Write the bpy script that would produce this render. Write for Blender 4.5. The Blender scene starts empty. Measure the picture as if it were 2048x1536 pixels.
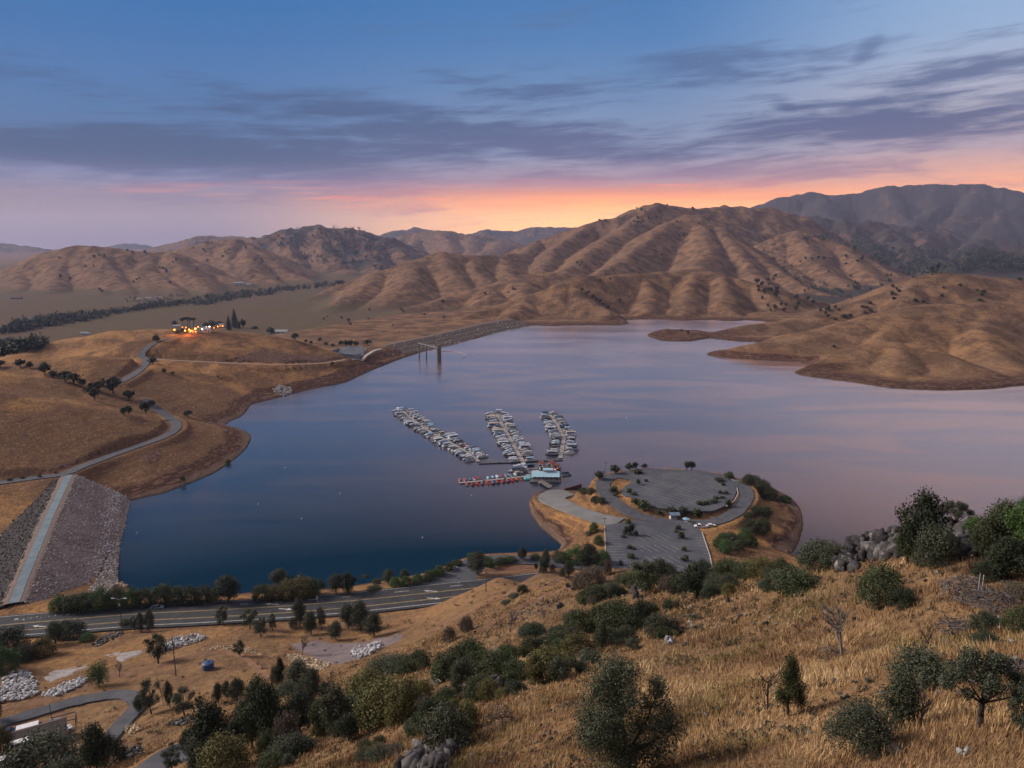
import bpy, bmesh, math, random
import numpy as np
from mathutils import Vector, Matrix
random.seed(11)
RNG = np.random.default_rng(7)
scene = bpy.context.scene
COL = scene.collection

# ------------------------------------------------------------------ camera geometry
CAM_H = 145.0            # metres above the lake
FOC = 1462.0             # focal length in pixels of the 2048 px wide photo
TH = math.radians(11.15) # camera tilt below the horizon
SN, CS = math.sin(TH), math.cos(TH)

def ray(px, py):
    u = (px - 1024.0) / FOC; v = (py - 768.0) / FOC
    return (u, CS - v * SN, -SN - v * CS)
def on_z(px, py, z=0.0):          # the point of a sight line at height z
    d = ray(px, py); t = (z - CAM_H) / d[2]
    return (d[0] * t, d[1] * t, z)
def at_depth(px, py, dep):        # the point of a sight line dep metres out
    d = ray(px, py); t = dep / d[1]
    return (d[0] * t, dep, CAM_H + d[2] * t)

# ------------------------------------------------------------------ noise
def _hash(ix, iy, seed):
    h = (ix.astype(np.int64) * 374761393 + iy.astype(np.int64) * 668265263 + seed * 974634777) & 0xFFFFFFFF
    h = ((h ^ (h >> 13)) * 1274126177) & 0xFFFFFFFF
    return (h ^ (h >> 16)) & 0xFFFF
def perlin(x, y, seed=0):
    xi = np.floor(x); yi = np.floor(y); fx = x - xi; fy = y - yi
    ux = fx * fx * fx * (fx * (fx * 6 - 15) + 10); uy = fy * fy * fy * (fy * (fy * 6 - 15) + 10)
    def g(ox, oy):
        a = _hash(xi + ox, yi + oy, seed) * (2 * math.pi / 65536.0)
        return np.cos(a) * (fx - ox) + np.sin(a) * (fy - oy)
    n0 = g(0, 0) * (1 - ux) + g(1, 0) * ux
    n1 = g(0, 1) * (1 - ux) + g(1, 1) * ux
    return (n0 * (1 - uy) + n1 * uy) * 1.5
def fbm(x, y, octv=4, seed=0):
    s = np.zeros_like(x); a = 0.5; t = 0.0
    for k in range(octv):
        s += a * perlin(x, y, seed + k * 17); t += a; a *= 0.5; x = x * 2.03 + 11.3; y = y * 2.03 - 7.7
    return s / t
def smooth(a, b, x):
    t = np.clip((x - a) / (b - a), 0, 1); return t * t * (3 - 2 * t)

# ------------------------------------------------------------------ lake outline
SHORE_PX = [(240,1166),(236,1140),(239,1090),(242,1050),(245,1020),(252,1005),(290,995),(330,986),(375,969),(430,946),(470,919),(493,897),
 (503,877),(497,866),(476,856),(452,850),(462,842),(482,834),(495,821),(505,808),(560,794),(620,779),(690,765),(720,752),(750,738),(775,728),
 (806,716),(850,702),(900,689),(953,677),(1000,662),(1022,654),(1060,651),(1110,652),(1180,650),(1230,650),(1258,647),(1250,641),(1268,639),(1320,638),(1360,641),
 (1420,640),(1470,642),(1490,640),(1530,643),(1545,649),(1505,657),(1450,663),(1418,666),(1395,662),(1340,660),(1300,667),(1296,672),(1325,681),(1380,682),(1420,676),(1480,683),
 (1560,685),(1640,684),(1560,694),(1440,702),(1412,709),(1450,713),(1520,719),(1590,723),(1625,731),(1588,745),(1625,753),(1700,763),(1780,775),(1880,780),
 (1980,778),(2050,770),(2120,775),(2200,800),(2420,840),(2560,900)]
PENIN_PX = [(1588,1112),(1586,1104),(1596,1086),(1604,1060),(1605,1040),(1600,1018),(1585,1000),(1566,988),(1542,977),(1505,966),(1470,957),(1420,951),(1370,946),(1300,944),(1240,952),(1200,964),
 (1165,977),(1145,983),(1122,980),(1093,985),(1070,993),(1060,1003),(1061,1026),(1078,1054),(1104,1075),(1121,1090),(1112,1102),(1060,1106),
 (1000,1108),(945,1112),(905,1126),(850,1146),(760,1164),(680,1176),(600,1181),(520,1186),(440,1190),(360,1192),(300,1190),(268,1182),(252,1172)]
lake_pts = [on_z(*p)[:2] for p in SHORE_PX] + [(560, 330), (520, 285), (420, 262), (300, 268), (200, 285)] + [on_z(*p)[:2] for p in PENIN_PX]
def smooth_closed(pts, n=3):
    P = np.array(pts); out = []
    for i in range(len(P)):
        p0, p1, p2, p3 = P[i-1], P[i], P[(i+1) % len(P)], P[(i+2) % len(P)]
        for k in range(n):
            t = k / n; t2 = t*t; t3 = t2*t
            c = 0.5*((2*p1) + (-p0+p2)*t + (2*p0-5*p1+4*p2-p3)*t2 + (-p0+3*p1-3*p2+p3)*t3)
            lin = p1*(1-t)+p2*t
            out.append(0.55*c + 0.45*lin)
    return np.array(out)
LAKE = smooth_closed(lake_pts, 3)

def poly_sd(x, y, P):      # signed distance to a closed polygon, + outside
    best = np.full(x.shape, 1e18); ins = np.zeros(x.shape, bool)
    n = len(P)
    for i in range(n):
        ax, ay = P[i]; bx, by = P[(i+1) % n]
        ex, ey = bx-ax, by-ay; wx, wy = x-ax, y-ay
        t = np.clip((wx*ex+wy*ey)/(ex*ex+ey*ey+1e-9), 0, 1)
        dx = wx-ex*t; dy = wy-ey*t
        np.minimum(best, dx*dx+dy*dy, out=best)
        if ay != by:
            c = ((ay > y) != (by > y)) & (x < (bx-ax)*(y-ay)/(by-ay)+ax)
            ins ^= c
    d = np.sqrt(best)
    return np.where(ins, -d, d)

# ------------------------------------------------------------------ ridges: (slope, rounding, scrub cover, [(px, py, depth) ...])
RIDGES = [
 (.35,200,.7,[(-220,478,9000),(0,485,9000),(60,491,9000),(115,503,9000)]),
 (.30,200,.8,[(215,499,12000),(260,485,12000),(315,496,12000)]),
 (.40,120,.6,[(320,493,7000),(360,482,7000),(420,468,7000),(480,470,7000),(560,480,7000)]),
 (.45,60,.75,[(735,475,9000),(790,458,9000),(830,453,9000),(870,459,9000),(900,459,9000),(930,465,9000),(980,456,9000),(1030,459,9000),(1080,450,9000),(1140,452,9000),(1250,455,9000)]),
 (.45,60,.6,[(750,480,6500),(830,464,6500),(880,458,6500),(940,467,6500),(1000,472,6500),(1070,494,6300)]),
 (.5,40,.5,[(880,457,6500),(905,490,5800),(890,522,5200)]),(.5,40,.35,[(1000,478,6300),(960,512,5300)]),(.5,40,.6,[(835,470,6500),(800,512,5500)]),(.5,40,.3,[(940,470,6400),(940,500,5700),(985,520,5200)]),
 (.5,60,.75,[(430,502,4800),(480,478,4800),(540,462,4800),(590,447,4800),(620,441,4800),(640,440,4800),(680,449,4800),(720,455,4800),(770,470,4700),(820,500,4500),(850,530,4200)]),
 (.55,40,.5,[(637,440,4800),(650,490,4300),(690,542,3600)]),(.55,40,.7,[(720,455,4800),(740,500,4200),(760,547,3500)]),(.55,40,.55,[(560,455,4800),(585,500,4200),(620,552,3500)]),(.5,40,.25,[(500,470,4800),(540,520,4000),(590,558,3300)]),
 (.55,40,.6,[(790,480,4700),(810,520,4100),(830,550,3500)]),(.55,40,.75,[(680,449,4800),(700,490,4300),(725,520,3900)]),
 (.5,30,.0,[(-220,548,2900),(-60,535,2900),(0,543,2900),(55,521,2900),(102,504,2900),(133,493,2900),(157,489,2900),(191,490,2900),(232,495,2900),(297,504,2900),(335,500,2950),(372,514,2950),(410,531,2900),(448,548,2850),(480,563,2750)]),
 (.5,22,.0,[(157,489,2900),(190,530,2700),(262,582,2350)]),(.5,22,.0,[(157,489,2900),(120,540,2650),(90,592,2300)]),(.5,22,.0,[(297,504,2900),(305,545,2650),(372,592,2250)]),
 (.5,22,.0,[(335,500,2950),(380,550,2600),(440,592,2250)]),(.5,22,.0,[(55,521,2900),(40,570,2500),(15,612,2200)]),(.5,22,.0,[(191,490,2900),(235,545,2600),(205,602,2250)]),(.5,22,0,[(232,495,2900),(275,540,2700),(320,590,2300)]),
 (.5,30,.12,[(300,507,3600),(380,490,3600),(440,478,3600),(470,475,3600),(495,482,3600),(530,510,3300),(570,540,3100),(620,562,2900)]),
 (.5,25,.1,[(470,475,3600),(450,520,3200),(480,562,2800)]),(.5,25,.15,[(495,482,3600),(505,530,3000),(555,567,2750)]),(.5,25,.05,[(420,482,3600),(410,520,3300),(430,552,2950)]),
 (.6,22,.55,[(960,520,3300),(1000,508,3300),(1040,493,3300),(1080,478,3300),(1130,462,3300),(1180,443,3300),(1220,428,3300),(1260,415,3300),(1290,406,3300),(1310,402,3300),(1340,409,3300),(1380,414,3300),(1430,412,3400),(1460,408,3500),(1500,412,3500),(1540,411,3600),(1600,425,3700)]),
 (.6,18,.08,[(1310,402,3300),(1250,450,3000),(1180,500,2600),(1130,542,2200)]),(.6,18,.05,[(1180,443,3300),(1120,490,2900),(1080,532,2500)]),(.6,18,.0,[(1080,478,3300),(1040,510,2900),(1020,542,2600)]),
 (.6,18,.05,[(1378,424,2900),(1330,445,2800),(1290,480,2600),(1240,520,2300),(1190,547,2100)]),(.6,18,.05,[(1378,424,2900),(1430,450,2800),(1480,485,2600),(1540,530,2400),(1600,570,2100),(1660,595,1950),(1720,612,1850)]),
 (.6,18,.0,[(1400,440,2850),(1408,490,2500),(1400,532,2150)]),(.6,18,.0,[(1455,470,2680),(1500,540,2250),(1560,585,1950),(1610,607,1800)]),
 (.55,20,.2,[(1530,485,3000),(1560,470,3000),(1600,458,3000),(1640,468,2950),(1690,490,2850),(1740,520,2700),(1800,552,2500)]),
 (.55,20,.35,[(1600,458,3000),(1620,510,2600),(1680,560,2250),(1730,592,2050)]),(.55,20,.4,[(1690,490,2850),(1730,540,2450),(1770,572,2250)]),(.55,20,.5,[(1560,470,3000),(1570,520,2650),(1620,570,2250)]),
 (.5,22,.0,[(620,597,2150),(690,567,2250),(760,540,2300),(830,517,2350),(880,503,2400),(930,507,2450),(990,510,2600),(1040,505,2800)]),
 (.5,20,0,[(880,503,2400),(910,550,2150),(930,587,1950)]),(.5,20,0,[(940,508,2450),(960,545,2250),(990,582,2000)]),(.5,20,0,[(830,517,2350),(820,560,2050),(770,602,1850)]),(.5,20,0,[(760,540,2300),(720,580,2000),(670,612,1800)]),
 (.5,20,0,[(1000,512,2600),(1020,545,2300),(1045,560,2150)]),
 (.5,22,0,[(820,615,1700),(900,591,1850),(960,571,1950),(1030,550,2050),(1090,541,2100),(1150,545,2150)]),(.5,20,0,[(1030,550,2050),(1045,580,1850),(1065,603,1700)]),(.5,20,0,[(960,571,1950),(985,590,1800)]),
 (.6,16,.0,[(845,668,1240),(900,645,1310),(960,621,1400),(1060,590,1480),(1130,562,1500),(1170,548,1550),(1280,545,1650),(1350,541,1690),(1390,535,1700),(1440,546,1680),(1480,555,1650),(1570,580,1600),(1680,612,1600)]),
 (.65,14,0,[(1140,560,1510),(1180,596,1420),(1220,620,1370),(1256,643,1330)]),(.6,14,0,[(1390,537,1700),(1372,590,1500),(1362,630,1390)]),(.6,14,0,[(1450,548,1660),(1440,600,1480),(1478,634,1390)]),(.6,14,0,[(1280,546,1650),(1305,590,1500),(1290,630,1400)]),
 (.6,14,0,[(1060,590,1480),(1030,622,1360),(1000,645,1290)]),(.6,14,0,[(1510,563,1640),(1560,605,1510)]),
 (.45,12,.0,[(1296,671,1125),(1335,657,1140),(1385,666,1125)]),(.4,8,0,[(1385,667,1125),(1430,665,1130)]),
 (.5,30,.05,[(1430,665,1130),(1500,650,1170),(1580,637,1200),(1660,618,1230),(1730,597,1250),(1790,572,1270),(1840,553,1290),(1890,545,1300),(1950,550,1300),(2048,556,1300),(2250,560,1300)]),
 (.6,10,0,[(1840,553,1290),(1815,580,1220)]),
 (.5,34,.0,[(1412,711,890),(1450,702,900),(1530,684,920),(1620,662,940),(1700,642,960),(1780,620,980),(1840,609,1000),(1900,605,1010),(1980,603,1010),(2048,600,1010),(2250,590,1010)]),
 (.55,9,0,[(1780,620,980),(1775,655,920),(1762,683,870)]),(.5,12,0,[(1980,603,1010),(1965,660,900),(1995,710,820),(2060,742,765)]),(.5,12,0,[(2080,600,1010),(2090,680,880),(2150,740,790)]),
 (.55,14,.0,[(1584,745,806),(1640,722,830),(1700,700,850),(1760,683,870),(1820,685,860),(1880,705,830),(1950,732,790),(2030,762,740)]),(.5,10,0,[(1790,683,865),(1800,735,785),(1790,766,745)]),
 (.5,100,1.0,[(1480,425,7000),(1530,409,7000),(1580,388,7000),(1640,381,7000),(1690,386,7000),(1740,373,7000),(1780,367,7000),(1850,367,7000),(1900,366,7000),(1960,366,7000),(2010,374,7000),(2048,384,7000),(2150,400,7000),(2300,380,7000)]),
 (.55,50,.95,[(1780,367,7000),(1800,420,6000),(1850,455,5200)]),(.55,50,.95,[(1640,381,7000),(1650,420,6200),(1700,450,5400)]),(.55,50,.85,[(1960,366,7000),(1930,420,6000),(1880,460,5300)]),(.55,50,.85,[(2048,384,7000),(2000,430,6000),(1960,470,5200)]),(.55,50,.9,[(1870,366,7000),(1870,410,6200),(1840,440,5500)]),
 (.5,40,.9,[(1400,425,4600),(1460,412,4600),(1540,411,4700),(1600,428,4600),(1680,432,4600),(1760,440,4600),(1850,450,4600),(1950,470,4500),(2048,480,4400),(2250,480,4400)]),
 (.5,30,.88,[(1680,432,4600),(1720,480,3900),(1790,522,3300)]),(.5,30,.85,[(1850,450,4600),(1860,490,3900),(1870,522,3400)]),(.5,30,.95,[(1950,470,4500),(1920,502,3800)]),(.5,30,.88,[(1760,440,4600),(1800,480,4000),(1830,512,3500)]),
 (.5,25,.85,[(1880,537,2700),(1930,512,2800),(1990,492,2900),(2048,495,2900),(2250,500,2900)]),
 (.4,18,.0,[(-250,725,505),(-100,730,500),(0,736,499),(50,738,495),(100,746,490),(150,758,489),(200,776,489),(250,797,490),(300,818,494),(345,836,505),(400,850,518),(450,862,528)]),
 (.45,20,.0,[(-60,724,640),(40,722,640),(100,714,640),(150,707,640),(200,706,640),(240,712,640),(270,725,630),(285,745,600)]),
 (.4,22,.0,[(-120,715,800),(0,699,800),(80,684,800),(150,671,800),(200,664,800),(235,661,800),(290,659,800),(330,660,790)]),(.45,14,0,[(190,700,740),(260,682,750),(310,677,760)]),(.4,14,0,[(80,684,800),(60,700,760),(20,715,720)]),
 (.46,16,.0,[(300,677,760),(340,668,770),(400,662,785),(450,657,790),(480,655,790),(520,661,795),(560,672,800),(600,684,800),(650,705,800),(690,722,810)]),
 (.5,10,0,[(330,722,690),(400,765,650),(450,795,630),(490,818,618)]),(.5,12,0,[(540,668,790),(565,720,740),(610,762,708)]),(.5,10,0,[(430,690,755),(440,740,700),(500,785,670)]),
 (.55,12,0,[(690,715,850),(730,695,900),(765,690,930)]),
]
# ------------------------------------------------------------------ base surface through control points
CTRL_Z = [(0,690,-30),(200,650,-30),(400,605,-30),(600,575,-30),(680,560,-30),(600,640,-30),(750,640,-26),(850,655,-18),(700,690,-25),(450,640,-30),(0,640,-28),(0,600,-22),(250,600,-28),(900,615,-20),(1050,602,-8),
 (0,962,17),(140,945,17),(-120,1075,-6),(-60,1210,2),(0,1218,12.6),(58,1214,12.8),(28,1212,13),(-60,1262,12),(0,1254,12),(280,1232,12),(560,1217,12),(700,1205,12),(820,1193,12),(930,1180,12),(935,1140,9),(945,1126,8),
 (100,1235,11.5),(300,1200,6),(600,1190,6),(0,1290,13),(100,1300,15),(0,1350,22),(200,1350,24),(420,1335,28),(100,1420,27),(0,1440,28),(270,1390,29),(60,1480,31),(0,1530,36),(330,1510,46),(210,1500,38),(480,1310,24),(600,1270,17),(400,1270,17),(250,1275,15),(700,1300,25),(800,1290,29),(760,1235,16),(880,1207,16),
 (1000,1150,32),(1100,1130,58),(1230,1135,80),(900,1250,40),(850,1290,50),(1000,1230,62),(750,1380,75),(650,1380,55),(600,1340,32),(560,1400,60),(480,1400,42),(440,1440,58),(400,1536,80),(300,1460,45),(650,1536,98),(850,1500,108),(800,1420,92),(900,1400,102),(950,1330,92),
 (1024,1536,122),(1024,1420,115),(1100,1320,103),(1230,1536,123),(1250,1400,118),(1250,1260,100),(1150,1230,85),(1400,1200,99),(1330,1165,88),(1500,1150,99),(1500,1300,115),(1600,1450,126),(1400,1536,127),(1700,1300,120),(1700,1180,116),(1600,1140,110),(1685,1112,110),(1740,1086,115),(1790,1086,116),(1850,1078,118),(1910,1062,119.5),(1960,1080,120.5),(1950,1135,121.5),(2048,1130,123),(2048,1300,129),(1900,1300,126),(1800,1450,130),(2000,1536,133),
 (1300,1060,9),(1300,980,11),(1150,1020,6),(1500,1040,6),(1230,1100,9),(1400,1110,9),(1180,1080,6)]
CTRL_W = [(-4000,5000,-25),(0,6000,-20),(4000,6000,60),(0,9000,0),(-9000,9000,0),(9000,9000,80),(0,14000,0),(12000,3000,60),(-12000,3000,-30),(2500,2500,30),(1500,1800,10),(-1500,2500,-25),
 (0,0,132),(0,-60,135),(60,-20,132),(-60,-20,122),(-100,20,98),(0,-3000,200),(3000,-3000,200),(-3000,-2000,0),(-400,0,60),(-250,100,60),(300,0,112),
 (62,112,88),(65,130,66),(100,200,32),(130,290,4),(48,150,62),(70,220,24),(25,200,36),(35,255,10),(80,100,92),(150,210,36),(200,150,80),(250,240,20),(0,235,30),(0,262,14),(-15,285,8),(500,250,30),(-60,300,4),(200,420,0),(700,300,20)]
P = np.array([on_z(*c) for c in CTRL_Z] + [tuple(map(float, c)) for c in CTRL_W])
_n = len(P); _K = np.zeros((_n+3, _n+3))
_K[:_n, :_n] = -np.hypot(P[:, None, 0]-P[None, :, 0], P[:, None, 1]-P[None, :, 1]) - np.eye(_n)*0.6*0
_K[:_n, _n] = 1; _K[:_n, _n+1] = P[:, 0]/1000; _K[:_n, _n+2] = P[:, 1]/1000; _K[_n:, :_n] = _K[:_n, _n:].T
_W = np.linalg.solve(_K, np.concatenate([P[:, 2], np.zeros(3)]))
def base_h(x, y):
    s = _W[_n] + _W[_n+1]*x/1000 + _W[_n+2]*y/1000
    for i in range(_n):
        s = s - _W[i]*np.sqrt((x-P[i, 0])**2 + (y-P[i, 1])**2 + 4.0)
    return s

def dam_line(ptsA, zc):
    return [on_z(px, py, zc) for px, py in ptsA]
AUX_DAM = [on_z(*q) for q in [(28,1206,13.2),(44,1165,14.5),(66,1112,16.2),(100,1030,17.6),(138,950,18)]]
MAIN_DAM = dam_line([(742,697),(777,689),(855,673),(961,648),(1023,638)], 10.0)

def seg_max(x, y, pts, s, r):
    best = np.full(x.shape, -1e9)
    for (ax, ay, az), (bx, by, bz) in zip(pts[:-1], pts[1:]):
        ex, ey = bx-ax, by-ay; wx, wy = x-ax, y-ay
        t = np.clip((wx*ex+wy*ey)/(ex*ex+ey*ey+1e-9), 0, 1)
        dx = wx-ex*t; dy = wy-ey*t
        np.maximum(best, az+(bz-az)*t - s*(np.sqrt(dx*dx+dy*dy+r*r)-r), out=best)
    return best

def height0(x, y):
    x = np.asarray(x, float).ravel(); y = np.asarray(y, float).ravel()
    r = np.hypot(x, y)
    h = base_h(x, y); scrub = np.zeros_like(h); hill = np.full_like(h, -1e9)
    wa = 5*smooth(250, 500, r); wb = np.clip((r-600)*.014, 0, 55)
    xw = x + wa*fbm(x/70, y/70, 3, 1) + wb*fbm(x/420, y/420, 3, 3)
    yw = y + wa*fbm(x/70, y/70, 3, 2) + wb*fbm(x/420, y/420, 3, 4)
    # small erosion folds that follow the fall line of every hill
    er = fbm(xw/260, yw/260, 4, 31); er2 = fbm(xw/85, yw/85, 4, 37)
    for (s, rd, sc, pp) in RIDGES:
        pts = [at_depth(*q) for q in pp]
        zmax = max(q[2] for q in pts); ext = (zmax+40)/s + rd + 60
        x0 = min(q[0] for q in pts)-ext; x1 = max(q[0] for q in pts)+ext
        y0 = min(q[1] for q in pts)-ext; y1 = max(q[1] for q in pts)+ext
        m = np.nonzero((xw > x0) & (xw < x1) & (yw > y0) & (yw < y1))[0]
        if len(m) == 0: continue
        c = seg_max(xw[m], yw[m], pts, s, rd)
        k = np.clip(r[m]*.0012, .8, 3.5)
        old = hill[m]
        hh = np.clip(.5+.5*(c-old)/k, 0, 1)
        hill[m] = np.where(old < -1e8, c, old*(1-hh)+c*hh+k*hh*(1-hh))
        w = np.where(old < -1e8, 1, hh); scrub[m] = scrub[m]*(1-w) + sc*w
    k = np.clip(r*.008, 2.0, 16.0)
    w = np.clip(.5+.5*(hill-h)/k, 0, 1)
    base = h
    h = np.where(hill < -1e8, h, h*(1-w)+hill*w+k*w*(1-w))
    scrub = scrub*w + (1-w)*.95*smooth(.30, .42, x/np.maximum(y, 1))*smooth(1420, 1700, y)
    rise = np.clip((h-base)/45, 0, 1)*w
    far = np.clip((r-500)/2500, 0, 1)
    h = h + rise*(np.abs(er)*-1.0)*np.clip(r*.007, 0, 30)*(.6+scrub) + rise*er2*np.clip(r*.0022, 0, 6)*(1-.5*smooth(1500, 3000, r)) - rise*np.abs(fbm(xw/120, yw/120, 3, 33))*np.clip(r*.004, 0, 10)
    h = h + rise*scrub*smooth(2500, 4500, r)*((fbm(x/160, y/160, 4, 61)*34 - np.abs(fbm(x/380, y/380, 4, 62))*100)*(1-.55*smooth(5200, 6500, r)))
    h = h + fbm(x/30, y/30, 4, 41)*np.where(r < 420, 1.5, .7) + fbm(x/5.5, y/5.5, 3, 47)*.38*(1-smooth(120, 260, r))
    # lake bed and banks
    reg = np.nonzero((y > 225) & (y < 1750) & (x > -420) & (x < 1250))[0]
    sd = np.full(x.shape, 400.0)
    if len(reg): sd[reg] = poly_sd(x[reg], y[reg], LAKE)
    jit = fbm(x/9, y/9, 3, 71)*1.2*smooth(0, 12, np.abs(sd))
    bank = .15 + (.46-.14*smooth(-30, -120, x)*smooth(330, 420, y)*(1-smooth(800, 900, y))+.55*smooth(560, 760, y)*smooth(50, 200, x))*np.maximum(sd, 0) + jit*.3
    land = np.minimum(np.maximum(h, 2.5 - sd*.12), bank)
    kb = 5.0; hb = np.clip(.5+.5*(bank-np.maximum(h, 2.5-sd*.12))/kb, 0, 1)
    lo = np.maximum(h, 2.5-sd*.12)
    land = bank*(1-hb)+lo*hb-kb*hb*(1-hb)*np.clip(sd/10, 0, 1)
    land = np.where(sd > 300, h, np.maximum(land, .12+np.minimum(sd*.06, 1.0)))
    h = np.where(sd < 0, -.3-np.minimum(-sd*.35, 14), land)
    # earth cores of the two dams (the dams themselves are separate meshes on top)
    for pts, s1, s2, zo in ((AUX_DAM, .66, .66, 1.6), (MAIN_DAM, .30, .30, 1.2)):
        m = np.nonzero((x > min(p[0] for p in pts)-120) & (x < max(p[0] for p in pts)+60) & (y > min(p[1] for p in pts)-60) & (y < max(p[1] for p in pts)+90))[0]
        if len(m):
            c = seg_max(x[m], y[m], pts, s1, 0) + s1 - zo
            h[m] = np.maximum(h[m], np.where(c < -20, -1e9, c))
    return h, scrub, sd

FLAT = []      # things that level the ground under them
def line_dist(x, y, pts):
    best = np.full(x.shape, 1e18); zz = np.zeros_like(x); ww = np.zeros_like(x)
    for (ax, ay, az, aw), (bx, by, bz, bw) in zip(pts[:-1], pts[1:]):
        ex, ey = bx-ax, by-ay; wx, wy = x-ax, y-ay
        t = np.clip((wx*ex+wy*ey)/(ex*ex+ey*ey+1e-9), 0, 1)
        d = (wx-ex*t)**2+(wy-ey*t)**2; m = d < best
        best = np.where(m, d, best); zz = np.where(m, az+(bz-az)*t, zz); ww = np.where(m, aw+(bw-aw)*t, ww)
    return np.sqrt(best), zz, ww
def height(x, y):
    x = np.asarray(x, float).ravel(); y = np.asarray(y, float).ravel()
    h, scrub, sd = height0(x, y)
    for kind, data, marg in FLAT:
        if kind == 'line':
            xs = [p[0] for p in data]; ys = [p[1] for p in data]
        else:
            xs = data[0][:, 0]; ys = data[0][:, 1]
        e = 30+marg
        m = np.nonzero((x > min(xs)-e) & (x < max(xs)+e) & (y > min(ys)-e) & (y < max(ys)+e))[0]
        if len(m) == 0: continue
        if kind == 'line':
            d, z, wd = line_dist(x[m], y[m], data); d = d-wd/2
        else:
            d = poly_sd(x[m], y[m], data[0]); z = np.full(d.shape, data[1])
        cell = np.clip(np.hypot(x[m], y[m])*.006, 1.0, 6.0)
        w = smooth(cell, cell+marg, d)
        h[m] = (z-.45)*(1-w)+h[m]*w
    return h, scrub, sd

def march(pxs, fn=height0, zoff=0.0):      # first crossing of sight lines with the terrain function
    ts = np.geomspace(14, 5000, 1500); out = []
    D = np.array([ray(*p) for p in pxs]); D = D/D[:, 1:2]
    X = D[:, 0:1]*ts; Y = D[:, 1:2]*ts; Z = CAM_H+D[:, 2:3]*ts
    Hh = fn(X.ravel(), Y.ravel())[0].reshape(X.shape)
    below = Z < Hh
    for i in range(len(pxs)):
        k = np.argmax(below[i]) if below[i].any() else len(ts)-1
        out.append((X[i, k], Y[i, k], Hh[i, k]))
    return out
# ------------------------------------------------------------------ object helpers
def tag(o, label=None, cat=None, group=None, kind=None):
    if label: o['label'] = label
    if cat: o['category'] = cat
    if group: o['group'] = group
    if kind: o['kind'] = kind
    return o
def link(name, data, parent=None, loc=None):
    o = bpy.data.objects.new(name, data); COL.objects.link(o)
    if parent is not None: o.parent = parent
    if loc is not None: o.location = loc
    return o
def thing(name, label, cat, loc=(0,0,0), rz=0.0, group=None):
    o = bpy.data.objects.new(name, None); COL.objects.link(o)
    o.empty_display_size = .2; o.location = loc; o.rotation_euler = (0, 0, rz)
    return tag(o, label, cat, group)
def np_mesh(name, V, F, mats=(), smooth_=False, mi=None, attrs=None):
    """V (n,3), F (m,k) of one polygon size"""
    me = bpy.data.meshes.new(name); V = np.asarray(V, np.float32); F = np.asarray(F, np.int32)
    k = F.shape[1]
    me.vertices.add(len(V)); me.vertices.foreach_set('co', V.ravel())
    me.loops.add(F.size); me.loops.foreach_set('vertex_index', F.ravel())
    me.polygons.add(len(F)); me.polygons.foreach_set('loop_start', np.arange(0, F.size, k, dtype=np.int32))
    if smooth_: me.polygons.foreach_set('use_smooth', np.ones(len(F), bool))
    for m in mats: me.materials.append(m)
    if mi is not None: me.polygons.foreach_set('material_index', np.asarray(mi, np.int32))
    for an, (dom, arr) in (attrs or {}).items():
        a = me.attributes.new(an, 'FLOAT', dom); a.data.foreach_set('value', np.asarray(arr, np.float32).ravel())
    me.update(calc_edges=True)
    return me
class MB:            # mesh builder out of boxes, prisms, tubes
    def __init__(s): s.v = []; s.f = []; s.m = []
    def add(s, V, F, mi=0):
        o = len(s.v); s.v += [tuple(p) for p in V]; s.f += [tuple(i+o for i in f) for f in F]; s.m += [mi]*len(F); return s
    def box(s, c, d, mi=0, rz=0.0, taper=1.0, rx=0.0):
        V = []
        for z in (-.5, .5):
            t = taper if z > 0 else 1.0
            for x, y in ((-.5,-.5),(.5,-.5),(.5,.5),(-.5,.5)):
                p = Vector((x*d[0]*t, y*d[1]*t, z*d[2]))
                if rx: p = Matrix.Rotation(rx, 3, 'X') @ p
                if rz: p = Matrix.Rotation(rz, 3, 'Z') @ p
                V.append(p+Vector(c))
        return s.add(V, [(0,3,2,1),(4,5,6,7),(0,1,5,4),(1,2,6,5),(2,3,7,6),(3,0,4,7)], mi)
    def tube(s, a, b, ra, rb=None, n=6, mi=0, caps=True):
        rb = ra if rb is None else rb; a = Vector(a); b = Vector(b); d = (b-a)
        if d.length < 1e-6: return s
        d.normalize(); q = d.to_track_quat('Z', 'Y'); V = []
        for c, r in ((a, ra), (b, rb)):
            for i in range(n):
                t = 2*math.pi*i/n; V.append(c+q @ Vector((math.cos(t)*r, math.sin(t)*r, 0)))
        F = [(i, (i+1) % n, n+(i+1) % n, n+i) for i in range(n)]
        if caps: F += [tuple(range(n-1, -1, -1)), tuple(range(n, 2*n))]
        return s.add(V, F, mi)
    def path(s, pts, r0, r1, n=6, mi=0):
        m = len(pts)-1
        for i in range(m): s.tube(pts[i], pts[i+1], r0+(r1-r0)*i/m, r0+(r1-r0)*(i+1)/m, n, mi, caps=(i in (0, m-1)))
        return s
    def loft(s, rings, mi=0, cap=True, close=True):
        n = len(rings[0]); V = [p for r in rings for p in r]; F = []
        for i in range(len(rings)-1):
            for k in range(n if close else n-1):
                F.append((i*n+k, i*n+(k+1) % n, (i+1)*n+(k+1) % n, (i+1)*n+k))
        if cap: F += [tuple(range(n-1, -1, -1)), tuple(range((len(rings)-1)*n, len(rings)*n))]
        return s.add(V, F, mi)
    def mesh(s, name, mats, smooth_=False):
        me = bpy.data.meshes.new(name); me.from_pydata([tuple(v) for v in s.v], [], s.f)
        for m in (mats if isinstance(mats, (list, tuple)) else [mats]): me.materials.append(m)
        me.polygons.foreach_set('material_index', s.m)
        if smooth_: me.polygons.foreach_set('use_smooth', [True]*len(s.f))
        me.update(); return me
    def build(s, name, mats, parent=None, loc=None, smooth_=False):
        return link(name, s.mesh(name, mats, smooth_), parent, loc)

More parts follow.
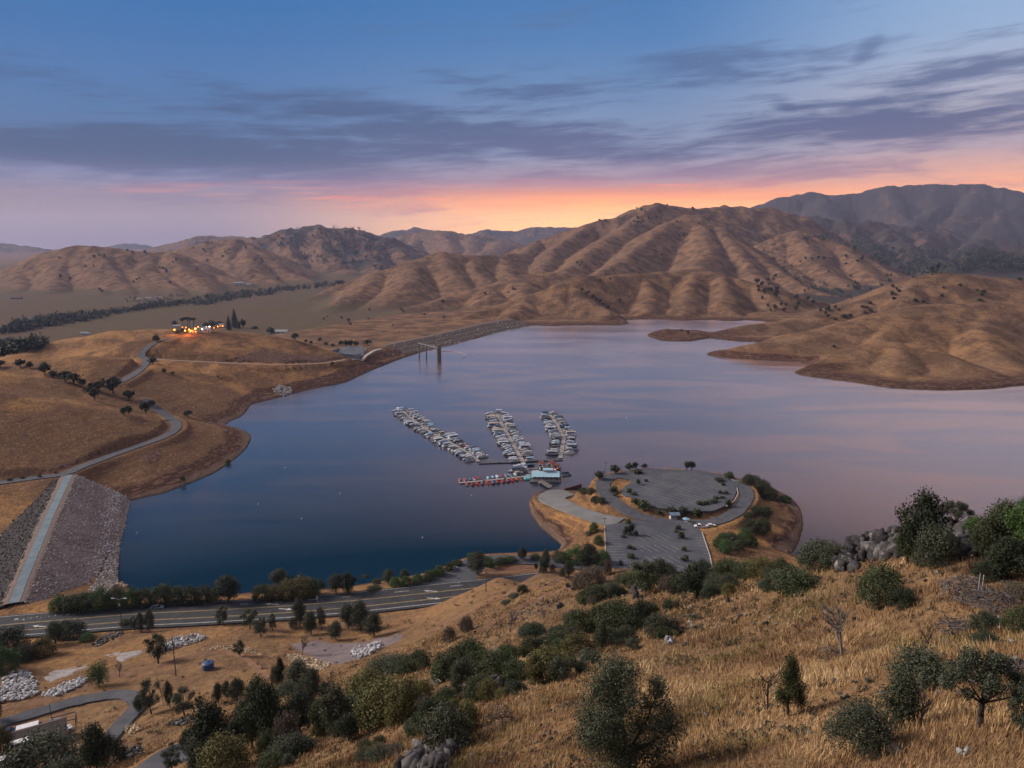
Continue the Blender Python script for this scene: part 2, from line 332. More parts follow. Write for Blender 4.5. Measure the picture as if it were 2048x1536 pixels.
# ------------------------------------------------------------------ node helpers
class NG:
    def __init__(s, tree): s.t = tree; s.n = tree.nodes; s.l = tree.links
    def new(s, typ, **kw):
        n = s.n.new(typ)
        for k, v in kw.items(): setattr(n, k, v)
        return n
    def put(s, sock, v):
        if v is None: return
        if isinstance(v, bpy.types.NodeSocket): s.l.new(v, sock)
        elif isinstance(v, (tuple, list)) and sock.type == 'RGBA' and len(v) == 3: sock.default_value = (*v, 1)
        else: sock.default_value = v
    def math(s, op, a, b=None, c=None, clamp=False):
        n = s.new('ShaderNodeMath', operation=op); n.use_clamp = clamp
        for i, v in enumerate((a, b, c)):
            if v is not None: s.put(n.inputs[i], v)
        return n.outputs[0]
    def mix(s, f, a, b, blend='MIX'):
        n = s.new('ShaderNodeMix', data_type='RGBA', blend_type=blend)
        s.put(n.inputs[0], f); s.put(n.inputs[6], a); s.put(n.inputs[7], b); return n.outputs[2]
    def mixf(s, f, a, b):
        n = s.new('ShaderNodeMix', data_type='FLOAT'); s.put(n.inputs[0], f); s.put(n.inputs[2], a); s.put(n.inputs[3], b); return n.outputs[0]
    def noise(s, vec, scale, detail=4, rough=.55, dist=0.0, out=0):
        n = s.new('ShaderNodeTexNoise'); s.put(n.inputs['Vector'], vec); s.put(n.inputs['Scale'], scale)
        n.inputs['Detail'].default_value = detail; n.inputs['Roughness'].default_value = rough; n.inputs['Distortion'].default_value = dist
        return n.outputs[out]
    def vor(s, vec, scale, out=0, feature='F1'):
        n = s.new('ShaderNodeTexVoronoi', feature=feature); s.put(n.inputs['Vector'], vec); s.put(n.inputs['Scale'], scale); return n.outputs[out]
    def step(s, x, a, b):       # smoothstep
        n = s.new('ShaderNodeMapRange', interpolation_type='SMOOTHSTEP'); s.put(n.inputs[0], x); s.put(n.inputs[1], a); s.put(n.inputs[2], b); return n.outputs[0]
    def ramp(s, x, stops, interp='LINEAR'):
        n = s.new('ShaderNodeValToRGB'); s.put(n.inputs[0], x); n.color_ramp.interpolation = interp
        e = n.color_ramp.elements
        while len(e) < len(stops): e.new(.5)
        for el, (p, c) in zip(e, stops): el.position = p; el.color = (*c, 1)
        return n.outputs[0]
    def comb(s, x, y, z=0.0):
        n = s.new('ShaderNodeCombineXYZ'); s.put(n.inputs[0], x); s.put(n.inputs[1], y); s.put(n.inputs[2], z); return n.outputs[0]
    def vmul(s, v, k):
        n = s.new('ShaderNodeVectorMath', operation='MULTIPLY'); s.put(n.inputs[0], v); n.inputs[1].default_value = k; return n.outputs[0]
    def attr(s, name):
        n = s.new('ShaderNodeAttribute'); n.attribute_name = name; return n.outputs['Fac']
    def bump(s, h, strength=.5, dist=1.0):
        n = s.new('ShaderNodeBump'); s.put(n.inputs['Height'], h); n.inputs['Strength'].default_value = strength; n.inputs['Distance'].default_value = dist; return n.outputs[0]
MATS = {}
def new_mat(name):
    m = bpy.data.materials.new(name); m.use_nodes = True; g = NG(m.node_tree)
    b = m.node_tree.nodes['Principled BSDF']; b.inputs['Specular IOR Level'].default_value = .25
    return m, g, b
def pm(name, c1, c2=None, scale=4.0, rough=.8, bump=0.0, metal=0.0, thr=(.35,.65), emit=None, estr=0.0, bscale=None):
    """plain procedural material: two tones broken up by noise"""
    if name in MATS: return MATS[name]
    m, g, b = new_mat(name)
    tc = g.new('ShaderNodeTexCoord').outputs['Object']
    c2 = c2 or tuple(x*.72 for x in c1)
    nz = g.noise(tc, scale, 5, .6)
    g.put(b.inputs['Base Color'], g.mix(g.step(nz, *thr), c1, c2))
    b.inputs['Roughness'].default_value = rough; b.inputs['Metallic'].default_value = metal
    if bump: g.put(b.inputs['Normal'], g.bump(g.noise(tc, bscale or scale*3, 4, .6), bump, .3))
    if emit: b.inputs['Emission Color'].default_value = (*emit, 1); b.inputs['Emission Strength'].default_value = estr
    MATS[name] = m; return m

# ------------------------------------------------------------------ road lines and lots (level the ground first)
def dense(pts, step):
    out = [pts[0]]
    for a, b in zip(pts[:-1], pts[1:]):
        n = max(1, int(math.hypot(b[0]-a[0], b[1]-a[1])/step))
        for k in range(1, n+1): out.append(tuple(a[i]+(b[i]-a[i])*k/n for i in range(len(a))))
    return out
def spline(pts, n=8):
    Q = np.array(pts, float); out = []
    Q = np.vstack([2*Q[0]-Q[1], Q, 2*Q[-1]-Q[-2]])
    for i in range(1, len(Q)-2):
        p0, p1, p2, p3 = Q[i-1], Q[i], Q[i+1], Q[i+2]
        for k in range(n):
            t = k/n
            out.append(tuple(.5*((2*p1)+(-p0+p2)*t+(2*p0-5*p1+4*p2-p3)*t*t+(-p0+3*p1-3*p2+p3)*t**3)))
    out.append(tuple(Q[-2])); return out
def road_z(pxs, z, w):
    zz = z if isinstance(z, (list, tuple)) else [z]*len(pxs); ww = w if isinstance(w, (list, tuple)) else [w]*len(pxs)
    return spline([(*on_z(px, py, q), k) for (px, py), q, k in zip(pxs, zz, ww)])
def road_ground(pxs, w, smooth_n=2):
    P3 = march(pxs); z = np.array([p[2] for p in P3])
    for _ in range(smooth_n): z = np.concatenate([[z[0]], (z[:-2]+2*z[1:-1]+z[2:])/4, [z[-1]]])
    # keep each point on its sight line at the smoothed height
    Q = [(*on_z(px, py, zz), w) for (px, py), zz in zip(pxs, z)]
    return spline(Q)
HWY = road_z([(-160,1272),(-60,1262),(0,1255),(140,1243),(280,1232),(420,1225),(560,1217),(700,1206),(820,1194),(930,1182),(1020,1172),(1100,1162)], 12.0, 17.6)
SIDE = road_z([(862,1188),(898,1166),(922,1150),(938,1137),(947,1126),(985,1119),(1060,1120),(1140,1128),(1222,1134)], [12,12,11.6,11,10,9,8.6,8.6,8.5], [24,20,14,11,10,9,8,8,8])
RING = road_z([(1386,1045),(1415,1045),(1441,1039),(1468,1026),(1485,1008),(1493,991),(1490,978),(1479,966)], [8.5,8.7,9.2,10,10.7,11.2,11.4,11.4], 7.5)
RING2 = road_z([(1316,1041),(1304,1038),(1274,1029),(1245,1014),(1222,997),(1208,979),(1207,964),(1219,954),(1242,947)], [8.5,8.7,9.2,10,10.6,11,11.2,11.4,11.4], 8.0)
RAMP = road_z([(1238,1044),(1192,1034),(1152,1020),(1120,1007),(1104,997),(1112,988),(1138,984)], [8.4,8,7,5.4,3.8,2.4,1.2], [13,12,12,13,15,15,11])
LOT_UP = np.array([on_z(px, py, 11.5)[:2] for px, py in [(1242,983),(1251,991),(1274,997),(1295,1003),(1304,1013),(1327,1017),(1380,1022),(1421,1022),(1433,1019),(1450,1011),(1465,1000),(1472,985),(1476,974),(1481,962),(1456,955),(1436,948),(1392,941),(1333,938),(1289,938),(1245,943),(1228,953),(1260,959),(1263,963),(1251,972)]])
LOT_LOW = np.array([on_z(px, py, 8.5)[:2] for px, py in [(1211,1050),(1256,1043),(1310,1036),(1380,1040),(1397,1057),(1404,1064),(1419,1112),(1424,1140),(1330,1146),(1222,1140),(1213,1112)]])
FLAT += [('poly', (LOT_UP, 11.5), 6.0), ('poly', (LOT_LOW, 8.5), 6.0), ('line', SIDE, 7.0), ('line', HWY, 8.0), ('line', RING, 3.5), ('line', RING2, 3.5), ('line', RAMP, 4.0)]
HILLROAD_A = road_ground([(-60,975),(0,965),(70,955),(128,947),(170,930),(246,902),(323,875),(347,861),(353,852),(350,843),(340,835)], 6.5)
HILLROAD_B = road_ground([(240,764),(262,752),(287,733),(293,720),(283,711),(290,699),(309,686),(338,676)], 6.5)
_a = HILLROAD_A[-1]; _b = HILLROAD_B[0]
HILLROAD_A += [( _a[0]+(_b[0]-_a[0])*k/6, _a[1]+(_b[1]-_a[1])*k/6, _a[2]+(_b[2]-_a[2])*k/6, 6.5) for k in range(1, 4)]
BENCH = road_ground([(300,717),(340,720),(380,722),(465,726),(547,729),(600,728),(652,725),(690,719)], 3.6, 3)
DRIVE = road_ground([(-30,1455),(0,1446),(80,1422),(160,1400),(230,1388),(262,1390),(275,1402),(270,1418),(245,1445),(218,1475),(195,1500)], 3.9)
DRIVE2 = road_ground([(270,1560),(320,1522),(360,1505),(410,1498)], 4.4)
FLAT += [('line', HILLROAD_A, 3.2), ('line', HILLROAD_B, 3.2), ('line', BENCH, 2.5), ('line', DRIVE, 2.5), ('line', DRIVE2, 2.5)]

# ------------------------------------------------------------------ terrain mesh: rings round the viewpoint, fine where the photo looks
az = np.concatenate([np.linspace(-180, -44, 36, endpoint=False), np.linspace(-44, 44, 1060), np.linspace(44, 180, 37)[1:-1]])
az = np.radians(az); nA = len(az)
rr = np.concatenate([np.geomspace(2.5, 60, 150, endpoint=False), np.geomspace(60, 150, 150, endpoint=False), np.geomspace(150, 1600, 430, endpoint=False), np.geomspace(1600, 5200, 200, endpoint=False), np.geomspace(5200, 16000, 90)])
nR = len(rr)
GX = (rr[:, None]*np.sin(az)[None, :]).ravel(); GY = (rr[:, None]*np.cos(az)[None, :]).ravel()
GZ, SCR, SD = height(GX, GY)
V = np.stack([GX, GY, GZ], 1)
i0 = (np.arange(nR-1)[:, None]*nA+np.arange(nA)[None, :]); i1 = (np.arange(nR-1)[:, None]*nA+(np.arange(nA)+1) % nA)
F = np.stack([i0, i0+nA, i1+nA, i1], -1).reshape(-1, 4)[:, ::-1]
rT = np.hypot(GX, GY)
past = smooth(-8, -20, GZ)*smooth(1000, 1300, GY)*(1-smooth(4500, 6000, GY))
TERR_ME = np_mesh('terrain', V, F, smooth_=True, attrs={'scrub': ('POINT', SCR), 'shore': ('POINT', SD), 'pasture': ('POINT', past), 'near': ('POINT', 1-smooth(120, 330, rT))})
terrain = tag(link('terrain', TERR_ME), 'dry golden grass hills, valley floor and mountains round the lake', 'ground', kind='structure')
bpy.context.view_layer.update()
_o = Vector((0, 0, CAM_H))
def place(px, py):
    ok, loc, nrm, _ = terrain.ray_cast(_o, Vector(ray(px, py)).normalized())
    return loc if ok else Vector(on_z(px, py, 0))
def ground(x, y):
    ok, loc, nrm, _ = terrain.ray_cast(Vector((x, y, 3000)), Vector((0, 0, -1)))
    return loc.z if ok else 0.0
def slant(p): return (Vector(p)-_o).length

# ------------------------------------------------------------------ terrain material
m, g, b = new_mat('dry_grass_ground'); TERR_ME.materials.append(m)
geo = g.new('ShaderNodeNewGeometry'); pos = geo.outputs['Position']
sep = g.new('ShaderNodeSeparateXYZ'); g.put(sep.inputs[0], pos); Zc = sep.outputs[2]; Yc = sep.outputs[1]
flatp = g.vmul(pos, (1, 1, .6))
n_big = g.noise(flatp, .006, 5, .6); n_mid = g.noise(flatp, .035, 6, .62); n_sm = g.noise(flatp, .22, 5, .65); n_fine = g.noise(flatp, 1.7, 5, .7)
near = g.attr('near')
gold = g.mix(g.step(n_mid, .35, .68), (.320,.172,.068), (.210,.112,.054))
gold = g.mix(g.step(n_big, .42, .62), gold, (.200,.118,.066))
househ = g.math('MULTIPLY', g.math('MULTIPLY', g.step(Yc, 610, 680), g.step(Yc, 900, 820)), g.step(sep.outputs[0], -120, -180))
gold = g.mix(g.math('MULTIPLY', househ, .8), gold, g.mix(g.step(n_mid, .38, .6), (.36,.185,.070), (.23,.115,.050)))
brown = g.mix(g.step(n_sm, .3, .7), (.150,.083,.045), (.098,.058,.040))
lefth = g.math('MULTIPLY', g.step(Yc, 330, 430), g.math('MULTIPLY', g.step(Yc, 690, 570), g.step(sep.outputs[0], -40, -140)))
n_p = g.noise(g.vmul(pos, (1, .6, .8)), .017, 6, .66)
patch = g.math('MULTIPLY', g.step(g.math('ADD', g.math('ADD', n_mid, g.math('MULTIPLY', n_sm, .35)), g.math('MULTIPLY', lefth, g.math('MULTIPLY', g.math('SUBTRACT', n_p, .42), 1.3))), .60, .80), .82)
gold = g.mix(g.math('MULTIPLY', lefth, g.step(n_p, .36, .54)), gold, (.118,.062,.036))
col = g.mix(patch, gold, brown)
n_mt = g.noise(g.vmul(pos, (.10, .05, .10)), 1.0, 5, .65)
col = g.mix(g.math('MULTIPLY', g.math('MULTIPLY', g.step(n_mt, .56, .66), lefth), .7), col, (.050,.030,.023))
streak = g.noise(g.vmul(pos, (.12, .012, .05)), 1.0, 5, .6)
col = g.mix(g.math('MULTIPLY', g.step(streak, .5, .72), .30), col, (.16,.10,.062))
# the far bare hills are duller and more mauve-brown than the near grass
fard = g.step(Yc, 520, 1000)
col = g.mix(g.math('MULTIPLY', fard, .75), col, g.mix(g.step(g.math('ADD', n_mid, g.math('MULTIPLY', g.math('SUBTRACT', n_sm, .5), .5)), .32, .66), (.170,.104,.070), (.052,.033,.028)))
col = g.mix(g.math('MULTIPLY', g.step(n_fine, .45, .75), g.math('MULTIPLY', near, .6)), col, (.175,.108,.055))
n_f3 = g.noise(flatp, .55, 5, .75)
col = g.mix(g.math('MULTIPLY', g.step(n_f3, .48, .64), g.math('MULTIPLY', g.step(Yc, 1300, 450), .78)), col, (.105,.062,.036))
col = g.mix(g.math('MULTIPLY', g.step(n_f3, .47, .36), g.math('MULTIPLY', g.step(Yc, 1300, 450), .40)), col, (.40,.255,.125))
# olive and rust tufts close by
col = g.mix(g.math('MULTIPLY', g.step(g.noise(flatp, .16, 4, .6, 0), .56, .72), g.math('MULTIPLY', near, .5)), col, (.150,.135,.055))
terr = g.noise(g.vmul(pos, (.018, .018, .55)), 1.0, 4, .65)
col = g.mix(g.math('MULTIPLY', g.step(terr, .50, .64), .45), col, (.095,.056,.036))
n_trk = g.noise(g.vmul(pos, (.05, .05, .10)), 1.0, 3, .5, 1.5)
trk = g.math('MULTIPLY', g.step(g.math('ABSOLUTE', g.math('SUBTRACT', n_trk, .5)), .012, .004), g.step(Yc, 700, 300))
col = g.mix(g.math('MULTIPLY', trk, .5), col, (.13,.075,.045))
col = g.mix(g.math('MULTIPLY', near, .62), col, g.mix(g.step(n_sm, .35, .65), (.185,.122,.068), (.115,.074,.046)))
# valley pasture
pastc = g.mix(g.step(n_big, .40, .60), (.070,.052,.037), (.066,.060,.031))
col = g.mix(g.math('MULTIPLY', g.attr('pasture'), .85), col, g.mix(g.step(n_mid, .4, .7), pastc, (.092,.062,.044)))
# scrub on the far mountains
sc = g.attr('scrub')
n_scr = g.noise(flatp, .022, 6, .7); n_scr2 = g.noise(flatp, .0035, 4, .6)
scv = g.math('ADD', g.math('MULTIPLY', n_scr, .7), g.math('MULTIPLY', n_scr2, .55))
scm = g.step(scv, g.math('SUBTRACT', .98, g.math('MULTIPLY', sc, .62)), g.math('SUBTRACT', 1.10, g.math('MULTIPLY', sc, .60)))
scm = g.math('MULTIPLY', scm, g.step(sc, .02, .12))
col = g.mix(scm, col, g.mix(n_mid, (.030,.026,.027), (.052,.044,.040)))
# bare earth: steep cuts and the drawn-down shore
nz = g.new('ShaderNodeSeparateXYZ'); g.put(nz.inputs[0], geo.outputs['Normal'])
steep = g.math('MULTIPLY', g.step(nz.outputs[2], .86, .74), g.step(n_sm, .35, .6))
col = g.mix(g.math('MULTIPLY', steep, .75), col, g.mix(n_f3, (.085,.040,.027), (.175,.095,.062)))
shore = g.attr('shore')
bankw = g.math('ADD', Zc, g.math('MULTIPLY', g.math('SUBTRACT', n_mid, .5), 5.0))
bankm = g.math('MULTIPLY', g.step(g.math('SUBTRACT', bankw, g.math('MULTIPLY', g.step(Yc, 550, 800), 3.8)), g.math('ADD', 3.6, g.math('MULTIPLY', lefth, 2.6)), g.math('ADD', 2.6, g.math('MULTIPLY', lefth, 2.2))), g.step(shore, 60, 25))
bankc = g.mix(g.step(n_sm, .35, .65), (.070,.034,.025), (.046,.026,.022))
bankc = g.mix(g.step(g.noise(g.vmul(pos, (.15,.15,2.2)), 1.0, 3, .6), .5, .65), bankc, (.145,.088,.058))
bankc = g.mix(g.math('MULTIPLY', g.step(bankw, 2.4, 1.6), g.math('MULTIPLY', g.step(Yc, 700, 550), .4)), bankc, g.mix(n_sm, (.21,.155,.12), (.13,.095,.075)))
col = g.mix(bankm, col, bankc)
col = g.mix(g.math('MULTIPLY', g.step(Zc, .7, .2), g.step(shore, 60, 25)), col, (.045,.034,.028))
g.put(b.inputs['Base Color'], col); b.inputs['Roughness'].default_value = .95; b.inputs['Specular IOR Level'].default_value = .05
n_f2 = g.noise(flatp, .75, 4, .75)
hgt = g.math('ADD', g.math('MULTIPLY', g.math('ADD', n_sm, g.math('MULTIPLY', n_f2, .7)), 1.2), g.math('MULTIPLY', n_fine, g.math('MULTIPLY', near, .25)))
hgt = g.math('ADD', hgt, g.math('MULTIPLY', scm, 4.0)); hgt = g.math('ADD', hgt, g.math('MULTIPLY', n_mid, 2.5))
g.put(b.inputs['Normal'], g.bump(hgt, .8, 1.0))
# ------------------------------------------------------------------ lake
Lw = LAKE.copy(); nrmL = np.roll(Lw, -1, 0)-np.roll(Lw, 1, 0); nrmL = np.stack([nrmL[:, 1], -nrmL[:, 0]], 1); nrmL /= np.linalg.norm(nrmL, axis=1)[:, None]+1e-9
A2 = .5*np.sum(Lw[:, 0]*np.roll(Lw[:, 1], -1)-np.roll(Lw[:, 0], -1)*Lw[:, 1])
Lw = Lw+nrmL*(3.0 if A2 > 0 else -3.0)
bm = bmesh.new(); vs = [bm.verts.new((p[0], p[1], 0.0)) for p in Lw]; bm.faces.new(vs if A2 > 0 else vs[::-1]); bmesh.ops.triangulate(bm, faces=bm.faces[:])
me = bpy.data.meshes.new('lake_water'); bm.to_mesh(me); bm.free()
m = bpy.data.materials.new('lake_water'); m.use_nodes = True; g = NG(m.node_tree); m.node_tree.nodes.clear(); me.materials.append(m)
pos = g.new('ShaderNodeNewGeometry').outputs['Position']
wave = g.math('ADD', g.noise(g.vmul(pos, (.35, .9, 1)), 1.0, 3, .6), g.math('MULTIPLY', g.noise(g.vmul(pos, (.03, .08, 1)), 1.0, 3, .5), 2.0))
nr = g.bump(wave, .035, 1.0)
strk = g.noise(g.vmul(pos, (.0045, .016, 1)), 1.0, 4, .6, 1.2)
rough = g.mixf(g.step(strk, .42, .6), .20, .27)
gl = g.new('ShaderNodeBsdfGlossy', distribution='MULTI_GGX'); g.put(gl.inputs['Roughness'], rough); g.put(gl.inputs['Color'], (1.0,.82,.73)); g.put(gl.inputs['Normal'], nr)  # warm gloss colour paints extra pink sunset glow into the reflection
df = g.new('ShaderNodeBsdfDiffuse'); g.put(df.inputs['Color'], (.004,.020,.042))
lw = g.new('ShaderNodeLayerWeight'); lw.inputs['Blend'].default_value = .5
mr = g.new('ShaderNodeMapRange'); g.put(mr.inputs[0], lw.outputs['Facing']); mr.inputs[1].default_value = .595; mr.inputs[2].default_value = .86; mr.inputs[3].default_value = .0; mr.inputs[4].default_value = .96
frs = mr.outputs[0]
mx = g.new('ShaderNodeMixShader'); g.put(mx.inputs[0], frs); g.l.new(df.outputs[0], mx.inputs[1]); g.l.new(gl.outputs[0], mx.inputs[2])
out = g.new('ShaderNodeOutputMaterial'); g.l.new(mx.outputs[0], out.inputs[0])
tag(link('lake_water', me), 'calm blue lake mirroring the evening sky, reflection tinted pink', 'lake', kind='structure')

# ------------------------------------------------------------------ sky
SUN_EL, SUN_AZ = math.radians(31), math.radians(282)
w = bpy.data.worlds.new('World'); scene.world = w; w.use_nodes = True; w.node_tree.nodes.clear(); g = NG(w.node_tree)
dirv = g.new('ShaderNodeTexCoord').outputs['Generated']
sp = g.new('ShaderNodeSeparateXYZ'); g.put(sp.inputs[0], dirv); dx, dy, dz = sp.outputs
el = g.math('MULTIPLY', g.math('ARCSINE', dz), 57.2958); azm = g.math('MULTIPLY', g.math('ARCTAN2', dx, dy), 57.2958)
t = g.math('DIVIDE', el, 60.0, clamp=True)
def E(d): return d/60.0
ZEN = (.40,.41,.48)
midc = [(E(0),(2.1,1.02,.26)),(E(1.6),(1.9,.88,.24)),(E(2.8),(1.5,.56,.17)),(E(3.5),(.95,.34,.19)),(E(4.2),(.48,.31,.35)),(E(6.2),(.28,.31,.45)),(E(8.5),(.20,.28,.45)),(E(11),(.14,.25,.45)),(E(14),(.085,.21,.45)),(E(17),(.06,.185,.43)),(E(20),(.32,.28,.37)),(E(27),(.64,.43,.42)),(E(42),(.34,.36,.45)),(1.0,ZEN)]
lefc = [(E(0),(.28,.225,.275)),(E(1.6),(.37,.265,.285)),(E(3.0),(.32,.25,.31)),(E(4.4),(.24,.25,.39)),(E(6),(.10,.17,.33)),(E(8.5),(.085,.18,.37)),(E(11),(.075,.18,.40)),(E(14),(.05,.165,.40)),(E(17),(.033,.150,.385)),(E(21),(.03,.11,.28)),(E(30),(.02,.07,.19)),(E(42),(.36,.38,.48)),(1.0,ZEN)]
rigc = [(E(0),(1.5,.7,.24)),(E(2.5),(1.4,.58,.22)),(E(4.2),(.90,.44,.30)),(E(6),(.46,.36,.42)),(E(8),(.40,.38,.46)),(E(10),(.42,.44,.56)),(E(13),(.30,.42,.62)),(E(17),(.24,.39,.63)),(E(21),(1.05,.64,.52)),(E(30),(.98,.62,.52)),(E(42),(.52,.46,.50)),(1.0,ZEN)]
fl = g.step(azm, -24, 7); fr_ = g.step(azm, 9, 33)
clear = g.mix(fr_, g.mix(fl, g.ramp(t, lefc), g.ramp(t, midc)), g.ramp(t, rigc))
# streaky clouds: noise laid out on the dome, drawn out along the horizon
warp = g.noise(g.comb(g.math('MULTIPLY', azm, .06), g.math('MULTIPLY', el, .2)), 1.0, 3, .6, 0, 1)
sw = g.new('ShaderNodeSeparateXYZ'); g.put(sw.inputs[0], warp)
ca = g.math('ADD', g.math('MULTIPLY', azm, .055), g.math('MULTIPLY', g.math('SUBTRACT', sw.outputs[0], .5), 1.0))
ce = g.math('ADD', g.math('MULTIPLY', g.math('SUBTRACT', el, g.math('MULTIPLY', azm, .03)), .42), g.math('MULTIPLY', g.math('SUBTRACT', sw.outputs[1], .5), 1.6))
cn = g.noise(g.comb(ca, ce, 3.7), 1.0, 7, .58)
cn2 = g.noise(g.comb(g.math('MULTIPLY', ca, 3.0), g.math('MULTIPLY', ce, 2.2), 8.1), 1.0, 6, .6)
def gauss(a0, e0, sa, se, tilt=0.0):
    da = g.math('DIVIDE', g.math('SUBTRACT', azm, a0), sa)
    ee = g.math('SUBTRACT', g.math('SUBTRACT', el, e0), g.math('MULTIPLY', g.math('SUBTRACT', azm, a0), tilt)); de = g.math('DIVIDE', ee, se)
    return g.math('EXPONENT', g.math('MULTIPLY', g.math('ADD', g.math('MULTIPLY', da, da), g.math('MULTIPLY', de, de)), -1.0))
cover = None
for a0, e0, sa, se, wt, tl in [(-22,5.7,24,1.9,.72,.02),(-4,7.4,14,1.6,.62,.0),(-13,9.1,12,1.1,.50,.0),(6,6.6,14,1.1,.50,.0),(-2,9.3,6,.7,.5,.0),(25,7.7,11,1.2,.74,.0),(17,8.3,4,.7,.35,.1),(14,12.3,9,1.2,.42,-.02),(5,10.8,12,1.1,.34,.0),(20,11.0,8,.7,.4,-.05),(33,10.6,8,1.3,.70,.10),(28,9.4,9,.6,.5,.06),(33,12.2,4,.5,.35,.0),(24.5,12.4,1.1,1.0,.42,.9),(19.6,9.0,1.3,.8,.42,-.4),(17.3,8.6,.6,.5,.35,.0),(8,4.6,30,.7,.34,.0),(-36,10.2,8,.6,.28,0),(28,5.6,10,.6,.28,.02),(38,8.8,10,1.2,.45,.0)]:
    q = g.math('MULTIPLY', gauss(a0, e0, sa, se, tl), wt); cover = q if cover is None else g.math('MAXIMUM', cover, q)
dens = g.math('ADD', g.math('ADD', cover, g.math('MULTIPLY', g.math('SUBTRACT', cn, .5), 1.25)), g.math('MULTIPLY', g.math('SUBTRACT', cn2, .5), .95))
cn3 = g.noise(g.comb(g.math('ADD', g.math('MULTIPLY', azm, .16), sw.outputs[1]), g.math('ADD', g.math('MULTIPLY', g.math('SUBTRACT', el, g.math('MULTIPLY', azm, .05)), 1.7), g.math('MULTIPLY', sw.outputs[0], 3.0)), 5.5), 1.0, 8, .62)
dens = g.math('ADD', dens, g.math('MULTIPLY', g.math('SUBTRACT', cn3, .5), 1.5))
dens = g.math('ADD', dens, g.math('MULTIPLY', gauss(-8, 6.4, 40, 2.9), .10))
dens = g.math('MULTIPLY', g.step(dens, .02, .66), g.step(g.math('ADD', cover, cn), .38, .62))
cl_l = g.ramp(t, [(E(2),(.30,.20,.28)),(E(4),(.14,.145,.27)),(E(5.5),(.066,.104,.205)),(E(9),(.058,.108,.225)),(E(14),(.07,.16,.34))])
cl_m = g.ramp(t, [(E(2),(1.0,.36,.24)),(E(3.6),(.80,.28,.24)),(E(4.6),(.34,.22,.31)),(E(6),(.115,.125,.24)),(E(9),(.08,.12,.245)),(E(14),(.085,.17,.35))])
cl_r = g.ramp(t, [(E(3),(.70,.30,.26)),(E(5),(.36,.24,.31)),(E(6.8),(.12,.125,.235)),(E(8.5),(.085,.115,.235)),(E(11),(.125,.165,.30)),(E(15),(.20,.29,.47))])
clc = g.mix(fr_, g.mix(fl, cl_l, cl_m), cl_r)
sky = g.mix(g.math('MULTIPLY', dens, .92), clear, clc)
# thin coral streaks just above the ridges
st = g.math('MULTIPLY', g.step(g.noise(g.comb(g.math('MULTIPLY', azm, .07), g.math('MULTIPLY', g.math('SUBTRACT', el, g.math('MULTIPLY', azm, .012)), 1.5), 1.3), 1.0, 4, .55), .50, .66), gauss(6, 3.3, 24, .75, .0))
sky = g.mix(st, sky, (1.25,.33,.15))
# below the horizon (never seen) and behind the camera
nish = g.new('ShaderNodeTexSky', sky_type='NISHITA'); nish.sun_disc = False; nish.sun_elevation = SUN_EL; nish.sun_rotation = SUN_AZ
back = g.math('MULTIPLY', g.step(dy, .45, -.25), g.step(el, 0, 25))
sky = g.mix(back, sky, (.26,.25,.29))
bg = g.new('ShaderNodeBackground'); g.put(bg.inputs[0], sky); bg.inputs[1].default_value = .95
bg2 = g.new('ShaderNodeBackground'); g.put(bg2.inputs[0], nish.outputs[0]); g.put(bg2.inputs[1], g.math('MULTIPLY', g.step(el, 38, 70), .05))
ad = g.new('ShaderNodeAddShader'); g.l.new(bg.outputs[0], ad.inputs[0]); g.l.new(bg2.outputs[0], ad.inputs[1])
out = g.new('ShaderNodeOutputWorld'); g.l.new(ad.outputs[0], out.inputs[0])

sun = bpy.data.lights.new('sun', 'SUN'); sun.energy = 5.0; sun.angle = math.radians(22); sun.color = (1.0, .86, .72)
so = bpy.data.objects.new('sun', sun); COL.objects.link(so)
sd_ = Vector((math.sin(SUN_AZ)*math.cos(SUN_EL), math.cos(SUN_AZ)*math.cos(SUN_EL), math.sin(SUN_EL)))
so.rotation_euler = sd_.to_track_quat('Z', 'Y').to_euler()

# ------------------------------------------------------------------ haze
MB().box((0, 1500, 330), (32800, 35600, 980)).build('haze', []) if False else None
hz_top = float(GZ.max())+20; hz_bot = float(GZ.min())-1.0
hb = MB().box((0, 0, (hz_top+hz_bot)/2), (33000, 33000, hz_top-hz_bot)); hm = bpy.data.materials.new('haze'); hm.use_nodes = True; hm.node_tree.nodes.clear(); g = NG(hm.node_tree)
pv = g.new('ShaderNodeVolumePrincipled'); pv.inputs['Color'].default_value = (.55,.62,.98,1); pv.inputs['Density'].default_value = HAZE = 3.7e-5; pv.inputs['Anisotropy'].default_value = .1
out = g.new('ShaderNodeOutputMaterial'); g.l.new(pv.outputs[0], out.inputs['Volume'])
tag(hb.build('haze', hm), 'thin blue evening haze over the valley and mountains', 'haze', kind='stuff')

# ------------------------------------------------------------------ camera and render settings
cam = bpy.data.cameras.new('camera'); co = bpy.data.objects.new('camera', cam); COL.objects.link(co); scene.camera = co
co.location = (0, 0, CAM_H); co.rotation_euler = (math.pi/2-TH, 0, 0); cam.sensor_width = 36; cam.lens = 36*FOC/2048; cam.clip_start = .5; cam.clip_end = 60000
vs_ = scene.view_settings; vs_.view_transform = 'Standard'; vs_.look = 'None'; vs_.exposure = .18; vs_.gamma = 1
scene.render.engine = 'CYCLES'; cy = scene.cycles; cy.use_denoising = True; cy.max_bounces = 4; cy.diffuse_bounces = 2; cy.glossy_bounces = 2; cy.volume_bounces = 0; cy.transparent_max_bounces = 4; cy.use_adaptive_sampling = True; cy.adaptive_threshold = .02
cy.sample_clamp_indirect = 6
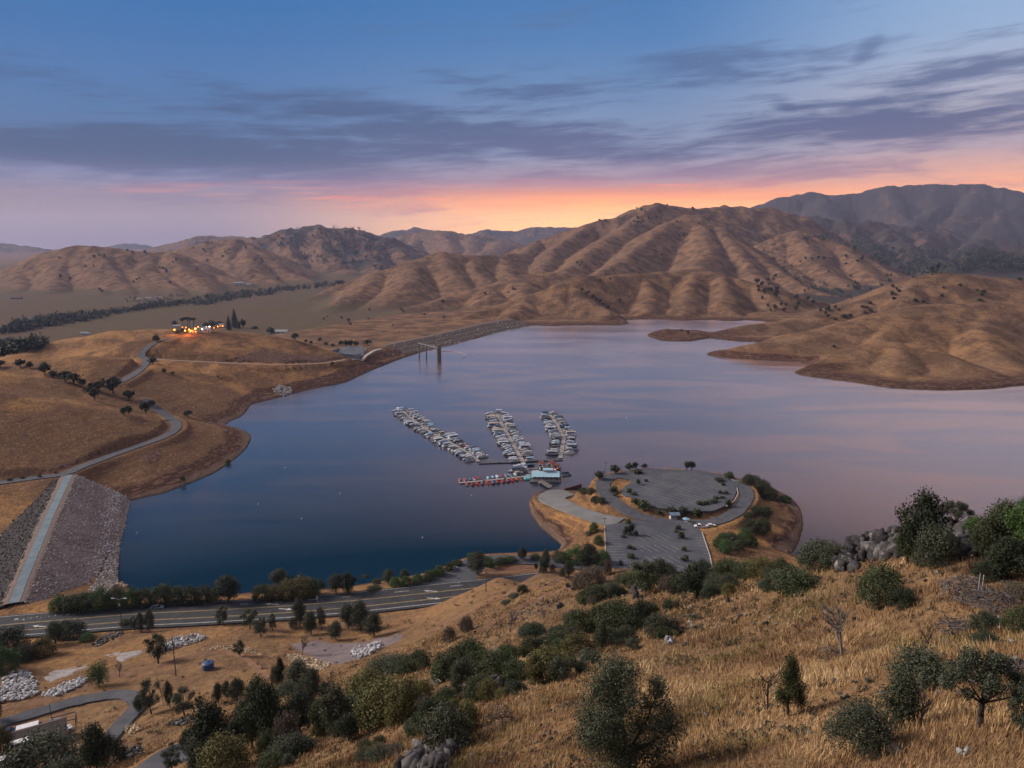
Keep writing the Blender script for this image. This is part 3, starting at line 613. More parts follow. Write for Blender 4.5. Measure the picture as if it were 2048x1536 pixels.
# ------------------------------------------------------------------ roads
ASPH = pm('asphalt', (.026,.028,.034), (.040,.041,.046), .35, .85, .15)
ASPH_OLD = pm('worn_asphalt', (.050,.054,.068), (.072,.075,.088), .25, .9, .15)
ASPH_LOT = pm('lot_asphalt', (.050,.055,.070), (.072,.076,.090), .10, .9, .12)
RAMPC = pm('ramp_concrete', (.125,.125,.132), (.165,.165,.168), .12, .9, .15)
GRAVEL = pm('gravel', (.105,.145,.180), (.145,.185,.215), .3, .95, .3)
DIRT = pm('dirt', (.24,.17,.13), (.30,.22,.17), .4, .95, .3)
WHITE_L = pm('white_marking', (.46,.46,.46), (.30,.30,.30), .8, .8)
YELL_L = pm('yellow_marking', (.34,.25,.10), (.22,.17,.09), .8, .8)
def offset_pts(pts, off):
    out = []
    for i, p in enumerate(pts):
        a = pts[max(i-1, 0)]; b = pts[min(i+1, len(pts)-1)]
        dx, dy = b[0]-a[0], b[1]-a[1]; L = math.hypot(dx, dy)+1e-9
        out.append((p[0]-dy/L*off, p[1]+dx/L*off, p[2]))
    return out
def ribbon(name, pts, mat, label, dz=0.0, side=.8, mb=None, mi=0, w=None, off=0.0, wig=0.0):
    pts = dense(pts, 3.0); own = mb is None; mb = mb or MB(); rows = []
    for i, p in enumerate(pts):
        a = pts[max(i-1, 0)]; b = pts[min(i+1, len(pts)-1)]; dx, dy = b[0]-a[0], b[1]-a[1]; L = math.hypot(dx, dy)+1e-9
        nx, ny = -dy/L, dx/L; h = (w or p[3])/2
        e1 = wig*float(fbm(np.array([p[0]/4.]), np.array([p[1]/4.+9]), 2, 5)[0]); e2 = wig*float(fbm(np.array([p[0]/4.]), np.array([p[1]/4.]), 2, 6)[0])
        r = [(p[0]+nx*(off+h+e1+.25), p[1]+ny*(off+h+e1+.25), p[2]+dz-side), (p[0]+nx*(off+h+e1), p[1]+ny*(off+h+e1), p[2]+dz), (p[0]+nx*(off-h+e2), p[1]+ny*(off-h+e2), p[2]+dz), (p[0]+nx*(off-h+e2-.25), p[1]+ny*(off-h+e2-.25), p[2]+dz-side)]
        rows.append(r if side else r[1:3])
    k = len(rows[0]); V = [q for r in rows for q in r]; F = []
    for i in range(len(rows)-1):
        for j in range(k-1): F.append((i*k+j, i*k+j+1, (i+1)*k+j+1, (i+1)*k+j)[::-1])
    mb.add(V, F, mi)
    if own:
        return tag(mb.build(name, mat), label, 'road', kind='structure')
ribbon('highway', HWY, ASPH, 'dark two-way highway with yellow lines along the near shore', wig=.3)
ribbon('side_road', SIDE, ASPH_LOT, 'grey side road leaving the highway towards the marina', dz=-.03, wig=.4)
ribbon('ring_road', RING, ASPH_OLD, 'grey road curving round the right of the oval car park', wig=.3)
ribbon('ring_road', RING2, ASPH_OLD, 'grey road curving round the left of the oval car park', wig=.3)
ribbon('boat_ramp_road', RAMP, RAMPC, 'pale hooked concrete road down to the boat ramp', wig=.3)
ribbon('hill_road', HILLROAD_A, ASPH_OLD, 'narrow grey road bending round the near left hill', wig=.25)
ribbon('hill_road', HILLROAD_B, ASPH_OLD, 'narrow grey road climbing to the lit houses on the hill', wig=.25)
ribbon('dirt_track', BENCH, DIRT, 'pale dirt track cut level across the house hill', wig=.8)
for tl_, tp_ in [('faint dirt track winding past the blue tank', [(215,1352),(262,1347),(320,1335),(370,1318),(420,1308),(462,1306),(492,1318),(512,1338),(535,1358)]),('faint dirt track along the foot of the white rubble', [(-20,1424),(60,1408),(130,1390),(200,1366),(250,1350)]),('brown track curving over the side slope', [(880,1252),(940,1226),(1000,1196),(1060,1172),(1120,1160),(1180,1152)]),('narrow brown track higher on the side slope', [(960,1268),(1010,1240),(1070,1204),(1130,1180),(1190,1166)])]:
    q_ = dense(spline([(*place(*p_)[:2], 0) for p_ in tp_]), 2.5)
    ribbon('dirt_track', [(p_[0], p_[1], ground(p_[0], p_[1])+.16, 2.4) for p_ in q_], pm('brown_track', (.125,.066,.040), (.175,.100,.060), .5, .95), tl_, side=.6, wig=1.2)
ribbon('driveway', DRIVE, ASPH_OLD, 'grey driveway looping round the lower left field', wig=.5)
ribbon('driveway', DRIVE2, ASPH_OLD, 'grey driveway at the foot of the slope by the oaks', wig=.5)
mk = MB()
for off in (1.55, 1.95, -3.25, -3.65): ribbon('', HWY, None, '', .004, 0, mk, 1, .2, off)
ribbon('', HWY, None, '', .004, 0, mk, 0, .3, -7.0); ribbon('', HWY, None, '', .004, 0, mk, 0, .2, 8.1)
hd = dense(HWY, 1.5)
for i in range(0, len(hd)-4, 1):
    if hd[i][0] > -110 and (i//2) % 4 == 0 and i % 2 == 0:
        ribbon('', hd[i:i+3], None, '', .004, 0, mk, 0, .25, 5.2)
def arrow(px, py, s=1.0):
    p = on_z(px, py, 12.006); dx, dy = .98*s, -.12*s; nx, ny = -dy, dx
    def q(a, b): return (p[0]+dx*a+nx*b, p[1]+dy*a+ny*b, p[2])
    mk.add([q(-2.4,-.25), q(1,-.25), q(1,.25), q(-2.4,.25), q(1,-.8), q(3,0), q(1,.8)], [(0,1,2,3),(4,5,6)], 0)
for ax_, ay_, s_ in ((80,1252.5,-1),(545,1208,-1),(570,1218,1),(862,1182,-1),(866,1196.5,1)): arrow(ax_, ay_, s_)
tag(mk.build('road_markings', [WHITE_L, YELL_L]), 'white and yellow painted lines and arrows on the highway', 'road markings', kind='structure')

def lot(name, P2, z, mat, label):
    mb = MB(); n = len(P2)
    V = [(x, y, z) for x, y in P2]+[(x, y, z-.8) for x, y in P2]; ccw = .5*np.sum(P2[:, 0]*np.roll(P2[:, 1], -1)-np.roll(P2[:, 0], -1)*P2[:, 1]) > 0
    top = tuple(range(n)) if ccw else tuple(range(n-1, -1, -1))
    mb.add(V, [top]+[((i+1) % n, i, n+i, n+(i+1) % n) if ccw else (i, (i+1) % n, n+(i+1) % n, n+i) for i in range(n)])
    o = mb.build(name, mat); return tag(o, label, 'car park', kind='structure')
def soft(P2): return smooth_closed([tuple(p) for p in P2], 3)
lot('parking_lot', soft(LOT_UP), 11.505, ASPH_LOT, 'empty oval grey car park with long white stall lines')
lot('parking_lot', LOT_LOW, 8.51, ASPH_LOT, 'blue-grey lower car park with angled stall lines and planted islands')
def stripes(mb, P2, z, d, spacing, seg, gap, inset, width=.16, band=None):
    d = np.array(d)/np.hypot(*d); nrm_ = np.array([-d[1], d[0]]); c = P2.mean(0); R = 90
    for i in range(-60, 61):
        o = c+nrm_*i*spacing; s = np.arange(-R, R, 1.0)
        X = o[0]+d[0]*s; Y = o[1]+d[1]*s
        ok = poly_sd(X, Y, P2) < -inset
        ok &= ((s+i*.7) % (seg+gap)) < seg
        if band is not None: ok &= band(X, Y)
        for k in np.nonzero(ok)[0]:
            a = np.array([X[k], Y[k]]); b_ = a+d*1.0
            w_ = nrm_*width/2
            mb.add([(*(a-w_), z), (*(b_-w_), z), (*(b_+w_), z), (*(a+w_), z)], [(0,1,2,3)], 0)
sm = MB()
g1 = np.array(on_z(1280,960,11.5)[:2]); g2 = np.array(on_z(1400,1000,11.5)[:2])
stripes(sm, LOT_UP, 11.511, g2-g1, 3.6, 22, 2.5, 6.0, .11)
l1 = np.array(on_z(1280,1070,8.5)[:2]); l2 = np.array(on_z(1298,1079,8.5)[:2])
def bandf(X, Y):
    out = np.zeros(X.shape, bool)
    for yy in (1073, 1096, 1119, 1137):
        p = on_z(1310, yy, 8.5); out |= np.abs(Y-p[1]) < 3.6
    x1 = on_z(1275,1090,8.5)[0]; x2 = on_z(1352,1090,8.5)[0]
    return out & (X > x1) & (X < x2)
stripes(sm, LOT_LOW, 8.516, l2-l1, 3.0, 40, 0, 1.5, .16, bandf)
x0l = on_z(1214,1090,8.5)[0]
stripes(sm, LOT_LOW, 8.516, (1, 0), 2.9, 200, 0, .6, .13, lambda X, Y: (X < x0l+6.5) & (Y < on_z(1214,1072,8.5)[1]))
stripes(sm, LOT_LOW, 8.516, (1, -.1), 2.9, 200, 0, .6, .16, lambda X, Y: (X > on_z(1402,1100,8.5)[0]) & (Y < on_z(1400,1075,8.5)[1]))
tag(sm.build('parking_lines', pm('worn_white_paint', (.36,.37,.39), (.19,.20,.22), .9, .85)), 'white stall lines painted on both car parks', 'road markings', kind='structure')
# pale kerbs along both sides of the lower lot and by the oval lot
def kerb(pxs, z, label):
    mb = MB(); pts = [on_z(px, py, z) for px, py in pxs]
    for a, b_ in zip(pts[:-1], pts[1:]):
        c = [(a[i]+b_[i])/2 for i in range(3)]; L = math.hypot(b_[0]-a[0], b_[1]-a[1])
        mb.box((c[0], c[1], z+.06), (L+.1, .35, .25), 0, math.atan2(b_[1]-a[1], b_[0]-a[0]))
    tag(mb.build('kerb', pm('kerb_concrete', (.42,.40,.38), None, 1, .9)), label, 'kerb', kind='structure')
kerb([(1209,1050),(1211,1112),(1212,1120)], 8.55, 'pale concrete kerb down the left edge of the lower lot')
kerb([(1404,1064),(1420,1112),(1425,1138)], 8.55, 'pale concrete kerb down the right edge of the lower lot')
kerb([(1449,951),(1468,961),(1478,962)], 11.6, 'pale kerb by the blue-roofed hut on the oval lot')
kerb([(1474,976),(1476,987),(1469,1001),(1452,1013)], 11.6, 'pale kerb on the right rim of the oval lot')

# ------------------------------------------------------------------ loose stones
def ico(sub):
    bm = bmesh.new(); bmesh.ops.create_icosphere(bm, subdivisions=sub, radius=1.0)
    v = np.array([p.co[:] for p in bm.verts]); f = np.array([[q.index for q in p.verts] for p in bm.faces]); bm.free(); return v, f
ICO1 = ico(1); ICO2 = ico(2); ICO3 = ico(3)
def stones_mesh(name, pts, sizes, mat, base=ICO1, flat=.65):
    N = len(pts); bv, bf = base; nv = len(bv); pts = np.asarray(pts, float); sizes = np.asarray(sizes, float)
    V = bv[None]*(1+RNG.uniform(-.32, .32, (N, nv, 1)))
    V = V*np.stack([RNG.uniform(.7, 1.3, N), RNG.uniform(.6, 1.0, N), RNG.uniform(.45, .8, N)*flat/.65], 1)[:, None, :]
    a = RNG.uniform(0, 6.283, N); ca, sa = np.cos(a), np.sin(a)
    X = V[..., 0]*ca[:, None]-V[..., 1]*sa[:, None]; Y = V[..., 0]*sa[:, None]+V[..., 1]*ca[:, None]
    V = np.stack([X, Y, V[..., 2]], -1)*sizes[:, None, None]+pts[:, None, :]
    F = (bf[None]+(np.arange(N)*nv)[:, None, None]).reshape(-1, 3)
    return np_mesh(name, V.reshape(-1, 3), F, [mat], attrs={'tint': ('FACE', np.repeat(RNG.uniform(0, 1, N), len(bf)))})
def tint_mat(name, stops, rough=.9, noise_amt=.25, nscale=1.5):
    m, g, b = new_mat(name); t = g.attr('tint'); tc = g.new('ShaderNodeTexCoord').outputs['Object']
    nz = g.noise(tc, nscale, 4, .6); f = g.math('ADD', t, g.math('MULTIPLY', g.math('SUBTRACT', nz, .5), noise_amt*2), clamp=True)
    g.put(b.inputs['Base Color'], g.ramp(f, stops)); b.inputs['Roughness'].default_value = rough; b.inputs['Specular IOR Level'].default_value = .15
    return m
RIPRAP = tint_mat('riprap_stone', [(0,(.10,.078,.072)),(.35,(.20,.165,.155)),(.65,(.31,.28,.27)),(.88,(.46,.44,.44)),(1,(.58,.57,.58))])
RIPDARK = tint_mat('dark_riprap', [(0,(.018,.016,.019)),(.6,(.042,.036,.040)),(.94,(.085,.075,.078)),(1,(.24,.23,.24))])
PALE_ROCK = tint_mat('pale_rock', [(0,(.14,.14,.15)),(.4,(.28,.28,.30)),(1,(.46,.46,.48))])
TAN_ROCK = tint_mat('tan_rock', [(0,(.17,.13,.09)),(.5,(.33,.25,.17)),(1,(.50,.40,.28))])

# ------------------------------------------------------------------ the two dams
def sweep(name, pts, prof, mat, parent, rough_amp=0.0, step=2.0, attr=False):
    pts = dense([(*p, 0) for p in pts], step); offs = np.array([p[0] for p in prof]); zs = np.array([p[1] for p in prof])
    o = np.linspace(offs.min(), offs.max(), max(2, int((offs.max()-offs.min())/1.2)+1)); z = np.interp(o, offs, zs)
    V = []; 
    for i, p in enumerate(pts):
        a = pts[max(i-1, 0)]; b_ = pts[min(i+1, len(pts)-1)]; dx, dy = b_[0]-a[0], b_[1]-a[1]; L = math.hypot(dx, dy)+1e-9
        V.append(np.stack([p[0]-dy/L*o, p[1]+dx/L*o, p[2]+z], 1))
    V = np.array(V); nz = fbm(V[..., 0].ravel()/2.2, V[..., 1].ravel()/2.2, 3, 91).reshape(V.shape[:2]); V[..., 2] += nz*rough_amp
    n = len(o); mI = len(pts); ii = (np.arange(mI-1)[:, None]*n+np.arange(n-1)[None, :])
    F = np.stack([ii, ii+1, ii+n+1, ii+n], -1).reshape(-1, 4)[:, ::-1]
    link(name, np_mesh(name, V.reshape(-1, 3), F, [mat], smooth_=True), parent)
    return V, o
dmA = thing('embankment_dam', 'rock-faced auxiliary dam with a pale gravel crest road, left of the near cove', 'dam')
mA, g, b = new_mat('riprap_bed'); tc = g.new('ShaderNodeNewGeometry').outputs['Position']
vr = g.vor(tc, .8, 1); nz1 = g.noise(tc, .06, 4, .6); nz2 = g.noise(tc, .9, 5, .7)
g.put(b.inputs['Base Color'], g.mix(g.step(nz2, .45, .7), g.mix(g.step(nz1, .4, .6), (.145,.112,.104), (.205,.168,.156)), (.28,.25,.24))); b.inputs['Roughness'].default_value = .95
g.put(b.inputs['Normal'], g.bump(nz2, 1.0, .6))
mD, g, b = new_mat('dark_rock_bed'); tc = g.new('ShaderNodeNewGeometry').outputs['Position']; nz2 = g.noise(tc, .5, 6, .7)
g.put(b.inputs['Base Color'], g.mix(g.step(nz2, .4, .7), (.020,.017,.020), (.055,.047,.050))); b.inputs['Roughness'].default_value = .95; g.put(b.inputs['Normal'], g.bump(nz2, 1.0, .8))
sweep('crest_road', AUX_DAM, [(-1.75,.12),(1.75,.12)], GRAVEL, dmA, 0)
sweep('crest_shoulder', AUX_DAM, [(-4.6,-.8),(-3.6,0),(3.6,0),(4.6,-.8)], pm('crest_dirt', (.17,.13,.115), (.115,.085,.078), 1.2, .95), dmA, .1)
VU, oU = sweep('upstream_face', AUX_DAM, [(-40,-26),(-3.7,-.25)], mA, dmA, .45)
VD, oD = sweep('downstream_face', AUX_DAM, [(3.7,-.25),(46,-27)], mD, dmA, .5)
def face_stones(V, n, s0, s1, mat, name, parent, pick=None):
    i = RNG.integers(0, V.shape[0], n); j = RNG.integers(0, V.shape[1], n)
    if pick is not None:
        keep = RNG.uniform(0, 1, n) < pick(j/V.shape[1], V[i, j]); i, j = i[keep], j[keep]
    p = V[i, j]+RNG.normal(0, .5, (len(i), 3))*[1, 1, .1]
    p = p[p[:, 2] > -.6]
    o = link(name, stones_mesh(name, p, RNG.uniform(s0, s1, len(p))**1.0, mat), parent); o['kind'] = 'stuff'
face_stones(VU, 11000, .16, .42, RIPRAP, 'riprap', dmA)
face_stones(VU, 13000, .20, .50, tint_mat('light_riprap', [(0,(.30,.27,.27)),(.5,(.46,.44,.45)),(1,(.62,.61,.63))]), 'pale_riprap', dmA, lambda t, p: np.clip(1.15-np.abs(t-.475-.02*np.sin(p[:, 1]/14))*10, 0, 1)*(.4+.6*(fbm(p[:, 0]/7, p[:, 1]/7, 3, 5) > -.1)))
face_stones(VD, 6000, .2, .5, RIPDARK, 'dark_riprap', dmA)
dmB = thing('embankment_dam', 'long low main dam with banded rock face at the far end of the lake', 'dam')
sweep('crest_road', MAIN_DAM, [(-3.2,.15),(3.2,.15)], pm('dam_gravel', (.115,.088,.075), (.15,.115,.098), .3, .95), dmB, 0, 6)
mB_, g, b = new_mat('banded_rock'); tc = g.new('ShaderNodeNewGeometry').outputs['Position']; nz2 = g.noise(tc, .25, 5, .7); zz = g.new('ShaderNodeSeparateXYZ'); g.put(zz.inputs[0], tc)
bd = g.step(g.math('SINE', g.math('ADD', g.math('MULTIPLY', zz.outputs[2], 2.1), g.math('MULTIPLY', nz2, 2.2))), -.2, .6)
g.put(b.inputs['Base Color'], g.mix(bd, (.058,.043,.038), (.088,.066,.058))); b.inputs['Roughness'].default_value = .95; g.put(b.inputs['Normal'], g.bump(nz2, 1.0, 1.5))
VM, oM = sweep('upstream_face', MAIN_DAM, [(-52,-13),(-3.3,-.15)], mB_, dmB, .5, 6)
sweep('downstream_face', MAIN_DAM, [(3.3,-.15),(70,-26)], pm('dam_grass', (.17,.115,.06), (.12,.085,.05), .05, .95), dmB, .3, 6)
face_stones(VM, 1100, .5, 1.1, RIPRAP, 'riprap', dmB, lambda t, p: np.clip(.25+.75*(fbm(p[:, 0]/30, p[:, 1]/30, 3, 8) > .05), 0, 1))

# ------------------------------------------------------------------ intake tower, footbridge, log boom, spillway
CONC = pm('weathered_concrete', (.145,.115,.110), (.105,.085,.085), .3, .9, .1)
PALEC = pm('pale_concrete', (.19,.20,.22), (.14,.15,.17), .15, .9, .1)
tw = on_z(878, 724, 0)
T = thing('intake_tower', 'dark round concrete intake tower standing in the water by the dam', 'tower', (tw[0], tw[1], 0))
n = 20
def ring(r, z, n=20): return [(math.cos(2*math.pi*i/n)*r, math.sin(2*math.pi*i/n)*r, z) for i in range(n)]
MB().loft([ring(3.0,-12), ring(2.9,9), ring(2.75,9.2), ring(2.7,17)]).build('shaft', CONC, T)
MB().loft([ring(3.4,17), ring(3.4,18.0)]).build('platform', PALEC, T)
MB().loft([ring(2.2,18), ring(2.2,20.4), ring(.2,21.4)]).build('control_cabin', CONC, T)
rb = MB()
for i in range(20):
    a, b_ = ring(3.3, 18.0)[i], ring(3.3, 19.0)[i]; rb.tube(a, b_, .05, n=4); rb.tube(b_, ring(3.3, 19.0)[(i+1) % 20], .05, n=4)
rb.build('railing', CONC, T)
lb = MB(); lb.tube((2.9,0,0),(2.9,0,17), .06, n=4); lb.build('ladder', CONC, T)
e1 = at_depth(837, 690, 915); e0 = (tw[0]-3.0, tw[1]+2, 17.3)
B = thing('footbridge', 'thin footbridge on two piers from the shore to the intake tower', 'bridge', (0,0,0))
dm = MB(); L = math.hypot(e1[0]-e0[0], e1[1]-e0[1]); an = math.atan2(e1[1]-e0[1], e1[0]-e0[0]); mid = [(e0[i]+e1[i])/2 for i in range(3)]
mid[2] = 17.3
dm.box((mid[0], mid[1], 17.3), (L+1, 2.2, .8), 0, an).build('deck', PALEC, B)
rl = MB()
for s_ in (-1, 1):
    for hh in (.55, 1.05): rl.box((mid[0]-math.sin(an)*s_*1.05, mid[1]+math.cos(an)*s_*1.05, 17.7+hh), (L+1, .08, .08), 0, an)
rl.build('railing', CONC, B)
for (px, py) in ((842, 719), (858, 726)):
    f_ = .97 if px == 842 else .56
    X = e0[0]+(e1[0]-e0[0])*f_; Y = e0[1]+(e1[1]-e0[1])*f_; pr = MB(); pr.tube((X, Y, min(-1, ground(X, Y)-.5)), (X, Y, 16.9), 1.0, .8, 10); pr.box((X, Y, 16.6), (2.2, 2.6, .6), 0, an); pr.build('pier', CONC, B)
bp = spline([on_z(*p, .15) for p in [(882,703),(896,702.5),(912,703.5),(925,706),(931,709.5),(930,713),(925,717)]], 12)
BM = thing('log_boom', 'curved line of floats trailing from the intake tower', 'boom')
bb = MB()
for a, b_ in zip(bp[:-1:1], bp[1::1]): bb.tube(a, b_, .42, n=6)
bb.build('float_line', pm('boom_float', (.30,.24,.24), (.2,.16,.16), .2, .8), BM)
S = thing('spillway', 'pale curved concrete spillway in the notch beside the dam', 'spillway', tuple(place(694, 712)))
S.scale = (.8, .8, .8); s0 = place(694, 712); q = MB()
rows = []
for k in range(13):
    a = math.radians(200+k*11); rows.append([(math.cos(a)*22, math.sin(a)*14+8, -4), (math.cos(a)*22, math.sin(a)*14+8, 4.0+1.2*math.sin(k*.5)), (math.cos(a)*20.5, math.sin(a)*12.5+8, 4.0+1.2*math.sin(k*.5)), (math.cos(a)*20.5, math.sin(a)*12.5+8, -4)])
q.loft(rows).build('weir_wall', PALEC, S)
q = MB(); q.add([(-20,10,-1),(22,10,-1),(18,34,9),(-14,34,9),(-20,10,-3),(22,10,-3),(18,34,7),(-14,34,7)], [(0,1,2,3),(0,4,5,1),(1,5,6,2),(2,6,7,3),(3,7,4,0),(4,7,6,5)]); q.build('chute_slab', pm('spillway_slab', (.075,.09,.12), (.11,.12,.145), .08, .9), S)
q = MB(); q.box((-21.5,22,3.5),(1,27,7),0,-.2); q.build('side_wall', PALEC, S); q = MB(); q.box((23,22,3.5),(1,27,7),0,.15); q.build('side_wall', PALEC, S)
tr = road_ground([(700,718),(718,714),(735,706),(750,700),(762,697)], 4.0)
ribbon('dirt_track', [(p[0], p[1], ground(p[0], p[1])+.5, p[3]) for p in tr], pm('pale_track', (.40,.38,.36), (.33,.31,.30), .3, .95), 'pale track rising from the spillway to the dam crest', side=1.5)

# ------------------------------------------------------------------ marina: docks
DECK = pm('dock_planks', (.20,.18,.18), (.27,.25,.25), 1.2, .9); DDECK = pm('dark_dock', (.055,.055,.065), (.09,.085,.09), .6, .9); FLOATM = pm('dock_float', (.05,.05,.055), None, .8, .8)
def dock(name, label, pxs, wd, mat, fingers=None, cat='dock'):
    pts = [on_z(px, py, 0) for px, py in pxs]; D = thing(name, label, cat, (0,0,0))
    dk = MB(); fl = MB()
    for a, b_ in zip(pts[:-1], pts[1:]):
        L = math.hypot(b_[0]-a[0], b_[1]-a[1]); an = math.atan2(b_[1]-a[1], b_[0]-a[0]); c = ((a[0]+b_[0])/2, (a[1]+b_[1])/2)
        dk.box((*c, .52), (L+wd*.45, wd, .14), 0, an)
        fl.box((*c, .15), (L+wd*.3, wd*.8, .6), 0, an)
    dk.build('deck', mat, D); fl.build('pontoon', FLOATM, D); return D, pts
A_PX = [(805,822),(816,834),(830,843),(840,851),(862,866),(893,882),(920,897),(945,913),(957,924)]
B_PX = [(993,829),(1000,843),(1007,857),(1017,873),(1024,886),(1032,901),(1040,915),(1047,929),(1053,941),(1058,953)]
C_PX = [(1100,831),(1106,838),(1111,846),(1117,856),(1123,867),(1128,878),(1126,890),(1124,900),(1121,917)]
D_PX = [(920,967),(968,963),(1010,958.5),(1052,954)]
dA, PA = dock('floating_dock', 'longest dock, slanting away left of the other two', A_PX, 2.4, DECK)
dB, PB = dock('floating_dock', 'middle dock running out from the blue-roofed store', B_PX, 3.0, DECK)
dC, PC = dock('floating_dock', 'right-hand dock with a bend in its middle', C_PX, 2.6, DECK)
dD, PD = dock('floating_dock', 'short rental dock of small bright boats, left of the store', D_PX, 2.4, DECK)
dock('floating_walkway', 'dark walkway joining the longest dock to the middle dock', [(958,928),(1000,926.5),(1043,925)], 1.8, DDECK, cat='walkway')
dock('floating_walkway', 'dark walkway joining the middle dock to the right-hand dock', [(1050,924),(1090,922.5),(1124,921)], 1.8, DDECK, cat='walkway')

# ------------------------------------------------------------------ boats
def hull_rings(L, W, H, n=9, sheer=.25):
    rings = []
    for i in range(n):
        t = i/(n-1); y = -L/2+L*t
        w_ = W/2*(1-max(0, (t-.55)/.45)**2.2*.96); z0 = -.25+.45*max(0, (t-.6)/.4)**2; z1 = H+sheer*t*t
        rings.append([(-w_*.55, y, z0), (w_*.55, y, z0), (w_, y, z0+.35*(z1-z0)), (w_, y, z1), (-w_, y, z1), (-w_, y, z0+.35*(z1-z0))])
    return rings
BOATW = pm('boat_white', (.40,.43,.49), (.33,.36,.42), 1.5, .4); BOATG = pm('boat_grey', (.30,.32,.37), (.24,.26,.31), 1.5, .5); BOATB = pm('boat_blue', (.055,.085,.16), (.07,.11,.20), 1.5, .5)
BOATK = pm('boat_dark', (.028,.03,.038), (.04,.042,.05), 1.5, .5); BOATR = pm('boat_red', (.24,.022,.022), (.18,.02,.02), 1.5, .5); BOATO = pm('boat_orange', (.30,.075,.028), (.25,.06,.022), 1.5, .5); BOATY = pm('boat_yellow', (.62,.36,.03), (.5,.3,.03), 1.5, .5)
BOATT = pm('boat_tan', (.38,.33,.28), (.31,.27,.23), 1.5, .7); GLASSD = pm('dark_glass', (.018,.022,.03), (.03,.035,.045), 2, .12); ALU = pm('aluminium', (.34,.36,.40), (.28,.30,.34), 2, .4, 0, .6); SEATM = pm('boat_seat', (.40,.37,.35), None, 2, .8); LBLUE = pm('canopy_light_blue', (.20,.34,.47), (.16,.29,.41), 1.5, .8)
REDC = pm('canopy_rust', (.15,.040,.030), (.11,.034,.028), 1.5, .85)
_bc = {}
def boat_meshes(kind, hm, tm):
    key = (kind, hm.name, tm.name)
    if key in _bc: return _bc[key]
    out = []
    if kind == 'patio':        # pontoon boat under a flat canopy
        q = MB()
        for s_ in (-1, 1): q.path([(s_*.95,-3.5,.05),(s_*.95,2.9,.05),(s_*.95,3.6,.3)], .38, .22, 8)
        out.append(('pontoons', q.mesh('pontoons', ALU, True)))
        q = MB(); q.box((0,0,.52),(2.6,6.9,.14)); q.box((1.25,0,.9),(.06,6.6,.6)); q.box((-1.25,0,.9),(.06,6.6,.6)); q.box((0,3.35,.9),(2.5,.06,.6)); q.box((0,-3.35,.9),(2.5,.06,.6))
        out.append(('deck', q.mesh('deck', hm)))
        q = MB(); q.box((-.8,1.9,.85),(.7,1.9,.5)); q.box((.8,1.9,.85),(.7,1.9,.5)); q.box((0,-2.6,.85),(2.1,.8,.55)); q.box((.75,-.6,.95),(.6,.7,.7))
        out.append(('seats', q.mesh('seats', SEATM)))
        q = MB(); q.box((0,-.6,2.55),(2.7,4.6,.12)); q.box((0,-.6,2.66),(2.2,4.0,.10))
        for x in (-1.2,1.2):
            for y in (-2.6,1.4): q.tube((x,y,.6),(x,y,2.5),.04,n=4)
        out.append(('canopy', q.mesh('canopy', tm)))
    elif kind == 'runabout':   # small open boat with a fitted cover
        out.append(('hull', MB().loft(hull_rings(6.0,2.3,.75)).mesh('hull', hm, False)))
        q = MB(); R_ = []
        for i in range(8):
            t = i/7; y = -2.9+5.5*t; w_ = 1.1*(1-max(0,(t-.5)/.5)**2*.9); h_ = .80+.55*math.sin(math.pi*min(1,t*1.25))*(1 if t < .8 else .5)
            R_.append([(-w_,y,.78+.25*t*t),(-w_*.55,y,h_+.1),(0,y,h_+.2),(w_*.55,y,h_+.1),(w_,y,.78+.25*t*t)])
        q.loft(R_, close=True); out.append(('cover', q.mesh('cover', tm, True)))
        q = MB(); q.box((0,-3.1,.55),(.45,.5,1.0)); q.box((0,-3.2,1.15),(.5,.6,.35)); out.append(('outboard_motor', q.mesh('outboard_motor', BOATK)))
    elif kind == 'cruiser':    # cabin boat with a raked windscreen and arch
        out.append(('hull', MB().loft(hull_rings(7.6,2.7,1.05,10,.4)).mesh('hull', hm, False)))
        q = MB(); q.loft([[(-1.0,-.6,1.0),(1.0,-.6,1.0),(1.0,2.3,1.2),(-1.0,2.3,1.2)],[(-.85,-.4,2.0),(.85,-.4,2.0),(.7,1.2,1.95),(-.7,1.2,1.95)]]); q.box((0,-2.5,1.2),(2.1,1.6,.3)); out.append(('cabin', q.mesh('cabin', BOATW)))
        q = MB(); q.loft([[(-.97,.9,1.45),(.97,.9,1.45),(.9,2.0,1.36),(-.9,2.0,1.36)],[(-.78,.75,1.86),(.78,.75,1.86),(.75,1.42,1.8),(-.75,1.42,1.8)]]); out.append(('windscreen', q.mesh('windscreen', GLASSD)))
        q = MB(); q.box((0,-1.7,2.35),(2.3,2.4,.1))
        for x in (-1.05,1.05): q.tube((x,-2.6,1.1),(x,-2.2,2.35),.05,n=4); q.tube((x,-.7,1.2),(x,-.9,2.35),.05,n=4)
        out.append(('canopy', q.mesh('canopy', tm)))
    else:                      # houseboat
        q = MB(); q.loft(hull_rings(9.2,3.2,.7,8,.15)); out.append(('hull', q.mesh('hull', hm)))
        q = MB(); q.box((0,-.5,1.75),(2.7,5.8,2.0)); out.append(('cabin', q.mesh('cabin', BOATW)))
        for x in (-1.36,1.36): out.append(('side_window', MB().box((x,-.4,1.95),(.05,4.9,.75)).mesh('side_window', GLASSD)))
        out.append(('front_window', MB().box((0,2.42,1.9),(1.8,.05,.9)).mesh('front_window', GLASSD)))
        q = MB(); q.box((0,-.2,2.85),(3.1,7.4,.14)); q.box((0,-.6,3.0),(1.2,1.6,.25)); out.append(('roof', q.mesh('roof', tm)))
    _bc[key] = out; return out
KW = {'patio': 'patio boat', 'runabout': 'open boat', 'cruiser': 'cabin boat', 'houseboat': 'houseboat'}
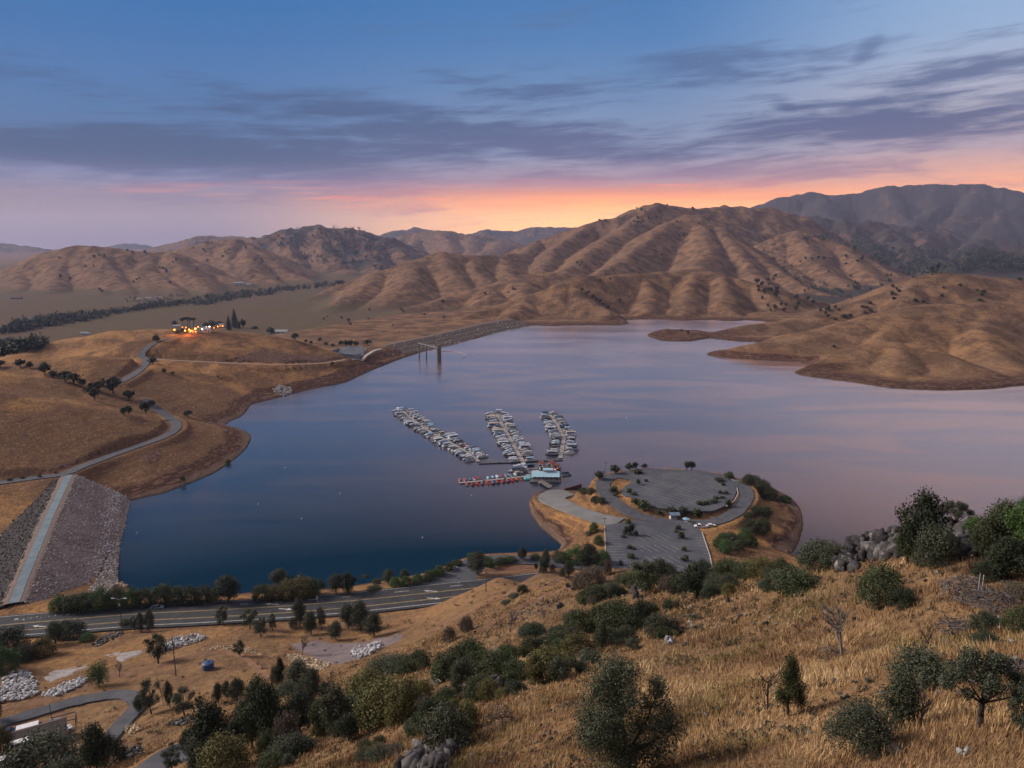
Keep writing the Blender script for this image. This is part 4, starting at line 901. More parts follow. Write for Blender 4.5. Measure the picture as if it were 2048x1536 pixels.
CN = {'boat_white':'white','boat_grey':'grey','boat_blue':'dark blue','boat_dark':'black','boat_red':'red','boat_orange':'orange','boat_yellow':'yellow','boat_tan':'tan','canopy_light_blue':'pale blue','canopy_rust':'rust red'}
def ordinal(n):
    W = ['first','second','third','fourth','fifth','sixth','seventh','eighth','ninth','tenth','eleventh','twelfth']
    if n <= 12: return W[n-1]
    return str(n)+('th' if 10 <= n % 100 <= 20 else {1:'st',2:'nd',3:'rd'}.get(n % 10, 'th'))
def put_boat(kind, hm, tm, x, y, rz, label, group, sc=1.0):
    nm = {'patio':'patio_boat','runabout':'open_boat','cruiser':'cabin_boat','houseboat':'houseboat'}[kind]
    o = thing(nm, label, 'boat', (x, y, .12), rz, group); o.scale = (sc, sc, sc)
    for pn, me_ in boat_meshes(kind, hm, tm): link(pn, me_, o)
    return o
rb_ = random.Random(5)
def moor(pts, side, spacing, where, group, kinds, tops, skip=(), s0=2.0, s1=2.0, wd=2.6, sc=(.92,1.1), hulls=None, reds=(), fingers=None):
    seg = dense([(*p[:2], 0, 0) for p in pts], .5); tot = 0; D = [0]
    for a, b_ in zip(seg[:-1], seg[1:]): tot += math.hypot(b_[0]-a[0], b_[1]-a[1]); D.append(tot)
    s = s0; k = 0; slot = 0
    while s < tot-s1:
        i = min(range(len(D)), key=lambda j: abs(D[j]-s)); a = seg[max(i-3, 0)]; b_ = seg[min(i+3, len(seg)-1)]
        dx, dy = b_[0]-a[0], b_[1]-a[1]; L = math.hypot(dx, dy); nx, ny = -dy/L*side, dx/L*side
        if fingers is not None and slot % 2 == 0:
            fm = MB(); fm.box((seg[i][0]+nx*(wd/2+3.2)-dx/L*spacing*.5, seg[i][1]+ny*(wd/2+3.2)-dy/L*spacing*.5, .48), (6.6, .8, .14), 0, math.atan2(ny, nx)); fm.build('finger_pier', DECK, fingers)
        if not any(u <= s <= v for u, v in skip) and rb_.random() > .04:
            k += 1; kd = rb_.choice(kinds); hm = rb_.choice(hulls or [BOATW, BOATG, BOATW, BOATG, BOATB, BOATK, BOATW]); tm = rb_.choice(tops)
            if slot in reds: hm = BOATR; tm = BOATR; kd = 'runabout'
            c = rb_.uniform(*sc); LL = {'patio':7.2,'runabout':6.4,'cruiser':7.8,'houseboat':9.4}[kd]*c
            ds = wd/2+.6+LL/2; rz = math.atan2(ny, nx)-math.pi/2+rb_.uniform(-.05, .05)+(math.pi if rb_.random() < .5 else 0)
            lab = f"{CN[hm.name]} {KW[kd]}, {CN[tm.name]} top, {ordinal(k)} from {where}"
            put_boat(kd, hm, tm, seg[i][0]+nx*ds, seg[i][1]+ny*ds, rz, lab, group, c)
        s += spacing*rb_.uniform(.93, 1.07); slot += 1
MIX = ['patio','patio','cruiser','runabout','houseboat','cruiser']; TOPS = [BOATW, BOATW, BOATG, BOATG, BOATB, LBLUE, BOATT, BOATG, BOATK, BOATB]
moor(PA, 1, 4.7, 'far end, right side of longest dock', 'boats moored along the longest dock', MIX, TOPS, [(30,38)], 1.5, 8, 2.4, reds=(27,), fingers=dA)
moor(PA, -1, 4.7, 'far end, left side of longest dock', 'boats moored along the longest dock', MIX, TOPS, [(22,29)], 1.5, 1.5, 2.4, fingers=dA)
moor(PB, 1, 4.8, 'far end, right side of middle dock', 'boats moored along the middle dock', MIX, TOPS, [(137,160)], 1.5, 2, 3.0, reds=(27,), fingers=dB)
moor(PB, -1, 4.8, 'far end, left side of middle dock', 'boats moored along the middle dock', MIX, TOPS, [(140,151)], 1.5, 2, 3.0, fingers=dB)
moor(PC, 1, 4.8, 'far end, right side of bent dock', 'boats moored along the bent dock', MIX, TOPS, [(18,25)], 1.5, 3, 2.6, fingers=dC)
moor(PC, -1, 4.8, 'far end, left side of bent dock', 'boats moored along the bent dock', MIX, TOPS, [(8,14)], 1.5, 6, 2.6, fingers=dC)
moor(PD, 1, 3.0, 'left end, far side of rental dock', 'small boats on the rental dock', ['runabout'], [BOATW, BOATB, BOATW, LBLUE, BOATR, BOATB], [(13.5,17.5)], 1, 3, 2.4, (.8,.95), [BOATB, BOATW, BOATB, BOATK])
moor(PD, -1, 3.1, 'left end, near side of rental dock', 'small boats on the rental dock', ['runabout'], [BOATR, BOATR, BOATO, BOATB, BOATR, BOATK], [], 3.5, 4, 2.4, (.8,.95), [BOATR, BOATB, BOATO, BOATK, BOATR], fingers=None)
p = on_z(1132, 870, 0)
for i, (px, py, kd, hm, tm, rz, sc, lab) in enumerate([
    (1083,935,'patio',BOATK,REDC,.15,1.35,'rust-canopied rental boat behind the store, left of its pair'), (1102,934,'patio',BOATK,REDC,.2,1.35,'rust-canopied rental boat behind the store, nearest its cupola'),
    (1111,938,'patio',BOATR,REDC,.5,1.25,'rust-red rental boat tilted outward behind the store roof'), (1040,936,'cruiser',BOATW,BOATW,1.4,1.2,'white cabin boat tied across the dock left of the store'),
    (1043,942,'houseboat',BOATW,BOATG,1.4,.9,'low white houseboat beside the dock just above the rental dock'), (1046,948,'patio',BOATB,BOATK,1.4,1.0,'dark blue patio boat nearest the turquoise platform'),
    (1058,932,'runabout',BOATK,BOATB,1.5,1.0,'black open boat alone right of the middle dock end'), (800,821,'cruiser',BOATW,BOATG,.8,1.3,'big white cabin boat across the far tip of longest dock'),
    (1090,829,'houseboat',BOATW,BOATK,1.5,.8,'dark-topped houseboat across the far tip of bent dock'), (1108,828,'cruiser',BOATW,BOATR,1.5,1.1,'red-topped cabin boat at the far tip of bent dock'),
    (996,826,'patio',BOATW,BOATW,1.5,1.1,'white patio boat across the far tip of middle dock')]):
    q_ = on_z(px, py, 0); put_boat(kd, hm, tm, q_[0], q_[1], rz, lab, 'other boats by the marina store', sc)
# rental jet skis right of the store
def jet_ski():
    a = MB().loft(hull_rings(3.0,1.1,.45,7,.2)).mesh('hull', BOATK); q = MB(); q.box((0,-.3,.75),(.45,1.4,.4)); q.box((0,.7,.95),(.8,.12,.12)); q.box((0,.8,.75),(.3,.5,.4)); return [('hull', a), ('seat', q.mesh('seat', BOATB))]
js = jet_ski()
for i, (px, py) in enumerate([(1120,951),(1124.5,953.5),(1129,951.5),(1133.5,952.5),(1138,950.5),(1127,947),(1134,946.5)]):
    q_ = on_z(px, py, 0); o = thing('jet_ski', f'small dark water scooter, {ordinal(i+1) if i<5 else ["left","right"][i-5]} in the {"front" if i<5 else "back"} row right of the store', 'jet ski', (q_[0], q_[1], .1), .4+.2*i, 'water scooters right of the store')
    for pn, me_ in js: link(pn, me_, o)
# store
st0 = on_z(1091, 962, 0); ST = thing('marina_store', 'floating marina store with a long pale blue metal roof and cupola', 'store', (st0[0], st0[1], 0), -.03)
SB = pm('blue_metal_roof', (.30,.46,.56), (.26,.41,.52), .5, .45); SW = pm('store_wall', (.40,.37,.36), (.34,.31,.31), 1, .8); SD_ = pm('store_dark_glass', (.03,.03,.04), None, 2, .2)  # near-black glass shared by store and house windows
MB().box((0,1.5,.35),(19,11,.7)).build('float_deck', DDECK, ST)
MB().box((0,2.2,2.2),(15.5,6.5,3.0)).build('wall', SW, ST)
q = MB(); q.loft([[(-8.6,-2.6,3.3),(8.6,-2.6,3.3),(8.6,-2.6,3.45),(-8.6,-2.6,3.45)],[(-8.6,2.4,5.4),(8.6,2.4,5.4),(8.6,2.4,5.55),(-8.6,2.4,5.55)],[(-8.6,7.2,3.4),(8.6,7.2,3.4),(8.6,7.2,3.55),(-8.6,7.2,3.55)]]); q.build('roof', SB, ST)
CU = MB().box((1.5,3.2,5.9),(5.4,2.6,1.4)).build('cupola', SW, ST)
q = MB(); q.loft([[(-1.7,1.2,6.4),(4.7,1.2,6.4),(4.7,1.2,6.52),(-1.7,1.2,6.52)],[(-1.7,3.2,7.3),(4.7,3.2,7.3),(4.7,3.2,7.42),(-1.7,3.2,7.42)],[(-1.7,5.2,6.4),(4.7,5.2,6.4),(4.7,5.2,6.52),(-1.7,5.2,6.52)]]); q.build('cupola_roof', SB, CU)
for i in range(6): MB().box((-6.2+2.4*i,-1.08,2.3),(1.5,.06,1.3)).build('window', SD_, ST)
MB().box((7.0,-1.08,1.75),(1.0,.06,2.1)).build('door', BOATB, ST)
for i in range(8): MB().tube((-8.2+2.34*i,-2.4,.6),(-8.2+2.34*i,-2.4,3.35),.09,n=5).build('porch_post', BOATW, ST)
q = MB()
for i in range(16): q.tube((-9.2+1.2*i,-3.9,.7),(-9.2+1.2*i,-3.9,1.7),.05,n=4)
q.box((-.2,-3.9,1.7),(18.4,.08,.08)); q.box((-.2,-3.9,1.25),(18.4,.06,.06)); q.build('railing', BOATW, ST)
tq = on_z(1058, 958, 0); TQ = thing('floating_platform', 'turquoise floating platform with a ring slide, left of the store', 'float', (tq[0], tq[1], 0), .1)
TEAL = pm('turquoise_plastic', (.045,.30,.36), (.06,.38,.44), .7, .5)
MB().box((0,0,.35),(6.4,5.4,.7)).build('deck', TEAL, TQ)
q = MB()
for i in range(14):
    a, c = 2*math.pi*i/14, 2*math.pi*(i+1)/14; q.tube((-1.6+1.1*math.cos(a),-1.2+1.1*math.sin(a),.95),(-1.6+1.1*math.cos(c),-1.2+1.1*math.sin(c),.95),.28,n=6)
q.build('ring', pm('pale_turquoise', (.30,.52,.58), None, 2, .5), TQ)
q = MB(); q.path([(-2.2,2,.7),(0,1,1.3),(2.2,-.8,.8)], .3, .3, 8); q.build('slide', pm('pale_turquoise', (.30,.52,.58)), TQ)
q = MB(); q.box((1.8,1.6,1.3),(1.6,1.4,1.3)); q.build('locker', TEAL, TQ)
ga = on_z(1080, 966, 0); gb = on_z(1101, 979, 0); GW = thing('gangway', 'sloping grey gangway from the boat ramp to the store', 'gangway')
L = math.hypot(gb[0]-ga[0], gb[1]-ga[1]); an = math.atan2(gb[1]-ga[1], gb[0]-ga[0]); c = ((ga[0]+gb[0])/2, (ga[1]+gb[1])/2)
MB().box((*c, 1.3), (L, 2.2, .25), 0, an).build('deck', DECK, GW)
for s_ in (-1, 1): MB().box((c[0]-math.sin(an)*1.1*s_, c[1]+math.cos(an)*1.1*s_, 2.0), (L, .1, .9), 0, an).build('railing', DDECK, GW)
MB().box((ga[0],ga[1],.4),(4,3,.8),0,an).build('landing', DDECK, GW)
# brown sea wall at the ramp end
rw = on_z(1146, 979, 1.0); RWL = thing('retaining_wall', 'dark brown wedge-shaped wall at the end of the boat ramp', 'wall', (rw[0], rw[1], 0), 0)
q = MB(); q.add([(-5,-.4,-.5),(5,-.4,-.5),(5,-.4,4.6),(-5,-.4,1.6),(-5,.4,-.5),(5,.4,-.5),(5,.4,4.6),(-5,.4,1.6)], [(0,1,2,3),(1,5,6,2),(2,6,7,3),(3,7,4,0),(5,4,7,6),(0,4,5,1)]); q.build('wall_face', pm('brown_wall', (.065,.035,.036), (.09,.05,.045), .8, .9), RWL)
q = MB(); q.tube((4.6,0,4.6),(4.6,0,6.3),.1,n=5); q.tube((-4.6,0,1.6),(-4.6,0,3.2),.1,n=5); q.build('end_post', BOATK, RWL)
# buoys and birds of white plastic: mooring buoys dotted over the lake
bme = MB().loft([ring(.02,-.1,10), ring(.28,0,10), ring(.36,.25,10), ring(.28,.5,10), ring(.1,.75,10)]).mesh('buoy', BOATW, True)
for i, (px, py, lab) in enumerate([(517,1009,'white buoy off the near left bank, level with the dam'),(943,992,'white buoy just below the rental dock'),(603,1038,'white buoy alone in the middle of the near dark water'),(680,987,'white buoy halfway between dam and rental dock'),(274,1067,'white buoy close beside the rock-faced dam'),(845,1076,'white buoy nearest the shoreline trees'),(1127,882,'white buoy between the middle and bent docks'),(1253,836,'white buoy in the pink water right of the docks'),(570,936,'white buoy off the rounded grassy point')]):
    q_ = on_z(px, py, 0); tag(link('mooring_buoy', bme, None, q_), lab, 'buoy', 'mooring buoys scattered over the lake')
# ------------------------------------------------------------------ foliage
def leaf_mat(name, stops):
    m, g, b = new_mat(name); t = g.attr('tint'); tc = g.new('ShaderNodeTexCoord').outputs['Object']
    oi = g.new('ShaderNodeObjectInfo').outputs['Random']
    f = g.math('ADD', g.math('MULTIPLY', t, .75), g.math('MULTIPLY', g.noise(tc, 3.0, 3, .6), .35), clamp=True)
    c = g.ramp(f, stops)
    hs = g.new('ShaderNodeHueSaturation'); g.put(hs.inputs['Color'], c); g.put(hs.inputs['Hue'], g.mixf(oi, .485, .512)); g.put(hs.inputs['Value'], g.mixf(oi, .8, 1.22))
    g.put(b.inputs['Base Color'], hs.outputs[0]); b.inputs['Roughness'].default_value = .75; b.inputs['Specular IOR Level'].default_value = .2
    return m
LF_OAK = leaf_mat('oak_leaves', [(0,(.016,.023,.011)),(.5,(.034,.046,.021)),(1,(.068,.078,.036))])
LF_GREY = leaf_mat('grey_oak_leaves', [(0,(.019,.024,.016)),(.5,(.041,.050,.032)),(1,(.080,.088,.058))])
LF_OLIVE = leaf_mat('olive_leaves', [(0,(.034,.036,.013)),(.5,(.070,.068,.024)),(1,(.125,.112,.042))])
LF_GREEN = leaf_mat('green_leaves', [(0,(.018,.036,.011)),(.5,(.036,.072,.020)),(1,(.068,.115,.034))])
LF_BROWN = leaf_mat('brown_twigs', [(0,(.040,.030,.024)),(.5,(.075,.058,.044)),(1,(.120,.095,.072))])
LF_DARK = leaf_mat('dark_leaves', [(0,(.011,.016,.010)),(.5,(.021,.030,.017)),(1,(.042,.052,.030))])
BARK = pm('bark', (.060,.048,.042), (.035,.028,.026), 3, .95, .5); BARKG = pm('grey_dead_wood', (.17,.15,.145), (.10,.088,.085), 3, .95, .4)
def leaves(rng, lobes, n, leaf, squash=1.0, shell=.55):
    """leaf-sized quads through the volume of a set of lobes -> V, F, tint"""
    L = np.array(lobes); wgt = L[:, 3]**2.2; k = rng.choice(len(L), n, p=wgt/wgt.sum())
    d = rng.normal(size=(n, 3)); d /= np.linalg.norm(d, axis=1)[:, None]
    rad = shell+(1-shell)*rng.uniform(0, 1, n)**.6
    inner = rng.uniform(0, 1, n) < .22; rad[inner] = rng.uniform(.1, .6, inner.sum())
    bumpy = 1+.22*np.sin(d[:, 0]*5+k)*np.sin(d[:, 1]*5.3+k*2)*1.0+.16*rng.normal(size=n)
    c = L[k, :3]+d*(rad*bumpy*L[k, 3])[:, None]*np.array([1, 1, squash])
    nn = d+rng.normal(0, .7, (n, 3)); nn /= np.linalg.norm(nn, axis=1)[:, None]
    up = rng.normal(size=(n, 3)); u = np.cross(nn, up); u /= np.linalg.norm(u, axis=1)[:, None]+1e-9; v = np.cross(nn, u)
    s = (leaf*rng.uniform(.55, 1.4, n))[:, None]
    a = rng.uniform(.45, .8, n)[:, None]
    V = np.stack([c-u*s, c-v*s*a+u*s*.1, c+u*s, c+v*s*a-u*s*.1], 1)
    clump = rng.uniform(0, 1, len(L))[k]
    tint = np.clip(.25+.3*clump+.45*rng.uniform(0, 1, n), 0, 1)
    return V.reshape(-1, 3), np.arange(n*4).reshape(-1, 4), tint
def make_lobes(rng, n, z0, z1, w, r0, r1, top=1.0):
    out = []
    for i in range(n):
        t = (i+.5)/n; z = z0+(z1-z0)*t**.85; a = i*2.4+rng.uniform(0, 1); env = math.sin(math.pi*(.18+.72*t))
        rr_ = w*env*rng.uniform(.35, 1.0)*(1 if t < .85 else .4); out.append((math.cos(a)*rr_, math.sin(a)*rr_, z, rng.uniform(r0, r1)*(1 if t < .8 else top)))
    return out
PROTO = {}
def proto(kind, i):
    """(parts) of one plant in a box 1 wide and 1 tall: list of (name, mesh)"""
    if (kind, i) in PROTO: return PROTO[(kind, i)]
    rng = np.random.default_rng(hash_seed(kind)+i*101); out = []; R = random.Random(hash_seed(kind)+i)
    def crown(lobes, n, leaf, mat, nm='crown', squash=1.0, shell=.55):
        Vv, Ff, t = leaves(rng, lobes, n, leaf, squash, shell); out.append((nm, np_mesh(nm, Vv, Ff, [mat], attrs={'tint': ('FACE', t)})))
    def trunk(lobes, z0, r, mat=BARK, nm='trunk', lean=.04, every=1):
        q = MB(); top = (R.uniform(-lean, lean), R.uniform(-lean, lean), z0)
        q.path([(0,0,-.08),(top[0]*.4,top[1]*.4,z0*.5),top], r, r*.72, 7)
        for l in lobes[::every]:
            mid = ((top[0]+l[0])*.5+R.uniform(-.05,.05), (top[1]+l[1])*.5+R.uniform(-.05,.05), (top[2]+l[2])*.5)
            q.path([top, mid, (l[0], l[1], l[2]+l[3]*.3)], r*.36, r*.08, 5)
        out.append((nm, q.mesh(nm, mat, True)))
    if kind in ('oak', 'oakgrey', 'olive', 'green', 'oakdark'):
        mat = {'oak': LF_OAK, 'oakgrey': LF_GREY, 'olive': LF_OLIVE, 'green': LF_GREEN, 'oakdark': LF_DARK}[kind]
        lb = make_lobes(rng, 13, .24, .84, .32, .15, .23, .85); trunk(lb, .18, .035); crown(lb, 8500, .0175, mat)
    elif kind in ('sparse', 'sparsegrey'):
        lb = make_lobes(rng, 15, .24, .88, .37, .10, .17, .8); trunk(lb, .2, .03); crown(lb, 5200, .0165, LF_OAK if kind == 'sparse' else LF_GREY, shell=.3)
    elif kind in ('shrub', 'shrubgrey', 'shrubolive', 'shrubgreen', 'shrubbrown', 'shrubdark'):
        mat = {'shrub': LF_OAK, 'shrubgrey': LF_GREY, 'shrubolive': LF_OLIVE, 'shrubgreen': LF_GREEN, 'shrubbrown': LF_BROWN, 'shrubdark': LF_DARK}[kind]
        lb = []
        for k in range(12):
            a = k*2.4; q_ = math.sqrt((k+.5)/12)*.36; z_ = .30+.42*(1-(q_/.36)**2)*R.uniform(.5, 1.15); lb.append((math.cos(a)*q_, math.sin(a)*q_, z_, R.uniform(.15, .23)))
        lb += [(math.cos(k)*.30, math.sin(k)*.30, .16, .17) for k in range(6)]
        crown(lb, 8000, .0175, mat, 'foliage', 1.0); trunk(lb[::3], .12, .022, BARK, 'stem')
    elif kind == 'globe':
        lb = [(0,0,.5,.40)]+[(math.cos(k*1.3)*.17, math.sin(k*1.3)*.17, .3+.07*k, .32) for k in range(7)]; crown(lb, 4200, .022, LF_GREEN, 'foliage', 1.05, .8); trunk(lb[:3], .1, .025, BARK, 'stem')
    elif kind == 'conifer':
        lb = [(R.uniform(-.06,.06)*(1-t), R.uniform(-.06,.06)*(1-t), .12+.84*t, .33*(1-t)**.8+.04) for t in np.linspace(0, 1, 13)]; trunk(lb[:1], .2, .03); crown(lb, 3200, .03, LF_DARK)
    elif kind == 'tall':
        lb = make_lobes(rng, 12, .16, .92, .26, .10, .19, .7); trunk(lb, .16, .03); crown(lb, 6500, .017, LF_GREY)
    elif kind == 'pole_trees':
        lb = [(-.36,0,.82,.17),(-.1,.1,.88,.16),(.14,-.1,.86,.17),(.38,0,.84,.15)]; q = MB()
        for l in lb: q.tube((l[0],l[1],-.1),(l[0],l[1],.8),.02,n=5)
        out.append(('trunk', q.mesh('trunk', BARK))); crown(lb, 900, .05, LF_DARK, squash=.7)
    elif kind == 'smalloak':
        lb = make_lobes(rng, 7, .36, .74, .27, .20, .27); trunk(lb[:3], .3, .05); crown(lb, 420, .075, LF_DARK)
    elif kind == 'smallbush':
        lb = make_lobes(rng, 7, .22, .62, .28, .20, .30); crown(lb, 420, .075, LF_OAK, 'foliage'); trunk(lb[:2], .1, .04, BARK, 'stem')
    elif kind in ('bare', 'snag'):
        q = MB()
        def grow(p, d, L, r, lev):
            pts = [p]; dd = Vector(d)
            for k in range(4):
                dd = (dd+Vector((R.uniform(-.22,.22), R.uniform(-.22,.22), R.uniform(-.06,.14)))).normalized(); p = Vector(p)+dd*L/4; pts.append(tuple(p))
                if lev > 0 and k > 0:
                    for _ in range(2 if lev > 1 else 3):
                        s_ = Vector((R.uniform(-1,1), R.uniform(-1,1), R.uniform(-.1,.8))).normalized(); grow(tuple(p), (dd*.55+s_*.8).normalized(), L*R.uniform(.42,.66), r*.5, lev-1)
            q.path(pts, r, r*.35, 5)
        if kind == 'bare': grow((0,0,-.06), (.05,0,1), .52, .034, 3)
        else: grow((0,0,-.06), (.04,0,1), .95, .045, 2)
        zs = [v[2] for v in q.v]; xs = [abs(v[0]) for v in q.v]+[abs(v[1]) for v in q.v]; sz = 1/max(zs); sx = .5/max(xs)
        q.v = [(v[0]*sx, v[1]*sx, v[2]*sz) for v in q.v]; out.append(('branches', q.mesh('branches', BARK if kind == 'snag' else BARKG)))
    elif kind in ('bigoak', 'forkoak', 'slimoak', 'domeshrub'):
        if kind == 'bigoak': lb = [(-.12,.05,.90,.16),(.02,-.05,.93,.11),(-.27,0,.76,.15),(-.12,.1,.78,.19),(.02,-.1,.74,.14),(-.33,.05,.52,.15),(-.18,-.12,.58,.20),(-.05,.15,.60,.16),(.26,0,.82,.09),(.30,.05,.72,.10),(.20,0,.64,.10),(.28,-.08,.50,.16),(.42,0,.46,.13),(.38,.1,.56,.09),(.12,0,.46,.10),(-.22,.1,.28,.19),(-.05,-.12,.22,.18),(-.36,0,.38,.12),(.14,.1,.20,.16),(.30,0,.22,.15),(-.28,-.1,.42,.14),(-.1,0,.42,.16),(0,.1,.12,.18)]
        elif kind == 'forkoak': lb = [(-.30,0,.78,.15),(-.12,.1,.88,.14),(.08,0,.90,.12),(.22,.08,.80,.14),(.38,0,.66,.11),(-.42,.05,.60,.10),(-.05,-.15,.70,.15),(.12,.15,.62,.12),(.34,-.1,.50,.09),(-.22,-.05,.50,.08)]
        elif kind == 'slimoak': lb = [(-.05,0,.90,.13),(.05,.05,.78,.18),(-.15,0,.66,.19),(.14,.1,.60,.2),(0,-.1,.48,.21),(.26,0,.40,.19),(-.24,.05,.34,.17),(.3,0,.24,.15),(-.05,.1,.25,.14)]
        else: lb = [(math.cos(k*2.4)*.3*math.sqrt(k/14), math.sin(k*2.4)*.3*math.sqrt(k/14), .25+.48*(1-k/14)+.04*(k % 3), .22) for k in range(14)]+[(.25,0,.3,.2),(-.28,0,.28,.2)]
        trunk(lb, .22 if kind != 'forkoak' else .34, .04, every=3 if kind == 'bigoak' else 1); crown(lb, 46000 if kind == 'bigoak' else 13000, .0078 if kind == 'bigoak' else .0125, LF_GREY if kind != 'slimoak' else LF_OAK, shell=.45)
    PROTO[(kind, i)] = out; return out
def hash_seed(s): return sum((i+1)*ord(c) for i, c in enumerate(s)) % 9973
NOUN = {'oak':('oak_tree','round dark oak'),'oakgrey':('oak_tree','grey-green oak'),'olive':('oak_tree','olive-green oak'),'green':('broadleaf_tree','fresh green tree'),'oakdark':('oak_tree','blackish oak'),'sparse':('oak_tree','thin open oak'),'sparsegrey':('oak_tree','thin grey oak'),
 'shrub':('shrub','dark green shrub'),'shrubgrey':('shrub','grey-green shrub'),'shrubolive':('shrub','olive shrub'),'shrubgreen':('shrub','fresh green shrub'),'shrubbrown':('shrub','brown twiggy shrub'),'shrubdark':('shrub','blackish shrub'),'globe':('round_bush','bright green globe bush'),'conifer':('conifer','pointed dark conifer'),
 'tall':('oak_tree','tall grey oak'),'pole_trees':('pole_trees','bare-stemmed flat tree clump'),'smalloak':('oak_tree','small dark oak'),'smallbush':('shrub','small dark bush'),'bare':('bare_tree','leafless grey tree'),'snag':('dead_tree','charred dead trunk'),'bigoak':('oak_tree','large ragged oak'),'forkoak':('oak_tree','spreading oak'),'slimoak':('oak_tree','slim oak'),'domeshrub':('shrub','domed grey shrub')}
NVAR = {'oak':3,'oakgrey':3,'shrub':3,'shrubgrey':3,'shrubolive':2,'smalloak':3,'smallbush':2,'sparsegrey':2}
vr_ = random.Random(3)
def plant(kind, bx, by, w, h, label, group=None, loc=None):
    p = Vector(loc) if loc is not None else place(bx, by)
    for _ in range(14):      # a base that falls just past the crest is brought back onto it
        if by > 1020 and bx > 1580 and slant(p) > 200: by += 5; p = place(bx, by)
    s = slant(p)/FOC
    nm, look = NOUN[kind]; o = thing(nm, label, 'shrub' if 'shrub' in nm or 'bush' in nm else 'tree', p, vr_.uniform(0, 6.28) if kind not in ('bigoak', 'forkoak', 'slimoak', 'pole_trees') else 0, group)
    dep = ray(bx, by); up = math.hypot(dep[0], dep[1])/math.sqrt(dep[0]**2+dep[1]**2+dep[2]**2)
    W = w*s; Hh = max((h*s-.35*W*(1-up))/up, h*s*.72)
    for pn, me_ in proto(kind, vr_.randrange(NVAR.get(kind, 1))): link(pn, me_, o)
    kf = .76+.19*min(1, max(0, (slant(p)-45)/80))
    o.scale = (W*1.02, W*1.02, Hh*1.03*(kf if by > 1150 else 1)); return o
def cluster(phrase, group, rows, kind=None, extra=0):
    """rows of (base px, base py, width, height[, kind[, own label]]) in pixels of the photo"""
    if extra:
        R = random.Random(len(rows)*7+1); base = [r for r in rows if (r[4] if len(r) > 4 and r[4] else kind).startswith(('shrub', 'oak'))]
        for _ in range(extra):
            r = R.choice(base); f_ = R.uniform(.45, .8); rows = rows+[(r[0]+R.uniform(-.6, .6)*r[2], r[1]+R.uniform(-.25, .22)*r[3], r[2]*f_, r[3]*f_, R.choice(['shrub', 'shrubgrey', 'shrubdark', 'shrubolive', 'shrub', 'oakgrey', 'shrubbrown']))]
    rows = sorted(rows, key=lambda r: r[0])
    for i, r in enumerate(rows):
        k = r[4] if len(r) > 4 and r[4] else kind
        lab = r[5] if len(r) > 5 else (f"{NOUN[k][1]}, {ordinal(i+1)} from left {phrase}" if len(rows) > 1 else f"{NOUN[k][1]} {phrase}")
        plant(k, r[0], r[1], r[2], r[3], lab, group)
cluster('in the thicket left of the highway', 'thicket at the left end of the highway', [(22,1312,64,56,'shrubdark'),(6,1345,56,50,'shrubgreen'),(48,1322,36,34,'shrubgrey'),(88,1312,42,36,'shrubolive'),(112,1289,38,40,'oakgrey'),(132,1275,24,30,'oakgrey'),(147,1279,52,38,'shrubdark'),(176,1282,28,16,'shrubgreen'),(-22,1330,50,60,'shrubdark')])
cluster('in the row between lake and highway', 'shrubs behind the highway at left', [(118,1222,34,30,'shrubgreen'),(142,1222,44,36,'shrub'),(170,1220,46,36,'shrub'),(200,1218,48,42,'shrubgreen'),(232,1214,44,40,'shrub'),(262,1214,40,38,'shrubgreen'),(292,1210,44,38,'shrub'),(322,1207,46,44,'shrub'),(350,1205,44,40,'shrub'),(382,1206,42,42,'shrubgrey'),(408,1203,36,36,'shrubgrey'),(456,1204,68,52,'oakdark'),(424,1203,24,22,'shrubgreen'),(498,1180,36,24,'shrubgrey'),(526,1199,44,36,'shrub'),(548,1199,40,34,'shrubolive'),(560,1178,46,40,'oakgrey'),(580,1196,48,44,'shrubolive'),(606,1193,56,48,'shrubolive'),(626,1190,34,34,'shrubgreen'),(640,1178,20,24,'shrubgrey'),(672,1186,36,38,'oakgrey'),(696,1187,46,42,'oakdark'),(730,1166,24,20,'shrubgrey'),(753,1168,20,14,'shrub'),(777,1168,30,30,'oakgrey'),(808,1162,24,24,'oakgrey'),(748,1180,34,9,'shrubdark')])
cluster('in the clipped hedge along the side road', 'hedge shrubs along the side road', [(790,1172,26,20,'shrubgreen'),(812,1171,28,22,'shrubgreen'),(836,1167,28,22,'shrubgreen'),(858,1161,28,22,'shrubgreen'),(880,1152,28,24,'shrubgreen'),(899,1142,22,20,'shrub'),(914,1132,26,16,'shrub'),(868,1152,20,16,'shrubgreen')])
cluster('in the green clump right of the side road', 'clump right of the side road', [(955,1150,48,46,'oakgrey'),(944,1126,30,20,'green'),(976,1134,32,22,'shrubgreen'),(1000,1128,30,16,'shrub'),(1020,1124,30,14,'shrub'),(1045,1121,24,26,'oakgrey'),(1070,1118,26,12,'shrub')])
cluster('along the near highway verge', 'trees on the near verge of the highway', [(270,1262,22,28,'sparsegrey'),(283,1265,22,36,'tall'),(300,1264,26,40,'tall'),(250,1252,20,16,'shrubgrey'),(446,1251,38,38,'sparsegrey'),(500,1257,42,40,'sparsegrey'),(522,1272,40,36,'sparsegrey'),(546,1262,24,34,'sparsegrey'),(600,1253,36,52,'oakgrey'),(622,1269,36,44,'oakgrey'),(643,1260,28,46,'sparsegrey'),(672,1280,34,36,'oakgrey'),(697,1258,50,48,'oakgrey'),(722,1262,48,58,'oakgrey'),(748,1273,46,46,'oakgrey'),(604,1310,36,38,'bare'),(587,1256,18,24,'shrubgrey')])
